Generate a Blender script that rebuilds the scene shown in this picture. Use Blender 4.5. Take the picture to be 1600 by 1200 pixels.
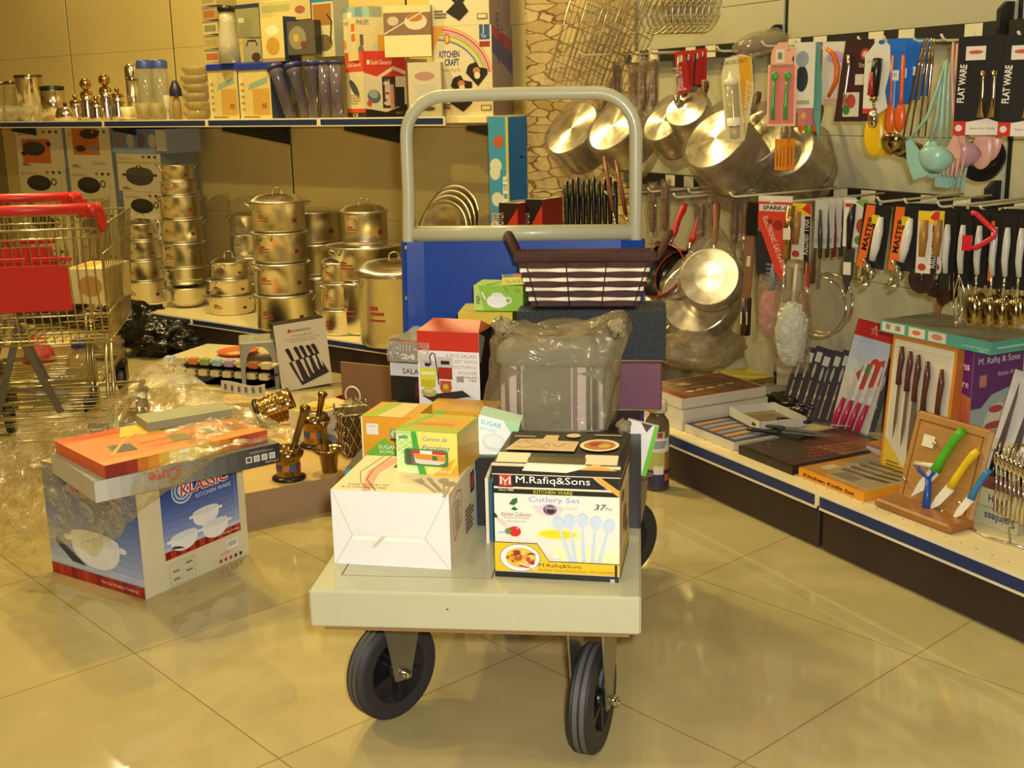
import bpy, math, random
from mathutils import Vector as V, Matrix as Mx
for o in list(bpy.data.objects): bpy.data.objects.remove(o)
SC = bpy.context.scene; COL = SC.collection
rnd = random.Random(7)
PI = math.pi
def R(d): return math.radians(d)

# ------------------------------------------------------------ camera, light, exposure
F = 1850.0; PITCH = R(13.45); ROLL = R(1.2); H = 1.17      # focal length in px of a 1600 px wide frame
CAM = V((0, 0, H))
_f = V((0, math.cos(PITCH), -math.sin(PITCH))); _x = V((1, 0, 0)); _d = _f.cross(_x)
CX = math.cos(ROLL)*_x + math.sin(ROLL)*_d; CY = -math.sin(ROLL)*_x + math.cos(ROLL)*_d; CZ = _f
cd = bpy.data.cameras.new('camera'); cam = bpy.data.objects.new('camera', cd); COL.objects.link(cam)
cd.sensor_width = 36; cd.lens = F/1600*36; cd.clip_start = .05; cd.clip_end = 60
cam.matrix_world = Mx(((CX.x, -CY.x, -CZ.x, 0), (CX.y, -CY.y, -CZ.y, 0), (CX.z, -CY.z, -CZ.z, H), (0, 0, 0, 1)))
SC.camera = cam
SC.view_settings.view_transform = 'Standard'; SC.view_settings.look = 'None'; SC.view_settings.gamma = 1
SC.view_settings.use_curve_mapping = False
SC.view_settings.exposure = 0.0
w = bpy.data.worlds.new('world'); SC.world = w; w.use_nodes = True
w.node_tree.nodes['Background'].inputs[0].default_value = (1, .88, .62, 1)
w.node_tree.nodes['Background'].inputs[1].default_value = .14
def area(name, loc, to, size, power, col, sy=None):
    l = bpy.data.lights.new(name, 'AREA'); l.energy = power; l.color = col; l.size = size
    if sy: l.shape = 'RECTANGLE'; l.size_y = sy
    o = bpy.data.objects.new(name, l); COL.objects.link(o); o.location = loc
    o.rotation_euler = (V(to)-V(loc)).to_track_quat('-Z', 'Y').to_euler()
    return o
WARM = (1, .87, .50)
CEIL = 3.0
for i, (x, y) in enumerate([(-2.6, 3.2), (-.6, 4.2), (-.9, 1.5), (1.0, .8), (-1.6, 5.0), (.5, 2.9), (-2.6, .4), (.6, -1.6), (-1.2, -1.6)]):
    area('ceiling_lamp_light', (x, y, CEIL-.06), (x, y, 0), .14, (46, 37, 9, 7, 47, 6, 7, 7, 7)[i], (1, .80, .32) if i in (0, 1, 4) else WARM)
dl = area('ceiling_downlight', (-2.56, 7.0, 2.94), (-2.4, 6.0, 0), .10, 16, (1, .86, .5)); dl.data.shape = 'DISK'
fl = area('camera_flash', (.05, -.02, H+.07), (.15, 3, .55), .05, 50, (1, .97, .93))

# ------------------------------------------------------------ picture rays onto real planes
def ray(px, py): return CX*((px-800)/F) + CY*((py-600)/F) + CZ
def on_z(px, py, z=0.0):
    r = ray(px, py); return CAM + r*((z-H)/r.z)
def on_p(px, py, p, n):
    r = ray(px, py); return CAM + r*((p-CAM).dot(n)/r.dot(n))
def at_d(px, py, d):               # point at optical depth d
    return CAM + ray(px, py)*d
def fr(p, x, y, z):                # frame from origin and axes
    return Mx(((x[0], y[0], z[0], p[0]), (x[1], y[1], z[1], p[1]), (x[2], y[2], z[2], p[2]), (0, 0, 0, 1)))
def yaw(p, q, dz=0.0):             # X runs p->q on the level, Y away from the camera, Z up
    x = (q-p); x.z = 0; x.normalize(); return fr(p, x, V((-x.y, x.x, 0)), V((0, 0, 1)))
def T(x, y, z): return Mx.Translation((x, y, z))
def RX(a): return Mx.Rotation(R(a), 4, 'X')
def RY(a): return Mx.Rotation(R(a), 4, 'Y')
def RZ(a): return Mx.Rotation(R(a), 4, 'Z')
# right gondola frame (s along the wall, dep into the shelf) and left gondola frame
AR = on_z(1050, 751); BR = on_z(1596, 1007); dR = (BR-AR).normalized(); nR = V((-dR.y, dR.x, 0))
AL = on_z(188, 480, .158); BL = on_z(566, 535, .158); AL.z = BL.z = 0; dL = (BL-AL).normalized(); nL = V((-dL.y, dL.x, 0))
UP = V((0, 0, 1))
def rp(s, dep, z): return AR + dR*s + nR*dep + UP*z
def lp(s, dep, z): return AL + dL*s + nL*dep + UP*z
def RF(s, dep, z): return fr(rp(s, dep, z), dR, nR, UP)
def LF(s, dep, z): return fr(lp(s, dep, z), dL, nL, UP)
def rs(px, py, dep):
    q = on_p(px, py, AR+nR*dep, nR); return (q-AR).dot(dR), q.z
def ls(px, py, dep):
    q = on_p(px, py, AL+nL*dep, nL); return (q-AL).dot(dL), q.z

# ------------------------------------------------------------ materials
_m = {}
def lin(h):
    c = [int(h[i:i+2], 16)/255 for i in (0, 2, 4)]
    return tuple((x/12.92 if x <= .04045 else ((x+.055)/1.055)**2.4) for x in c)
def mat(h, rough=.5, metal=0.0, noise=.06, scale=30, bump=0.0, bscale=60, coat=0.0, trans=0.0, alpha=1.0, aniso=None, emit=0.0, stretch=None, spec=.5):
    key = (h, rough, metal, noise, scale, bump, bscale, coat, trans, alpha, emit, stretch, spec)
    if key in _m: return _m[key]
    m = bpy.data.materials.new('mat_'+h); m.use_nodes = True; nt = m.node_tree; b = nt.nodes['Principled BSDF']
    c = lin(h)
    tc = nt.nodes.new('ShaderNodeTexCoord'); src = tc.outputs['Object']
    if stretch:
        mp = nt.nodes.new('ShaderNodeMapping'); mp.inputs['Scale'].default_value = stretch
        nt.links.new(src, mp.inputs[0]); src = mp.outputs[0]
    nz = nt.nodes.new('ShaderNodeTexNoise'); nz.inputs['Scale'].default_value = scale; nt.links.new(src, nz.inputs['Vector'])
    cr = nt.nodes.new('ShaderNodeMix'); cr.data_type = 'RGBA'
    cr.inputs[6].default_value = tuple(max(0, x*(1-noise)) for x in c)+(1,)
    cr.inputs[7].default_value = tuple(min(1, x*(1+noise)) for x in c)+(1,)
    nt.links.new(nz.outputs[0], cr.inputs[0]); nt.links.new(cr.outputs[2], b.inputs['Base Color'])
    b.inputs['Roughness'].default_value = rough; b.inputs['Metallic'].default_value = metal
    b.inputs['Coat Weight'].default_value = coat; b.inputs['Coat Roughness'].default_value = .08
    b.inputs['Transmission Weight'].default_value = trans; b.inputs['Alpha'].default_value = alpha
    b.inputs['Specular IOR Level'].default_value = spec
    if emit:
        b.inputs['Emission Color'].default_value = c+(1,); b.inputs['Emission Strength'].default_value = emit
    if bump:
        n2 = nt.nodes.new('ShaderNodeTexNoise'); n2.inputs['Scale'].default_value = bscale; nt.links.new(src, n2.inputs['Vector'])
        bp = nt.nodes.new('ShaderNodeBump'); bp.inputs['Strength'].default_value = bump; bp.inputs['Distance'].default_value = .01
        nt.links.new(n2.outputs[0], bp.inputs['Height']); nt.links.new(bp.outputs[0], b.inputs['Normal'])
    _m[key] = m; return m
def P(h): return mat(h, .42, noise=.03)                     # print on card
def PL(h, r=.3): return mat(h, r, noise=.02)               # plastic
STEEL = mat('d8cdb8', .16, 1, noise=.08, scale=6, bump=.06, bscale=9, stretch=(14, 14, .6))
STEELB = mat('d6ccb8', .28, 1, noise=.1, scale=20)
CHROME = mat('e2dccf', .1, 1)
GOLD = mat('bb9758', .16, 1, noise=.2, scale=14)
BRASS = mat('93774c', .2, 1, noise=.25, scale=14)
BLK = mat('17150f', .3); DARK = mat('2a211c', .5); WIRE = mat('b9ad93', .25, 1)
def film(h='efe6cc', dens=.22, rough=.12, bump=.6, bs=18, tint=.93, gl_=(.40, .03)):   # clear crinkled plastic
    key = ('film', h, dens, rough, bump, bs, tint, gl_)
    if key in _m: return _m[key]
    m = bpy.data.materials.new('clear_film_'+h); m.use_nodes = True; nt = m.node_tree
    for n in list(nt.nodes): nt.nodes.remove(n)
    out = nt.nodes.new('ShaderNodeOutputMaterial'); c = lin(h)
    tr = nt.nodes.new('ShaderNodeBsdfTransparent'); tr.inputs[0].default_value = tuple(min(1, tint*(.8+.2*x)) for x in c)+(1,)
    gl = nt.nodes.new('ShaderNodeBsdfGlossy'); gl.inputs['Roughness'].default_value = rough; gl.inputs[0].default_value = (1, 1, 1, 1)
    df = nt.nodes.new('ShaderNodeBsdfDiffuse'); df.inputs[0].default_value = c+(1,)
    tc = nt.nodes.new('ShaderNodeTexCoord'); nz = nt.nodes.new('ShaderNodeTexNoise'); nz.inputs['Scale'].default_value = bs; nz.inputs['Detail'].default_value = 5
    nz.inputs['Distortion'].default_value = 1.5
    nt.links.new(tc.outputs['Object'], nz.inputs['Vector'])
    bp = nt.nodes.new('ShaderNodeBump'); bp.inputs['Strength'].default_value = bump; bp.inputs['Distance'].default_value = .03
    nt.links.new(nz.outputs[0], bp.inputs['Height'])
    nt.links.new(bp.outputs[0], gl.inputs['Normal']); nt.links.new(bp.outputs[0], df.inputs['Normal'])
    lw = nt.nodes.new('ShaderNodeLayerWeight'); lw.inputs[0].default_value = .25; nt.links.new(bp.outputs[0], lw.inputs['Normal'])
    a = nt.nodes.new('ShaderNodeMixShader'); b = nt.nodes.new('ShaderNodeMixShader')
    a.inputs[0].default_value = dens; nt.links.new(tr.outputs[0], a.inputs[1]); nt.links.new(df.outputs[0], a.inputs[2])
    mt = nt.nodes.new('ShaderNodeMath'); mt.operation = 'MULTIPLY_ADD'; mt.inputs[1].default_value = gl_[0]; mt.inputs[2].default_value = gl_[1]
    nt.links.new(lw.outputs['Fresnel'], mt.inputs[0]); nt.links.new(mt.outputs[0], b.inputs[0])
    nt.links.new(a.outputs[0], b.inputs[1]); nt.links.new(gl.outputs[0], b.inputs[2]); nt.links.new(b.outputs[0], out.inputs[0])
    _m[key] = m; return m
FILM = film(); FILMY = film('d8c48c', .30, .14, .8, 14); FILMT = film('bfa97c', .5, .2, .7, 12)

# ------------------------------------------------------------ mesh collector
class MB:
    def __init__(s, M=None): s.v = []; s.f = []; s.m = []; s.sm = []; s.mats = []; s.M = M
    def mi(s, m):
        if m not in s.mats: s.mats.append(m)
        return s.mats.index(m)
    def add(s, vs, fs, m, smooth=False, M=None):
        b = len(s.v); k = s.mi(m)
        for p in vs:
            p = V(p)
            if M is not None: p = M @ p
            if s.M is not None: p = s.M @ p
            s.v.append(p)
        for f in fs: s.f.append([b+i for i in f]); s.m.append(k); s.sm.append(smooth)
        return s
    def box(s, x0, y0, z0, x1, y1, z1, m, M=None, ms=None):
        vs = [(x, y, z) for z in (z0, z1) for y in (y0, y1) for x in (x0, x1)]
        fs = [(0, 2, 3, 1), (4, 5, 7, 6), (0, 1, 5, 4), (2, 6, 7, 3), (0, 4, 6, 2), (1, 3, 7, 5)]  # bottom top front back left right
        if ms:
            for k, f in enumerate(fs): s.add([vs[i] for i in f], [(0, 1, 2, 3)], ms.get('btfklr'[k], m), M=M)
            return s
        return s.add(vs, fs, m, M=M)
    def cbox(s, x0, y0, z0, x1, y1, z1, m, c=.003, M=None):
        r = []
        for (z, i) in ((z0, c), (z0+c, 0), (z1-c, 0), (z1, c)):
            cc = c if i == 0 else c*2
            r.append([(x0+cc, y0+i, z), (x1-cc, y0+i, z), (x1-i, y0+cc, z), (x1-i, y1-cc, z), (x1-cc, y1-i, z), (x0+cc, y1-i, z), (x0+i, y1-cc, z), (x0+i, y0+cc, z)])
        vs = sum(r, []); fs = [tuple(range(7, -1, -1)), tuple(range(24, 32))]
        for k in range(3):
            for i in range(8): j = (i+1) % 8; fs.append((k*8+i, k*8+j, k*8+8+j, k*8+8+i))
        return s.add(vs, fs, m, M=M)
    def lathe(s, prof, m, n=28, M=None, smooth=True, a0=0, a1=360):
        vs = []; fs = []; full = abs(a1-a0) >= 360; k = n if full else n+1
        for r, z in prof:
            for i in range(k):
                a = R(a0+(a1-a0)*i/n); vs.append((r*math.cos(a), r*math.sin(a), z))
        for j in range(len(prof)-1):
            for i in range(n):
                i2 = (i+1) % k if full else i+1
                q = (j*k+i, j*k+i2, (j+1)*k+i2, (j+1)*k+i)
                if prof[j][0] < 1e-6: q = (q[0], q[2], q[3])
                elif prof[j+1][0] < 1e-6: q = (q[0], q[1], q[2])
                fs.append(q)
        return s.add(vs, fs, m, smooth, M)
    def tube(s, pts, r, m, n=8, closed=False, M=None, flat=None):
        pts = [V(p) for p in pts]; N = len(pts)
        if not isinstance(r, (list, tuple)): r = [r]*N
        vs = []; fs = []; up = None
        for i, p in enumerate(pts):
            a = pts[(i-1) % N] if (closed or i > 0) else p
            b = pts[(i+1) % N] if (closed or i < N-1) else p
            t = (b-a).normalized() if (b-a).length > 1e-9 else V((0, 0, 1))
            if up is None:
                up = V((0, 0, 1)) if abs(t.z) < .9 else V((1, 0, 0))
            up = (up-t*up.dot(t)).normalized(); sd = t.cross(up)
            for k in range(n):
                an = 2*PI*k/n
                vs.append(p+(up*math.cos(an)*(flat or 1)+sd*math.sin(an))*r[i])
        for i in range(N if closed else N-1):
            for k in range(n):
                k2 = (k+1) % n; j = (i+1) % N
                fs.append((i*n+k, i*n+k2, j*n+k2, j*n+k))
        if not closed: fs.append(tuple(range(n-1, -1, -1))); fs.append(tuple((N-1)*n+k for k in range(n)))
        return s.add(vs, fs, m, n > 4, M)
    def cyl(s, p, q, r, m, n=16, r2=None, M=None): return s.tube([p, q], [r, r if r2 is None else r2], m, n, M=M)
    def sheet(s, fn, nu, nv, m, smooth=True, M=None, closeu=False):
        vs = [fn(i/nu, j/nv) for j in range(nv+1) for i in range(nu+1)]
        fs = [(j*(nu+1)+i, j*(nu+1)+i+1, (j+1)*(nu+1)+i+1, (j+1)*(nu+1)+i) for j in range(nv) for i in range(nu)]
        return s.add(vs, fs, m, smooth, M)
    def prism(s, poly, h, m, M=None, z0=0.0, side=None, smooth=False):
        n = len(poly); vs = [(x, y, z0) for x, y in poly]+[(x, y, z0+h) for x, y in poly]
        s.add(vs, [tuple(range(n-1, -1, -1)), tuple(range(n, 2*n))], m, M=M)
        return s.add(vs, [(i, (i+1) % n, n+(i+1) % n, n+i) for i in range(n)], side or m, smooth, M)
    def ell(s, c, r, m, nu=16, nv=10, M=None):
        pr = [(math.sin(PI*j/nv), -math.cos(PI*j/nv)) for j in range(nv+1)]
        pr[0] = (0, -1); pr[-1] = (0, 1)
        return s.lathe(pr, m, nu, (M or Mx())@T(*c)@Mx.Diagonal((r[0], r[1], r[2], 1)))
    def build(s, name, parent=None, M=None):
        me = bpy.data.meshes.new(name); me.from_pydata(s.v, [], s.f)
        for m in s.mats: me.materials.append(m)
        me.polygons.foreach_set('material_index', s.m); me.polygons.foreach_set('use_smooth', s.sm); me.update()
        o = bpy.data.objects.new(name, me); COL.objects.link(o)
        if parent: o.parent = parent
        if M is not None:
            if parent: o.matrix_local = M
            else: o.matrix_world = M
        return o
def tag(o, label, cat, group=None, kind=None):
    o['label'] = label; o['category'] = cat
    if group: o['group'] = group
    if kind: o['kind'] = kind
    return o
def thing(name, M, label, cat, group=None):
    o = bpy.data.objects.new(name, None); o.empty_display_size = .05; COL.objects.link(o); o.matrix_world = M
    return tag(o, label, cat, group)
def one(name, mb, M, label, cat, group=None): return tag(mb.build(name, None, M), label, cat, group)
def struct(name, mb, M=None):
    o = mb.build(name, None, M); o['kind'] = 'structure'; return o
def dup(o, M, label=None, parent=None):
    c = o.copy(); COL.objects.link(c)
    if parent: c.parent = parent; c.matrix_local = o.matrix_local.copy()
    else: c.matrix_world = M
    if label: c['label'] = label
    for ch in [x for x in SRC.get(o.name, [])]: dup(ch, None, None, c)
    return c
SRC = {}
def src(root):                      # remember the children of a thing that will be copied
    def rec(o):
        SRC[o.name] = [x for x in bpy.data.objects if x.parent == o]
        for x in SRC[o.name]: rec(x)
    rec(root); return root

# ------------------------------------------------------------ lettering and print
_t = {}
def glyphs(txt, bold=0.0):
    k = (txt, bold)
    if k not in _t:
        c = bpy.data.curves.new('lettering', 'FONT'); c.body = txt; c.resolution_u = 2; c.offset = bold
        o = bpy.data.objects.new('lettering', c); me = bpy.data.meshes.new_from_object(o)
        vs = [tuple(v.co) for v in me.vertices]; fs = [tuple(p.vertices) for p in me.polygons]
        bpy.data.objects.remove(o); bpy.data.curves.remove(c); bpy.data.meshes.remove(me)
        if vs:
            x0 = min(v[0] for v in vs); x1 = max(v[0] for v in vs); y0 = min(v[1] for v in vs); y1 = max(v[1] for v in vs)
        else: x0 = y0 = 0; x1 = y1 = 1
        _t[k] = ([(v[0]-x0, v[1]-y0) for v in vs], fs, x1-x0, y1-y0)
    return _t[k]
class Face:                          # a flat printable face: u right, v up, fractions of W x H
    def __init__(s, mb, o, u, v, W, Hh, lift=.0004):
        s.mb = mb; s.o = V(o); s.u = V(u).normalized(); s.v = V(v).normalized(); s.W = W; s.H = Hh; s.n = s.u.cross(s.v); s.k = lift
    def pt(s, x, y): return s.o+s.u*(x*s.W)+s.v*(y*s.H)+s.n*s.k
    def poly(s, pts, c):
        s.k += .00007; s.mb.add([s.pt(*p) for p in pts], [tuple(range(len(pts)))], P(c) if isinstance(c, str) else c); return s
    def rect(s, x0, y0, x1, y1, c): return s.poly([(x0, y0), (x1, y0), (x1, y1), (x0, y1)], c)
    def ell(s, cx, cy, rx, ry, c, n=20, a0=0, a1=360, rot=0):
        a = [R(a0+(a1-a0)*i/n) for i in range(n if a1-a0 >= 360 else n+1)]
        q = s.W/s.H; cr, sr = math.cos(R(rot)), math.sin(R(rot))
        return s.poly([(cx+(rx*math.cos(t)*cr-ry/q*math.sin(t)*sr), cy+(rx*q*math.cos(t)*sr+ry*math.sin(t)*cr)) for t in a], c)
    def text(s, txt, x, y, h, c, w=None, al='l', rot=0, bold=0.0, shear=0.0, cap=None):   # h = height as a fraction of H, w = width as a fraction of W
        vs, fs, tw, th = glyphs(txt, bold); s.k += .00007
        sy = h*s.H/th; sx = sy if w is None else w*s.W/tw
        ox = {'l': 0, 'c': -tw*sx/2, 'r': -tw*sx}[al]; cr, sr = math.cos(R(rot)), math.sin(R(rot)); out = []
        for a, b in vs:
            X = a*sx+ox+b*sy*shear; Y = b*sy; out.append(s.o+s.u*(x*s.W+X*cr-Y*sr)+s.v*(y*s.H+X*sr+Y*cr)+s.n*s.k)
        s.mb.add(out, fs, P(c) if isinstance(c, str) else c); return s
    def stroke(s, pts, wd, c):       # polyline with width (fraction of W)
        P2 = [V((x*s.W, y*s.H)) for x, y in pts]; hw = wd*s.W/2; L = []; Rr = []
        for i, p in enumerate(P2):
            t = (P2[min(i+1, len(P2)-1)]-P2[max(i-1, 0)]); t = t.normalized() if t.length > 1e-9 else V((1, 0)); n = V((-t.y, t.x))
            L.append(p+n*hw); Rr.append(p-n*hw)
        s.k += .00007; vs = [s.o+s.u*p.x+s.v*p.y+s.n*s.k for p in L+Rr]; N = len(P2)
        s.mb.add(vs, [(i, N+i, N+i+1, i+1) for i in range(N-1)], P(c) if isinstance(c, str) else c); return s
    def lines(s, x0, y0, x1, y1, n, c, fill=.55, seed=1):     # rows of small print
        r = random.Random(seed)
        for i in range(n):
            yy = y1-(y1-y0)*(i+.5)/n; h = (y1-y0)/n*fill/2
            s.rect(x0, yy-h, x0+(x1-x0)*r.uniform(.6, 1), yy+h, c)
        return s
    def bars(s, x0, y0, x1, y1, c='222222', n=14):
        s.rect(x0, y0, x1, y1, 'f2efe4')
        for i in range(n):
            if i % 3 != 1: s.rect(x0+(x1-x0)*(.1+.8*i/n), y0+(y1-y0)*.25, x0+(x1-x0)*(.1+.8*(i+.55)/n), y0+(y1-y0)*.85, c)
        return s
    def spoon(s, x, y, l, rot, c, kind='spoon', wf=1.0):      # cutlery silhouette, x,y = bowl end, l = fraction of H
        cr, sr = math.cos(R(rot)), math.sin(R(rot)); L = l*s.H
        def q(a, b): return ((x*s.W+(a*cr-b*sr)*L)/s.W, (y*s.H+(a*sr+b*cr)*L)/s.H)
        if kind == 'spoon':
            s.poly([q(.11*wf*math.cos(t), -.14+.14*math.sin(t)) for t in [2*PI*i/14 for i in range(14)]], c)
            s.poly([q(-.018, -.26), q(-.04, -.95), q(0, -1), q(.04, -.95), q(.018, -.26)], c)
        elif kind == 'fork':
            for k in range(4): s.poly([q(-.08+.045*k, -.2), q(-.055+.045*k, -.2), q(-.055+.045*k, 0), q(-.08+.045*k, 0)], c)
            s.poly([q(-.08, -.2), q(-.03, -.34), q(-.04, -.97), q(.04, -.97), q(.03, -.34), q(.08, -.2)], c)
        else:
            s.poly([q(-.05, -.5), q(.03, -.5), q(.05, -.12), q(.0, 0), q(-.05, -.1)], c)
            s.poly([q(-.045, -1), q(.045, -1), q(.035, -.5), q(-.05, -.5)], kind)
        return s
    def pot(s, x, y, w, h, c, c2='888888', handle=True):
        s.poly([(x-w/2, y+h*.35)]+[(x-w/2*math.cos(t)*(1), y+h*.1-h*.6*math.sin(t)*.9) for t in [PI*i/10 for i in range(11)]]+[(x+w/2, y+h*.35)], c)
        s.ell(x, y+h*.35, w/2, h*.18, c2)
        if handle:
            for sg in (-1, 1): s.ell(x+sg*w*.56, y+h*.22, w*.09, h*.08, c)
        return s
def faces(mb, w, d, h, x0=0.0, y0=0.0, z0=0.0):
    return dict(f=Face(mb, (x0, y0, z0), (1, 0, 0), (0, 0, 1), w, h), r=Face(mb, (x0+w, y0, z0), (0, 1, 0), (0, 0, 1), d, h),
                l=Face(mb, (x0, y0+d, z0), (0, -1, 0), (0, 0, 1), d, h), t=Face(mb, (x0, y0, z0+h), (1, 0, 0), (0, 1, 0), w, d))
def carton(name, M, w, d, h, cols, art, label, cat='box', group=None, c=.0015, rough=None):
    """a printed carton; cols: colour or dict over b t f k l r"""
    mb = MB()
    if isinstance(cols, str): cols = dict(f=cols)
    base = cols.get('f')
    mb.box(0, 0, 0, w, d, h, P(base), ms={k: P(v) for k, v in cols.items()})
    if art: art(faces(mb, w, d, h))
    return one(name, mb, M, label, cat, group)
# ------------------------------------------------------------ room shell
def floor_mat():
    m = bpy.data.materials.new('polished_beige_tile'); m.use_nodes = True; nt = m.node_tree; b = nt.nodes['Principled BSDF']
    tc = nt.nodes.new('ShaderNodeTexCoord'); mp = nt.nodes.new('ShaderNodeMapping')
    nt.links.new(tc.outputs['Object'], mp.inputs[0])
    br = nt.nodes.new('ShaderNodeTexBrick'); br.offset = 0; br.squash = 1
    br.inputs['Scale'].default_value = 1; br.inputs['Brick Width'].default_value = .6; br.inputs['Row Height'].default_value = .6
    br.inputs['Mortar Size'].default_value = .0016; br.inputs['Mortar Smooth'].default_value = .2
    br.inputs['Color1'].default_value = lin('bdad7a')+(1,); br.inputs['Color2'].default_value = lin('b9a976')+(1,); br.inputs['Mortar'].default_value = lin('94784a')+(1,)
    nt.links.new(mp.outputs[0], br.inputs['Vector'])
    nz = nt.nodes.new('ShaderNodeTexNoise'); nz.inputs['Scale'].default_value = 3.2; nz.inputs['Detail'].default_value = 6; nz.inputs['Distortion'].default_value = 1.2
    nt.links.new(tc.outputs['Object'], nz.inputs['Vector'])
    mx = nt.nodes.new('ShaderNodeMix'); mx.data_type = 'RGBA'; mx.blend_type = 'MULTIPLY'; mx.inputs[0].default_value = 1
    rp_ = nt.nodes.new('ShaderNodeValToRGB'); rp_.color_ramp.elements[0].color = (.86, .84, .78, 1); rp_.color_ramp.elements[1].color = (1.05, 1.05, 1.02, 1)
    rp_.color_ramp.elements[0].position = .3; rp_.color_ramp.elements[1].position = .7
    nt.links.new(nz.outputs[0], rp_.inputs[0]); nt.links.new(br.outputs[0], mx.inputs[6]); nt.links.new(rp_.outputs[0], mx.inputs[7]); nt.links.new(mx.outputs[2], b.inputs['Base Color'])
    n2 = nt.nodes.new('ShaderNodeTexNoise'); n2.inputs['Scale'].default_value = 1.4; nt.links.new(tc.outputs['Object'], n2.inputs['Vector'])
    mr = nt.nodes.new('ShaderNodeMapRange'); mr.inputs[3].default_value = .03; mr.inputs[4].default_value = .09
    nt.links.new(n2.outputs[0], mr.inputs[0]); nt.links.new(mr.outputs[0], b.inputs['Roughness'])
    b.inputs['Specular IOR Level'].default_value = .55
    return m
# object axes follow the diagonal tiles
az = R(-42); e1 = V((math.sin(az), math.cos(az), 0)); e2 = V((math.cos(az), -math.sin(az), 0))
FM = fr(e1*1.157+e2*1.584, e2, e1, UP)
mb = MB(); mb.box(-9, -9, -.05, 9, 9, 0, floor_mat()); struct('floor', mb, FM)
CREAM = mat('cfb974', .45, noise=.05, scale=3); CREAM2 = mat('b5af8e', .45, noise=.04, scale=3)
mb = MB(); mb.box(-6, -5, CEIL, 5, 8, CEIL+.05, mat('d8cdb0', .8)); struct('ceiling', mb)
for nm, (x0, y0, x1, y1), hx in (('wall_back', (-6, -5, 5, -4.9), 'a89468'), ('wall_left', (-6, -5, -5.9, 8), '9c8455'), ('wall_right', (4.9, -5, 5, 8), 'a8976c'), ('wall_far', (-6, 7.9, 5, 8), 'a08a5a')):
    mb = MB(); mb.box(x0, y0, 0, x1, y1, CEIL, mat(hx, .7)); struct(nm, mb)

STRIPE = mat('20305c', .35); KICK = mat('33241d', .5, noise=.1, scale=20); METAL_CREAM = mat('e3d2a0', .4); EDGE = mat('e9dcb4', .35); DKMET = mat('1c1a16', .45)
# ---- stone-papered column between the two gondolas
def stone_mat():
    m = bpy.data.materials.new('stacked_stone_paper'); m.use_nodes = True; nt = m.node_tree; b = nt.nodes['Principled BSDF']
    tc = nt.nodes.new('ShaderNodeTexCoord'); mp = nt.nodes.new('ShaderNodeMapping'); mp.inputs['Scale'].default_value = (8, 8, 24)
    nt.links.new(tc.outputs['Object'], mp.inputs[0])
    nz = nt.nodes.new('ShaderNodeTexNoise'); nz.inputs['Scale'].default_value = .9; nt.links.new(mp.outputs[0], nz.inputs['Vector'])
    ad = nt.nodes.new('ShaderNodeVectorMath'); ad.operation = 'MULTIPLY_ADD'; ad.inputs[1].default_value = (.9, .9, .9)
    nt.links.new(nz.outputs[1], ad.inputs[0]); nt.links.new(mp.outputs[0], ad.inputs[2])
    v1 = nt.nodes.new('ShaderNodeTexVoronoi'); v1.feature = 'DISTANCE_TO_EDGE'; v1.inputs['Scale'].default_value = 1; nt.links.new(ad.outputs[0], v1.inputs['Vector'])
    v2 = nt.nodes.new('ShaderNodeTexVoronoi'); v2.inputs['Scale'].default_value = 1; nt.links.new(ad.outputs[0], v2.inputs['Vector'])
    r1 = nt.nodes.new('ShaderNodeValToRGB'); r1.color_ramp.elements[0].position = .0; r1.color_ramp.elements[0].color = lin('6b4d2a')+(1,)
    r1.color_ramp.elements[1].position = .065; r1.color_ramp.elements[1].color = (1, 1, 1, 1)
    r2 = nt.nodes.new('ShaderNodeValToRGB'); r2.color_ramp.elements[0].color = lin('b8975c')+(1,); r2.color_ramp.elements[1].color = lin('e6cf98')+(1,)
    nt.links.new(v1.outputs[0], r1.inputs[0]); nt.links.new(v2.outputs['Color'], r2.inputs[0])
    n3 = nt.nodes.new('ShaderNodeTexNoise'); n3.inputs['Scale'].default_value = 40; nt.links.new(tc.outputs['Object'], n3.inputs['Vector'])
    r3 = nt.nodes.new('ShaderNodeValToRGB'); r3.color_ramp.elements[0].color = (.7, .66, .6, 1); r3.color_ramp.elements[1].color = (1.1, 1.1, 1.05, 1); nt.links.new(n3.outputs[0], r3.inputs[0])
    m1 = nt.nodes.new('ShaderNodeMix'); m1.data_type = 'RGBA'; m1.blend_type = 'MULTIPLY'; m1.inputs[0].default_value = 1
    m2 = nt.nodes.new('ShaderNodeMix'); m2.data_type = 'RGBA'; m2.blend_type = 'MULTIPLY'; m2.inputs[0].default_value = 1
    nt.links.new(r1.outputs[0], m1.inputs[6]); nt.links.new(r2.outputs[0], m1.inputs[7]); nt.links.new(m1.outputs[2], m2.inputs[6]); nt.links.new(r3.outputs[0], m2.inputs[7])
    nt.links.new(m2.outputs[2], b.inputs['Base Color']); b.inputs['Roughness'].default_value = .5
    return m
mb = MB(); mb.box(2.31, .50, 0, 2.84, .9, CEIL, stone_mat()); struct('wall_column', mb, LF(0, 0, 0))

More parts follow.
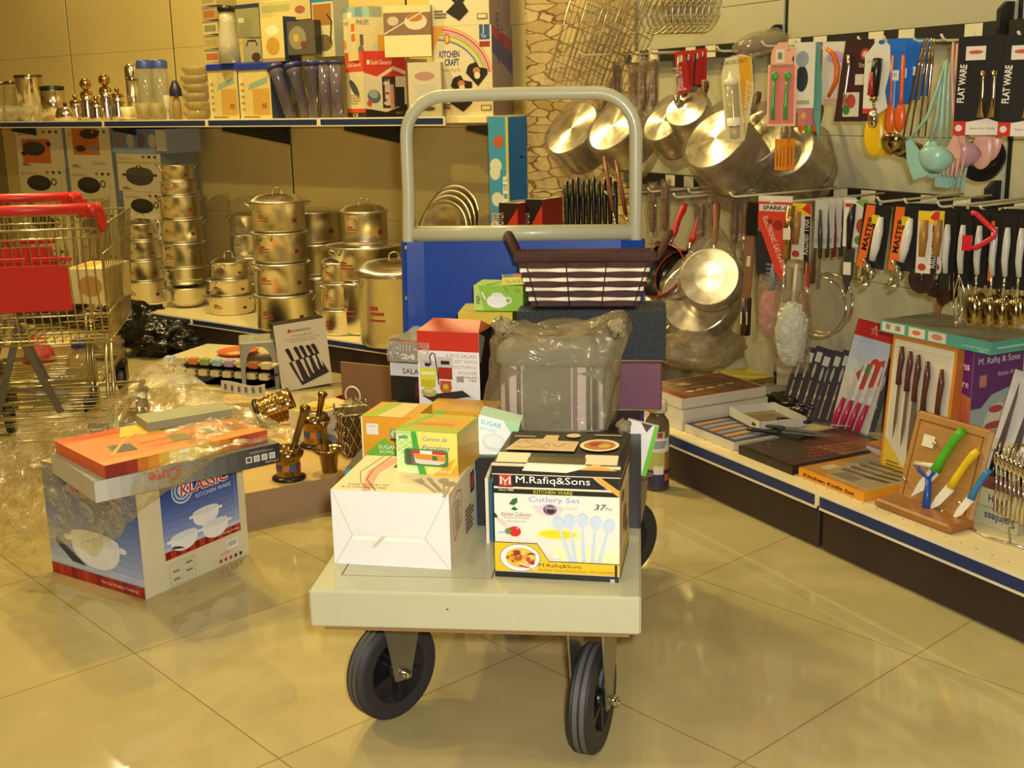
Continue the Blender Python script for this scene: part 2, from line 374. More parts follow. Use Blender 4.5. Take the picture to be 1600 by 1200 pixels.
# ---- left gondola (fixed shop fitting)
LZ = .158; LU = 1.112; LD = .55
mb = MB(); mb.box(-4, LD+.012, 0, 2.30, LD+.06, 2.4, mat('8a7a50', .6)); struct('wall_gondola_left', mb, LF(0, 0, 0))
g = thing('gondola_shelving', LF(0, 0, 0), 'cream wall shelving unit holding the pans, with one upper shelf and a low base deck', 'shelf unit')
seams = [-1.07-.85, -1.07, -.1, .78, 1.6, 2.29]
for i in range(5):
    a, b = seams[i]+.006, seams[i+1]-.006
    mb = MB()
    for z0, z1 in ((LZ, .6215), (.6225, 1.058), (1.059, 1.4815), (1.4825, 1.9), (1.901, 2.4)): mb.cbox(a, LD, z0, b, LD+.012, z1, CREAM, .0015)
    mb.build('back_panel', g)
    mb = MB(); mb.box(seams[i+1]-.006, LD+.004, 0, seams[i+1]+.006, LD+.03, 2.4, DKMET); mb.build('slotted_upright', g)
    mb = MB(); mb.prism([(0, 0), (0, -.10), (-.42, -.018), (-.42, 0)], .004, DKMET, M=T(seams[i+1]-.008, LD, LU-.035)@RZ(90)@RX(90)); mb.build('shelf_bracket', g)
mb = MB(); mb.cbox(-3.8, -.01, LZ-.03, 2.29, LD, LZ, METAL_CREAM, .002); mb.build('base_deck', g)
mb = MB(); mb.box(-3.8, .0, 0, 2.29, .02, LZ-.03, KICK)
for s_ in (-.95, -.31, .61, 1.53): mb.box(s_-.003, -.002, 0, s_+.003, .001, LZ-.03, BLK)
mb.build('kick_board', g)
mb = MB()
for i, (a, b) in enumerate(((-2.9, -1.45), (-1.44, -.315), (-.305, .605), (.615, 1.525), (1.535, 2.28))):
    mb.box(a, -.016, LZ-.034, b, -.01, LZ+.002, EDGE); mb.box(a+.006, -.0175, LZ-.027, b-.006, -.016, LZ-.006, STRIPE)
mb.build('price_strip', g)
mb = MB(); mb.cbox(-3.8, LD-.45, LU-.028, 1.78, LD-.002, LU, METAL_CREAM, .002); mb.build('upper_shelf', g)
mb = MB(); mb.cbox(1.78, LD-.30, LU-.028, 2.29, LD-.002, LU, METAL_CREAM, .002); mb.build('upper_shelf', g)
mb = MB()
e = [-3.6, -2.9, -2.0]+[ls(x, 190, LD-.45)[0] for x in (0, 163, 325, 500, 698)]
for a, b in zip(e[:-1], e[1:]):
    mb.box(a+.003, LD-.458, LU-.034, b-.003, LD-.451, LU+.002, EDGE); mb.box(a+.012, LD-.4595, LU-.028, b-.012, LD-.458, LU-.004, STRIPE)
mb.build('price_strip', g)

# ---- right gondola
RZ_ = .156; RD = .60
mb = MB(); mb.box(-1.18, RD+.012, 0, 3, RD+.06, 2.4, mat('8a8266', .6)); struct('wall_gondola_right', mb, RF(0, 0, 0))
g = thing('gondola_shelving', RF(0, 0, 0), 'cream wall shelving unit of hanging utensils with black hook rails and brown kick board', 'shelf unit')
seams = [-1.17, -.245, .68, 1.60, 2.5]
for i in range(4):
    a, b = seams[i]+.008, seams[i+1]-.008
    mb = MB()
    for z0, z1 in ((RZ_, .60), (.6015, 1.0415), (1.043, 1.472), (1.4735, 1.9), (1.9015, 2.4)): mb.cbox(a, RD, z0, b, RD+.012, z1, CREAM2, .0015)
    mb.build('back_panel', g)
    mb = MB(); mb.box(seams[i+1]-.03, RD-.004, RZ_, seams[i+1]-.008, RD-.0005, 2.4, mat('b8b09a', .4)); mb.box(seams[i+1]-.008, RD+.002, 0, seams[i+1]+.008, RD+.03, 2.4, DKMET); mb.build('slotted_upright', g)
    for z in (1.325, .865):
        mb = MB(); mb.box(a, RD-.045, z-.022, b, RD-.02, z+.022, DKMET)
        for k in range(7):
            if (k*7+i*3+int(z*10)) % 3: mb.box(a+.06+k*.12, RD-.0462, z-.02, a+.06+k*.12+.06, RD-.045, z+.02, mat('ddd3ae', .4))
        mb.build('hook_rail', g)
        mb = MB(); mb.prism([(0, -.05), (.04, -.05), (.055, -.02), (.055, .03), (.03, .05), (0, .05)], .012, DKMET, M=T(seams[i+1]-.014, RD, z+.02)@RZ(-90)@RX(90)); mb.build('rail_bracket', g)
mb = MB(); mb.cbox(-.245, -.008, RZ_-.034, 2.5, RD, RZ_, METAL_CREAM, .002)
for s_ in range(60):
    for dd in (.035,): mb.box(-.2+s_*.045, dd, RZ_, -.195+s_*.045, dd+.004, RZ_+.0004, mat('8c7d55', .5))
mb.build('base_deck', g)
for a, b in ((-.245, .675), (.685, 1.60), (1.61, 2.5)):
    mb = MB(); mb.cbox(a+.002, 0, .006, b-.002, .018, RZ_-.034, KICK, .002); mb.build('kick_board', g)
    mb = MB(); mb.box(a+.002, -.014, RZ_-.040, b-.002, -.008, RZ_+.003, EDGE); mb.box(a+.004, -.0155, RZ_-.032, b-.006, -.014, RZ_-.003, STRIPE); mb.build('price_strip', g)
# ------------------------------------------------------------ platform trolley
TA = on_z(481, 922, .345); TB = on_z(1002, 934, .345); TU = (TB-TA).normalized(); TV = V((-TU.y, TU.x, 0)); TM = fr(V((TA.x, TA.y, 0)), TU, TV, UP)
TW = (TB-TA).length; TL = 1.02; DZ = .345
def tp(u, v, z): return TM @ V((u, v, z))
PAINT = mat('b7b492', .35, noise=.03, bump=.04, bscale=300, coat=.3); BLUE = mat('123f96', .3, noise=.05, scale=4, coat=.2)
RUB = mat('2c2a29', .55, noise=.15, scale=40); RUBG = mat('55524e', .6, noise=.2, scale=60); HUB = mat('1b1a1c', .3); ZINC = mat('a9a48f', .35, .9, noise=.2)
tr = thing('platform_trolley', TM, 'cream platform trolley with tall tube handle, blue back panel and black wheels', 'trolley')
mb = MB(); mb.cbox(0, 0, .275, TW, TL, DZ, PAINT, .004)
LINE = mat('57523f', .6)
for x in (.042, .315, .54): mb.box(x, .07, DZ-.001, x+.0022, TL-.03, DZ+.0004, LINE)
mb.box(.042, .068, DZ-.001, .54, .0695, DZ+.0004, mat('8f8a6c', .6))
mb.ell((.246, -.0001, .315), (.002, .0006, .002), LINE, 8, 6)
mb.box(.02, .02, .262, TW-.02, TL-.02, .2755, mat('8c6a3c', .6))
mb.build('deck', tr)
mb = MB(); r = .0155; zc = 1.2-r; ca = .095; hp = []
x0, x1 = .014, .566
hp += [(x0-.012, TL-.02, DZ-.05), (x0-.008, TL-.02, .75), (x0, TL-.02, .95), (x0, TL-.02, zc-ca)]
for k in range(1, 9): a = PI-k*PI/16; hp.append((x0+ca+ca*math.cos(a), TL-.02, zc-ca+ca*math.sin(a)))
hp += [((x0+x1)/2, TL-.02, zc+.002)]
for k in range(0, 9): a = PI/2-k*PI/16; hp.append((x1-ca+ca*math.cos(a), TL-.02, zc-ca+ca*math.sin(a)))
hp += [(x1, TL-.02, .9), (x1+.001, TL-.02, DZ-.05)]
mb.tube(hp, r, PAINT, 14); mb.build('handle', tr)
mb = MB(); mb.tube([(x0+.01, TL-.022, .856), (x1-.01, TL-.022, .856)], .0195, PAINT, 14); mb.build('crossbar', tr)
mb = MB(); prof = []
for i in range(13): a = R(250-i*15); prof.append((x0-.003+.0205*math.cos(a), TL-.02+.0205*math.sin(a)))
w0 = [(x0-.003+.0205*math.cos(R(t)), TL-.02+.0205*math.sin(R(t))) for t in (100, 130, 160, 190, 215, 240, 262)]
w1 = [(x1+.003+.0205*math.cos(R(t)), TL-.02+.0205*math.sin(R(t))) for t in (-82, -60, -35, -10, 20, 50, 80)]
out = w0+[(x0+.035, TL-.030), (x1-.035, TL-.030)]+w1
def pan(u, v):
    k = u*(len(out)-1); i = min(int(k), len(out)-2); f = k-i; a, b = out[i], out[i+1]
    sh = (1-v)*(-.010)*(1 if a[0] < .2 else 0)
    return (a[0]+(b[0]-a[0])*f+sh, a[1]+(b[1]-a[1])*f, DZ+(.838-DZ)*v)
mb.sheet(pan, len(out)-1, 2, BLUE, smooth=False)
bp = mb.build('back_panel', tr)
for (x, z) in ((x0-.008, .825), (x0-.012, .70), (x1+.002, .815), (x1+.002, .70), (x0-.014, .57), (x1+.002, .57)):
    mb = MB(); mb.ell((x, TL-.042, z), (.005, .003, .005), CHROME, 10, 6); mb.build('screw', bp)
def caster(u, v, yaw_, brake=False, r=.1):
    c = bpy.data.objects.new('caster', None); COL.objects.link(c); c.parent = tr; c.matrix_local = T(u, v, 0)@RZ(yaw_)
    M = T(0, 0, r)@RY(90)
    mb = MB()
    mb.lathe([(.066, -.020), (.086, -.0225), (.094, -.022), (r-.001, -.016), (r, -.0155), (r-.0035, -.0145), (r-.0035, -.0125), (r, -.0115), (r, -.0015), (r-.003, -.001), (r-.003, .001), (r, .0015), (r, .0115), (r-.0035, .0125), (r-.0035, .0145), (r, .0155), (r-.001, .016), (.094, .022), (.086, .0225), (.066, .020)], RUB, 48, M)
    for z in (-.0065, .0065): mb.lathe([(r+.0004, z-.0042), (r+.0006, z+.0042)], RUBG, 48, M)
    wl = mb.build('wheel', c)
    mb = MB(); mb.lathe([(0, -.012), (.058, -.012), (.064, -.02), (.068, -.02), (.068, .02), (.064, .02), (.058, .012), (0, .012)], HUB, 36, M)
    mb.lathe([(0, -.027), (.017, -.027), (.02, -.014)], HUB, 20, M); mb.lathe([(.02, .014), (.017, .027), (0, .027)], HUB, 20, M)
    for k in range(5):
        mb.box(.014, -.004, -.019, .062, .004, .019, HUB, M=M@RZ(k*72))
    mb.build('hub', wl)
    mb = MB()
    for sx in (-1, 1):
        x = sx*.032
        pl_ = [(-.02, -.013), (0, -.016), (.02, -.013), (.05, .095), (.055, .15), (-.045, .15), (-.045, .13)]
        mb.prism([(a, b) for a, b in pl_], .003, ZINC, M=T(x+(.0015 if sx > 0 else -.0015)*0, 0, r)@RZ(90)@RX(90)@T(0, 0, -.0015))
    mb.box(-.034, -.045, .245, .034, .055, .250, ZINC); mb.cyl((0, .005, .25), (0, .005, .262), .035, ZINC, 24)
    mb.box(-.05, -.05, .262, .05, .06, .268, ZINC)
    mb.build('fork', c)
    mb = MB(); mb.cyl((-.046, 0, r), (.050, 0, r), .006, CHROME, 12); mb.cyl((-.044, 0, r), (-.036, 0, r), .010, CHROME, 6); mb.cyl((.036, 0, r), (.046, 0, r), .011, CHROME, 6); mb.ell((.047, 0, r), (.008, .008, .008), CHROME, 10, 6)
    mb.build('axle_bolt', c)
caster(.492, .105, -13); caster(.098, .20, -38); caster(.535, .93, -52); caster(.075, .93, -20)
mb = MB(); mb.box(.0, 0, 0, .12, .02, .008, HUB, M=T(.02, .09, .262)@RZ(-20)@RX(-20)); mb.build('brake_pedal', tr)

# ------------------------------------------------------------ cartons and goods on the trolley
def bpx(zb, bl, br, tl, d):
    p = on_z(*bl, zb); q = on_z(*br, zb); M = yaw(p, q); n = M.col[1].xyz; h = on_p(*tl, p, n).z-zb
    return M, (q-p).length, d, h
SER = .012
def art_white(F_):
    t = F_['t']; f = F_['f']; r = F_['r']
    for p in ([(.012, .99), (.17, .40)], [(.012, .0), (.17, .40)], [(.985, .985), (.79, .40)], [(.985, .01), (.79, .40)]): f.stroke(p, .004, 'b2a68a')
    f.rect(.17, .34, .77, .40, 'f7f2dd'); f.stroke([(.17, .40), (.79, .40)], .003, 'cfc7ab')
    f.poly([(.33, .25), (.36, .25), (.46, .40), (.42, .40)], 'cfc4a2')
    t.poly([(.16, .55), (.28, .95), (.36, .95), (.27, .5), (.33, .0), (.27, .0), (.20, .3)], 'e8a58c'); t.stroke([(.24, .98), (.19, .6), (.22, .3), (.38, .02)], .012, 'b63a2c'); t.stroke([(.17, .98), (.1, .5), (.2, .2), (.33, .03)], .006, '4a2018')
    t.rect(.35, .66, .55, .93, '2b2420'); t.rect(.37, .7, .53, .89, 'b8463a'); t.text('MHS', .385, .74, .10, 'f2e6cf', w=.13)
    t.text('SUPER CUTLERY SET', .1, .14, .035, '3c3226', w=.36); t.text('18/10 STAINLESS STEEL', .06, .07, .035, '3c3226', w=.40)
    for x, y, rt, k in ((.64, .36, 38, 'fork'), (.72, .42, 30, '8f8576'), (.86, .40, 15, 'spoon'), (.95, .32, 5, 'spoon')): t.spoon(x, y, .42, rt, 'a59a85', k)
    r.stroke([(.15, .3), (.1, .75), (.28, .9), (.42, .85)], .012, 'b03a34'); r.stroke([(.15, .3), (.42, .45), (.45, .85)], .012, 'b03a34'); r.lines(.18, .4, .4, .8, 8, '9a8d78')
    r.rect(.78, .62, .93, .9, '2b2420'); r.rect(.8, .66, .91, .86, 'b8463a'); r.lines(.55, .15, .9, .5, 6, '5d5344')
M, w_, d_, h_ = bpx(DZ, (523, 880), (705, 890), (522, 765), .215)
carton('cutlery_carton', M, w_, d_, h_, dict(f='e6e3dc', t='ecd9ab', r='d9cfb4', l='d8cfb0', k='d8cfb0', b='b0a88c'), art_white,
       'plain white carton end facing front at the front left of the trolley deck', 'box')
M, w_, d_, h_ = bpx(DZ, (775, 898), (968, 908), (768, 737), .19); CUT = (M, w_, d_, h_)
def art_cut(F_):
    f = F_['f']; r = F_['r']; l = F_['l']
    f.rect(0, .865, 1, 1, '1a1712'); f.rect(0, .845, 1, .853, 'c9b979'); f.rect(0, .80, 1, .845, '1a1712'); f.rect(0, .992, 1, 1, 'c9b979')
    f.text('KITCHEN WARE', .32, .808, .030, 'd8cf3c', w=.31)
    f.rect(.035, .86, .155, 1.02, '26211b'); f.rect(.045, .872, .145, .985, 'c0392b'); f.stroke([(.06, .89), (.06, .96), (.095, .915), (.13, .96), (.13, .89)], .016, 'f6e9da'); f.text('S', .086, .878, .03, 'f6e9da', bold=.006); f.text('M.RAFIQ', .048, .99, .018, 'f2ecd8', w=.095)
    f.text('Since 1980', .04, .825, .018, 'efe6d0', w=.12)
    f.text('M.Rafiq&Sons', .18, .885, .085, 'f7f3ea', w=.59)
    f.poly([(.76, 1), (.83, 1), (1, .86), (1, .80)], 'e8a33a'); f.text('Premium Quality', .80, .955, .02, 'f7f0e0', w=.17, rot=-38)
    f.text('Cutlery Set', .28, .715, .065, '7f9ad8', w=.41, bold=.004)
    f.text('18/10 Stainless Steel', .30, .665, .032, 'b9b2ae', w=.37, bold=.004)
    f.ell(.44, .655, .11, .06, 'd8cbd0'); f.ell(.45, .66, .055, .05, '6d5166'); f.ell(.455, .655, .028, .03, '2c1d2c'); f.text('18/10 Stainless Steel', .30, .665, .030, 'c9c2be', w=.37, bold=.01)
    f.text('37', .80, .675, .055, '3a3630', w=.085, shear=.3, bold=.01); f.text('Pcs', .89, .675, .03, '3a3630', w=.05, shear=.3)
    f.poly([(.12, .70), (.15, .75), (.19, .765), (.19, .72), (.16, .69)], '2c6b2c'); f.poly([(.135, .65), (.16, .68), (.195, .655), (.17, .64)], '2c6b2c')
    f.text('Kitchen Collection', .055, .585, .04, '4a4440', w=.24, shear=.3); f.text('Best Quality & Latest Shining', .08, .56, .018, '3a3430', w=.20); f.text('100% Stainless Steel', .10, .53, .018, '6a6460', w=.15)
    f.poly([(0, .62), (.03, .58), (.02, .56), (0, .57)], '3b2c40'); 
    for k in range(4): f.stroke([(.02, .575-.01*k), (.10, .52-.015*k)], .004, 'b9a9a4')
    f.poly([(.02, .43), (.14, .455), (.14, .425), (.03, .415)], '9fc6d8')
    f.ell(.165, .44, .05, .05, 'c9282a'); f.ell(.13, .45, .025, .028, 'c9282a'); f.ell(.11, .44, .025, .03, '5c8a3a'); f.ell(.185, .47, .006, .007, 'f3c0a8')
    f.ell(.52, .43, .185, .055, 'f2e98a'); f.ell(.51, .43, .15, .04, 'ead22e')
    f.rect(.46, .13, 1, .29, 'f1e9b0')
    for x, y, rt in ((.50, .60, 17), (.60, .63, 7), (.71, .645, 1), (.82, .625, -5), (.935, .60, -14)):
        f.spoon(x, y, .48, rt, 'a9b9cf'); f.spoon(x, y-.008, .46, rt, 'c3d2e2')
    f.ell(.49, .195, .045, .045, 'c9c2b8'); f.ell(.49, .195, .041, .041, 'f1ead2'); f.text('Guarantee', .45, .19, .015, '7a4048', w=.08)
    f.poly([(0, .055), (1, .055), (1, .165), (.44, .165), (.345, .33), (0, .33)], 'e8bf1e')
    f.stroke([(0, .335), (.345, .335), (.44, .168), (1, .168)], .007, '2b2312')
    f.ell(.205, .19, .165, .135, '3c4a7c'); f.ell(.205, .19, .160, .13, 'efeee6'); f.ell(.21, .19, .125, .098, 'e2b83c')
    rr_ = random.Random(5)
    for k in range(26): f.ell(.12+rr_.random()*.19, .14+rr_.random()*.12, .016+rr_.random()*.016, .012+rr_.random()*.012, rr_.choice(['b9542a', 'd8a02c', '8a3a1c', 'e3c95a', 'c2452c', 'c98a3a']))
    f.poly([(.20, .125), (.30, .105), (.30, .09), (.20, .11)], 'c03028'); f.stroke([(.20, .145), (.33, .085)], .008, 'e6e6e0'); f.stroke([(.24, .16), (.35, .10)], .006, 'e6e6e0')
    f.text('M.Rafiq&Sons', .36, .105, .045, '3a2a12', w=.34); f.text('Railway Road Wazirabad - 055 6600486', .36, .072, .026, '7a6420', w=.60)
    f.rect(0, 0, 1, .055, '1c1a16'); f.rect(.965, .055, .985, .165, '1c1a16'); f.rect(.93, .0, .965, .03, 'b9b3a0')
    r.rect(0, .845, 1, 1, '1a1712'); r.rect(0, .0, 1, .055, '1c1a16'); r.rect(0, .055, 1, .16, 'd9b32a'); r.rect(.1, .3, .9, .7, 'dcb98c'); r.ell(.5, .45, .2, .12, '7a5a3a'); r.ell(.3, .72, .12, .05, '5c4030'); r.ell(.7, .3, .14, .06, '5c4030'); r.text('M.Rafiq&Sons', .1, .9, .06, 'f0e8d0', w=.8)
    l.rect(0, .845, 1, 1, '1a1712'); l.rect(0, 0, 1, .33, 'e8bf1e')
mb = MB(); mb.box(0, 0, 0, w_, d_, h_, P('efe3cf'), ms=dict(r=P('e2cfa0'), t=P('3a3024')))
art_cut(faces(mb, w_, d_, h_)); CB = one('cutlery_box', mb, M, 'black, cream and yellow 37 piece cutlery set box at the front right of the trolley', 'box')
# lifted lid with its tuck flap
mb = MB(); hL = .010; z9 = .016
mb.add([(-.002, -.003, 0), (w_+.002, -.003, 0), (w_-.004, .035, hL), (.018, .035, hL), (0, d_, .004), (w_+.004, d_, .006)], [(0, 1, 2, 3), (3, 2, 5, 4)], P('241e18'))
mb.add([(w_+.002, -.003, 0), (w_+.004, d_, 0), (w_+.004, d_, .006), (w_-.004, .035, hL)], [(0, 1, 2, 3)], P('2a231c'))
mb.add([(-.002, -.003, 0), (.018, .035, hL), (0, d_, .004), (0, d_, -.016)], [(0, 1, 2, 3)], P('2a231c'))
mb.box(-.002, -.005, -.019, w_+.002, -.003, .002, P('d9c9a4')); mb.box(-.002, -.0055, -.017, w_+.002, -.005, -.003, P('1d1913')); mb.box(0, -.001, -.016, w_, d_, -.002, P('241e18'))
f1 = Face(mb, (.0, -.003, 0), (1, 0, 0), V((0, .038, hL)).normalized(), w_, .0393, .0012)
f1.rect(.02, .12, .28, .95, 'd6c79e'); f1.rect(.72, .12, .98, .95, 'd6c79e'); f1.poly([(.27, .0), (.73, .0), (.73, .62), (.27, .62)], '4a3c18'); f1.poly([(.25, -.55), (.6, -.62), (.72, -.25), (.74, .08), (.27, .1)], 'f2ead6'); f1.poly([(.70, -.35), (.79, .1), (.84, .1), (.99, -.35)], 'dc9a34')
dl_ = V((0, d_-.035, .004-hL)); f2 = Face(mb, (.0, .035, hL), (1, 0, 0), dl_.normalized(), w_, dl_.length, .0035)
f2.poly([(.06, .04), (.62, .04), (.62, .50), (.44, .52), (.43, .78), (.32, .78), (.31, .58), (.12, .56)], 'd8b98a'); f2.ell(.80, .36, .16, .28, 'efe3b8'); f2.ell(.80, .36, .13, .22, 'c07a3a'); f2.ell(.77, .40, .06, .10, 'a83c26'); f2.ell(.84, .33, .05, .09, 'd8b040')
f2.ell(.55, .78, .06, .10, 'd8c48c'); f2.rect(.06, .66, .24, .70, 'c9b98a'); f2.rect(.72, .82, .95, .86, 'c9b98a')
for k, pts in enumerate(([(.12, .38), (.18, .46), (.22, .36), (.27, .42)], [(.25, .25), (.30, .34), (.34, .22), (.38, .40), (.40, .24)], [(.42, .34), (.47, .22), (.52, .38)], [(.12, .18), (.2, .14), (.28, .2), (.4, .13)], [(.16, .50), (.22, .47), (.26, .51)])): f2.stroke(pts, .006, '2a2019')
lid = mb.build('lid_flap', CB, T(0, 0, h_+z9))
# porcelain mug box
WM, ww, wd, wh = bpx(DZ, (523, 880), (705, 890), (522, 765), .215); ZW = DZ+wh
def art_mug(F_):
    f = F_['f']; t = F_['t']; r = F_['r']
    f.rect(0, 0, .36, 1, 'b9dc7a'); f.poly([(.0, 0), (.42, 0), (.30, .35), (0, .5)], 'd3e6a2')
    for i in range(9):
        for j in range(12):
            if (i*5+j*3) % 7 < 3 and i*.04 < .30: f.rect(.01+i*.033, .30+j*.05, .03+i*.033, .34+j*.05, 'e9f2c4')
    f.poly([(.26, 1), (.34, 1), (.40, .5), (.50, 0), (.38, 0), (.30, .45)], '4aa33c')
    f.ell(.13, .86, .10, .065, 'efeede'); f.ell(.15, .86, .07, .05, '6aa84a'); f.ell(.08, .85, .03, .04, 'a86a9a')
    f.poly([(.6, 0), (1, 0), (1, .45), (.85, .3), (.7, .1)], 'e3a624'); f.poly([(.85, 0), (.93, .3), (1, .5), (1, .3)], 'f2cf4a')
    f.text('Caneca de', .44, .80, .10, '4f6fb0', w=.40, shear=.35); f.text('Porcelana', .44, .60, .10, '4f6fb0', w=.44, shear=.35); f.text('Porcelana', .54, .07, .08, 'f6ecc8', w=.36, shear=.35)
    f.poly([(.18, .20), (.82, .20), (.86, .24), (.86, .56), (.82, .60), (.18, .60), (.14, .56), (.14, .24)], '2f8f3c'); f.rect(.175, .23, .825, .57, '6c6a5c')
    f.poly([(.32, .27), (.40, .245), (.70, .245), (.80, .30), (.82, .57), (.29, .57)], 'd7d2c4'); f.poly([(.33, .36), (.82, .33), (.82, .47), (.29, .49)], 'd9912e'); f.poly([(.29, .49), (.82, .49), (.82, .57), (.28, .57)], 'c23a2a'); f.rect(.40, .49, .60, .57, 'efe7dc'); f.rect(.60, .35, .68, .45, '3d7a2a'); f.rect(.175, .23, .26, .57, '57523f')
    t.rect(0, .0, 1, .22, 'a9c23c'); t.rect(0, .22, 1, .8, 'd9a62c'); t.rect(.1, .35, .8, .5, 'c4902a'); t.poly([(0, .1), (.08, .1), (.3, .95), (.2, .95)], '7cc24a')
    r.rect(0, 0, 1, 1, 'd6b24a'); r.poly([(0, 0), (1, 0), (1, .4), (0, .7)], 'c89a34'); r.rect(0, .85, 1, 1, 'b9b43c')
M, w_, d_, h_ = bpx(ZW, (621, 737), (716, 744), (621, 672), .125)
carton('mug_box', M, w_, d_, h_, dict(f='f0e06a', t='c9b43a', r='d9bd5a'), art_mug, 'green and yellow mug box with a window, on the white ended carton', 'box')
# teal box behind the white carton, on the deck
MT = fr(tp(-.012, .345, DZ), TU, TV, UP)
carton('teal_box', MT, .36, .20, .112, dict(f='2f8ea0', t='39424a', r='2c6f9a'), lambda F_: (F_['t'].rect(.02, .05, .3, .6, '4a4030'), F_['t'].ell(.2, .5, .08, .2, 'c9c07a'), F_['t'].ell(.12, .7, .05, .15, '8a2a2a'), F_['t'].rect(.3, .1, .4, .5, '34304a'), F_['r'].lines(.1, .2, .9, .8, 5, 'd8e0e0')),
       'teal blue box mostly hidden behind the white ended carton', 'box')
mb = MB(); mb.box(0, 0, 0, .006, .22, .13, P('ded6bc')); mb.box(.008, .01, 0, .014, .2, .12, P('2a6a94')); mb.box(.02, .02, 0, .04, .24, .14, P('2c8ca8'))
one('teal_box', mb, fr(tp(.375, .12, DZ), TU, TV, UP)@T(-.09, .12, 0), 'thin teal and white folder standing right behind the white ended carton', 'box')
# orange sugar bowl box
def art_sugar(F_):
    f = F_['f']; t = F_['t']
    f.rect(0, 0, .03, 1, 'efe3b8'); f.rect(.10, .42+.16, .33, .84, 'e9e4d8'); f.text('SUGAR', .14, .76, .03, '6a6460', w=.12)
    f.poly([(.08, .14), (.44, .52), (.80, .14), (.74, .0), (.14, 0)], '79b83a'); f.text('SUGAR', .32, .26, .09, 'f2f0dc', w=.34, bold=.006); f.text('BOWL', .34, .15, .08, 'dfe8c0', w=.28, bold=.01)
    f.rect(.55, .50, .74, .74, '7aa84a'); f.ell(.64, .62, .07, .09, 'ccd0c8'); f.rect(.55, .46, .74, .50, '2a2a22')
    t.poly([(.0, .0), (.42, 0), (.55, 1), (.2, 1)], 'a9b83a'); t.poly([(.30, .05), (.45, .95), (.78, .95), (.78, .0)], 'e8cd86'); t.rect(.78, 0, 1, 1, 'd9a12c')
M, w_, d_, h_ = bpx(DZ+.112, (567, 716), (648, 721), (565, 650), .12)
carton('sugar_bowl_box', M, w_, d_, h_*1.0, dict(f='e0a02a', t='d8a233', r='c99228', l='f0e6c0'), art_sugar, 'orange sugar bowl box with a green diamond, left of the mug box', 'box')
M2 = M@T(.05, .13, .0)
carton('sugar_bowl_box', M@T(w_*.80, .125, 0), .15, .10, h_-.014, dict(f='dca32e', t='cf9a2c', r='d8a83c'), lambda F_: (F_['f'].rect(.62, .62, .85, .86, 'e9e4d8'), F_['f'].poly([(.0, .3), (.1, .3), (.35, 1), (.2, 1)], '8cc24a')), 'second orange box standing behind the mug box, its white sticker showing', 'box')
# green and white sugar box leaning
def art_sw(F_):
    f = F_['f']; f.poly([(0, .12), (1, .12), (1, .0), (0, 0)], '8cc050'); f.text('WHITE PORCELAIN', .05, .03, .06, 'e8f0d8', w=.7)
    f.poly([(.6, 1), (1, 1), (1, .2), (.9, .7)], 'a9d6a0'); f.text('SUGAR', .08, .82, .10, '4fb0cc', w=.5); f.text('BOWL', .10, .68, .08, '9ad0dc', w=.4); f.ell(.5, .48, .3, .19, 'd6dcd6'); f.ell(.5, .5, .24, .14, 'e6eae4'); f.ell(.78, .2, .07, .06, '6a5a54')
    f.rect(0, .12, 1, .16, 'c4dd9a')
P0 = at_d(733, 716, 2.36)
mb = MB(); mb.box(0, 0, 0, .083, .07, .093, P('e9efe8'), ms=dict(r=P('8cc050'), t=P('b9d6c0'))); art_sw(faces(mb, .083, .07, .093))
one('sugar_bowl_box', mb, fr(P0, TU, TV, UP)@RY(14), 'white and pale green box leaning between the mug box and the cutlery set box', 'box')
# hidden support stack and dark trays
BK = '1e1b18'
carton('black_carton', fr(tp(.255, .335, DZ), TU, TV, UP), .325, .46, .142, dict(f=BK, t='24211d', r='2a2622'), lambda F_: (F_['t'].rect(.05, .02, .3, .12, '5a7a3a'), F_['t'].rect(.34, .03, .9, .10, '3a3630')), 'flat black carton under the bagged grey basket', 'box')
carton('black_carton', fr(tp(.02, .56, DZ), TU, TV, UP), .23, .26, .155, dict(f=BK, t='1c1a18'), None, 'black carton behind the orange sugar bowl boxes carrying the salad boxes', 'box')
# salad box (black with a white band)
SM, sw, sd, sh = bpx(DZ+.155, (612, 625), (700, 631), (609, 566), .10)
def art_sal(F_):
    f = F_['f']; f.rect(0, 0, 1, 1, '1b1512'); f.rect(0, .66, 1, 1, 'c9c6c4'); f.text('SALAD FORK', .22, .72, .14, '222222', w=.75, bold=.006); f.poly([(.42, .1), (.55, .1), (.62, .5), (.45, .55)], '5a1c14'); f.poly([(.55, .35), (.62, .6), (.7, .3)], 'c9c9d2')
carton('salad_box', SM, sw, sd, sh, dict(f='1b1512', t='5a1c18', r='1b1512', l='2a1a18'), art_sal, 'black salad cutlery box with a white band, left of the red and white box', 'box')
def art_24(F_):
    f = F_['f']; f.rect(0, 0, 1, 1, '77766c'); f.rect(.0, .92, 1, 1, 'c86a34')
    for k in range(4): f.rect(.28+k*.08, .52, .30+k*.08, .86-(k % 2)*.05, 'e6e4da')
    f.text('x6', .62, .55, .22, 'e6e4da', w=.18); f.text('24', .30, .12, .28, 'f0eee4', w=.36, bold=.06); F_['t'].rect(0, 0, 1, 1, '8a6a60'); F_['t'].poly([(0, 0), (.5, 0), (.4, 1), (0, 1)], '7a7468')
h2 = .048
c24 = thing('cutlery_tray_box', SM@T(.004, -.012, sh-.006+.012), 'grey cutlery box marked 24 under clear wrap, on the black salad box', 'box')
mb = MB(); mb.box(0, 0, 0, .10, .16, h2, P('77766c')); art_24(faces(mb, .10, .16, h2)); mb.build('carton', c24)
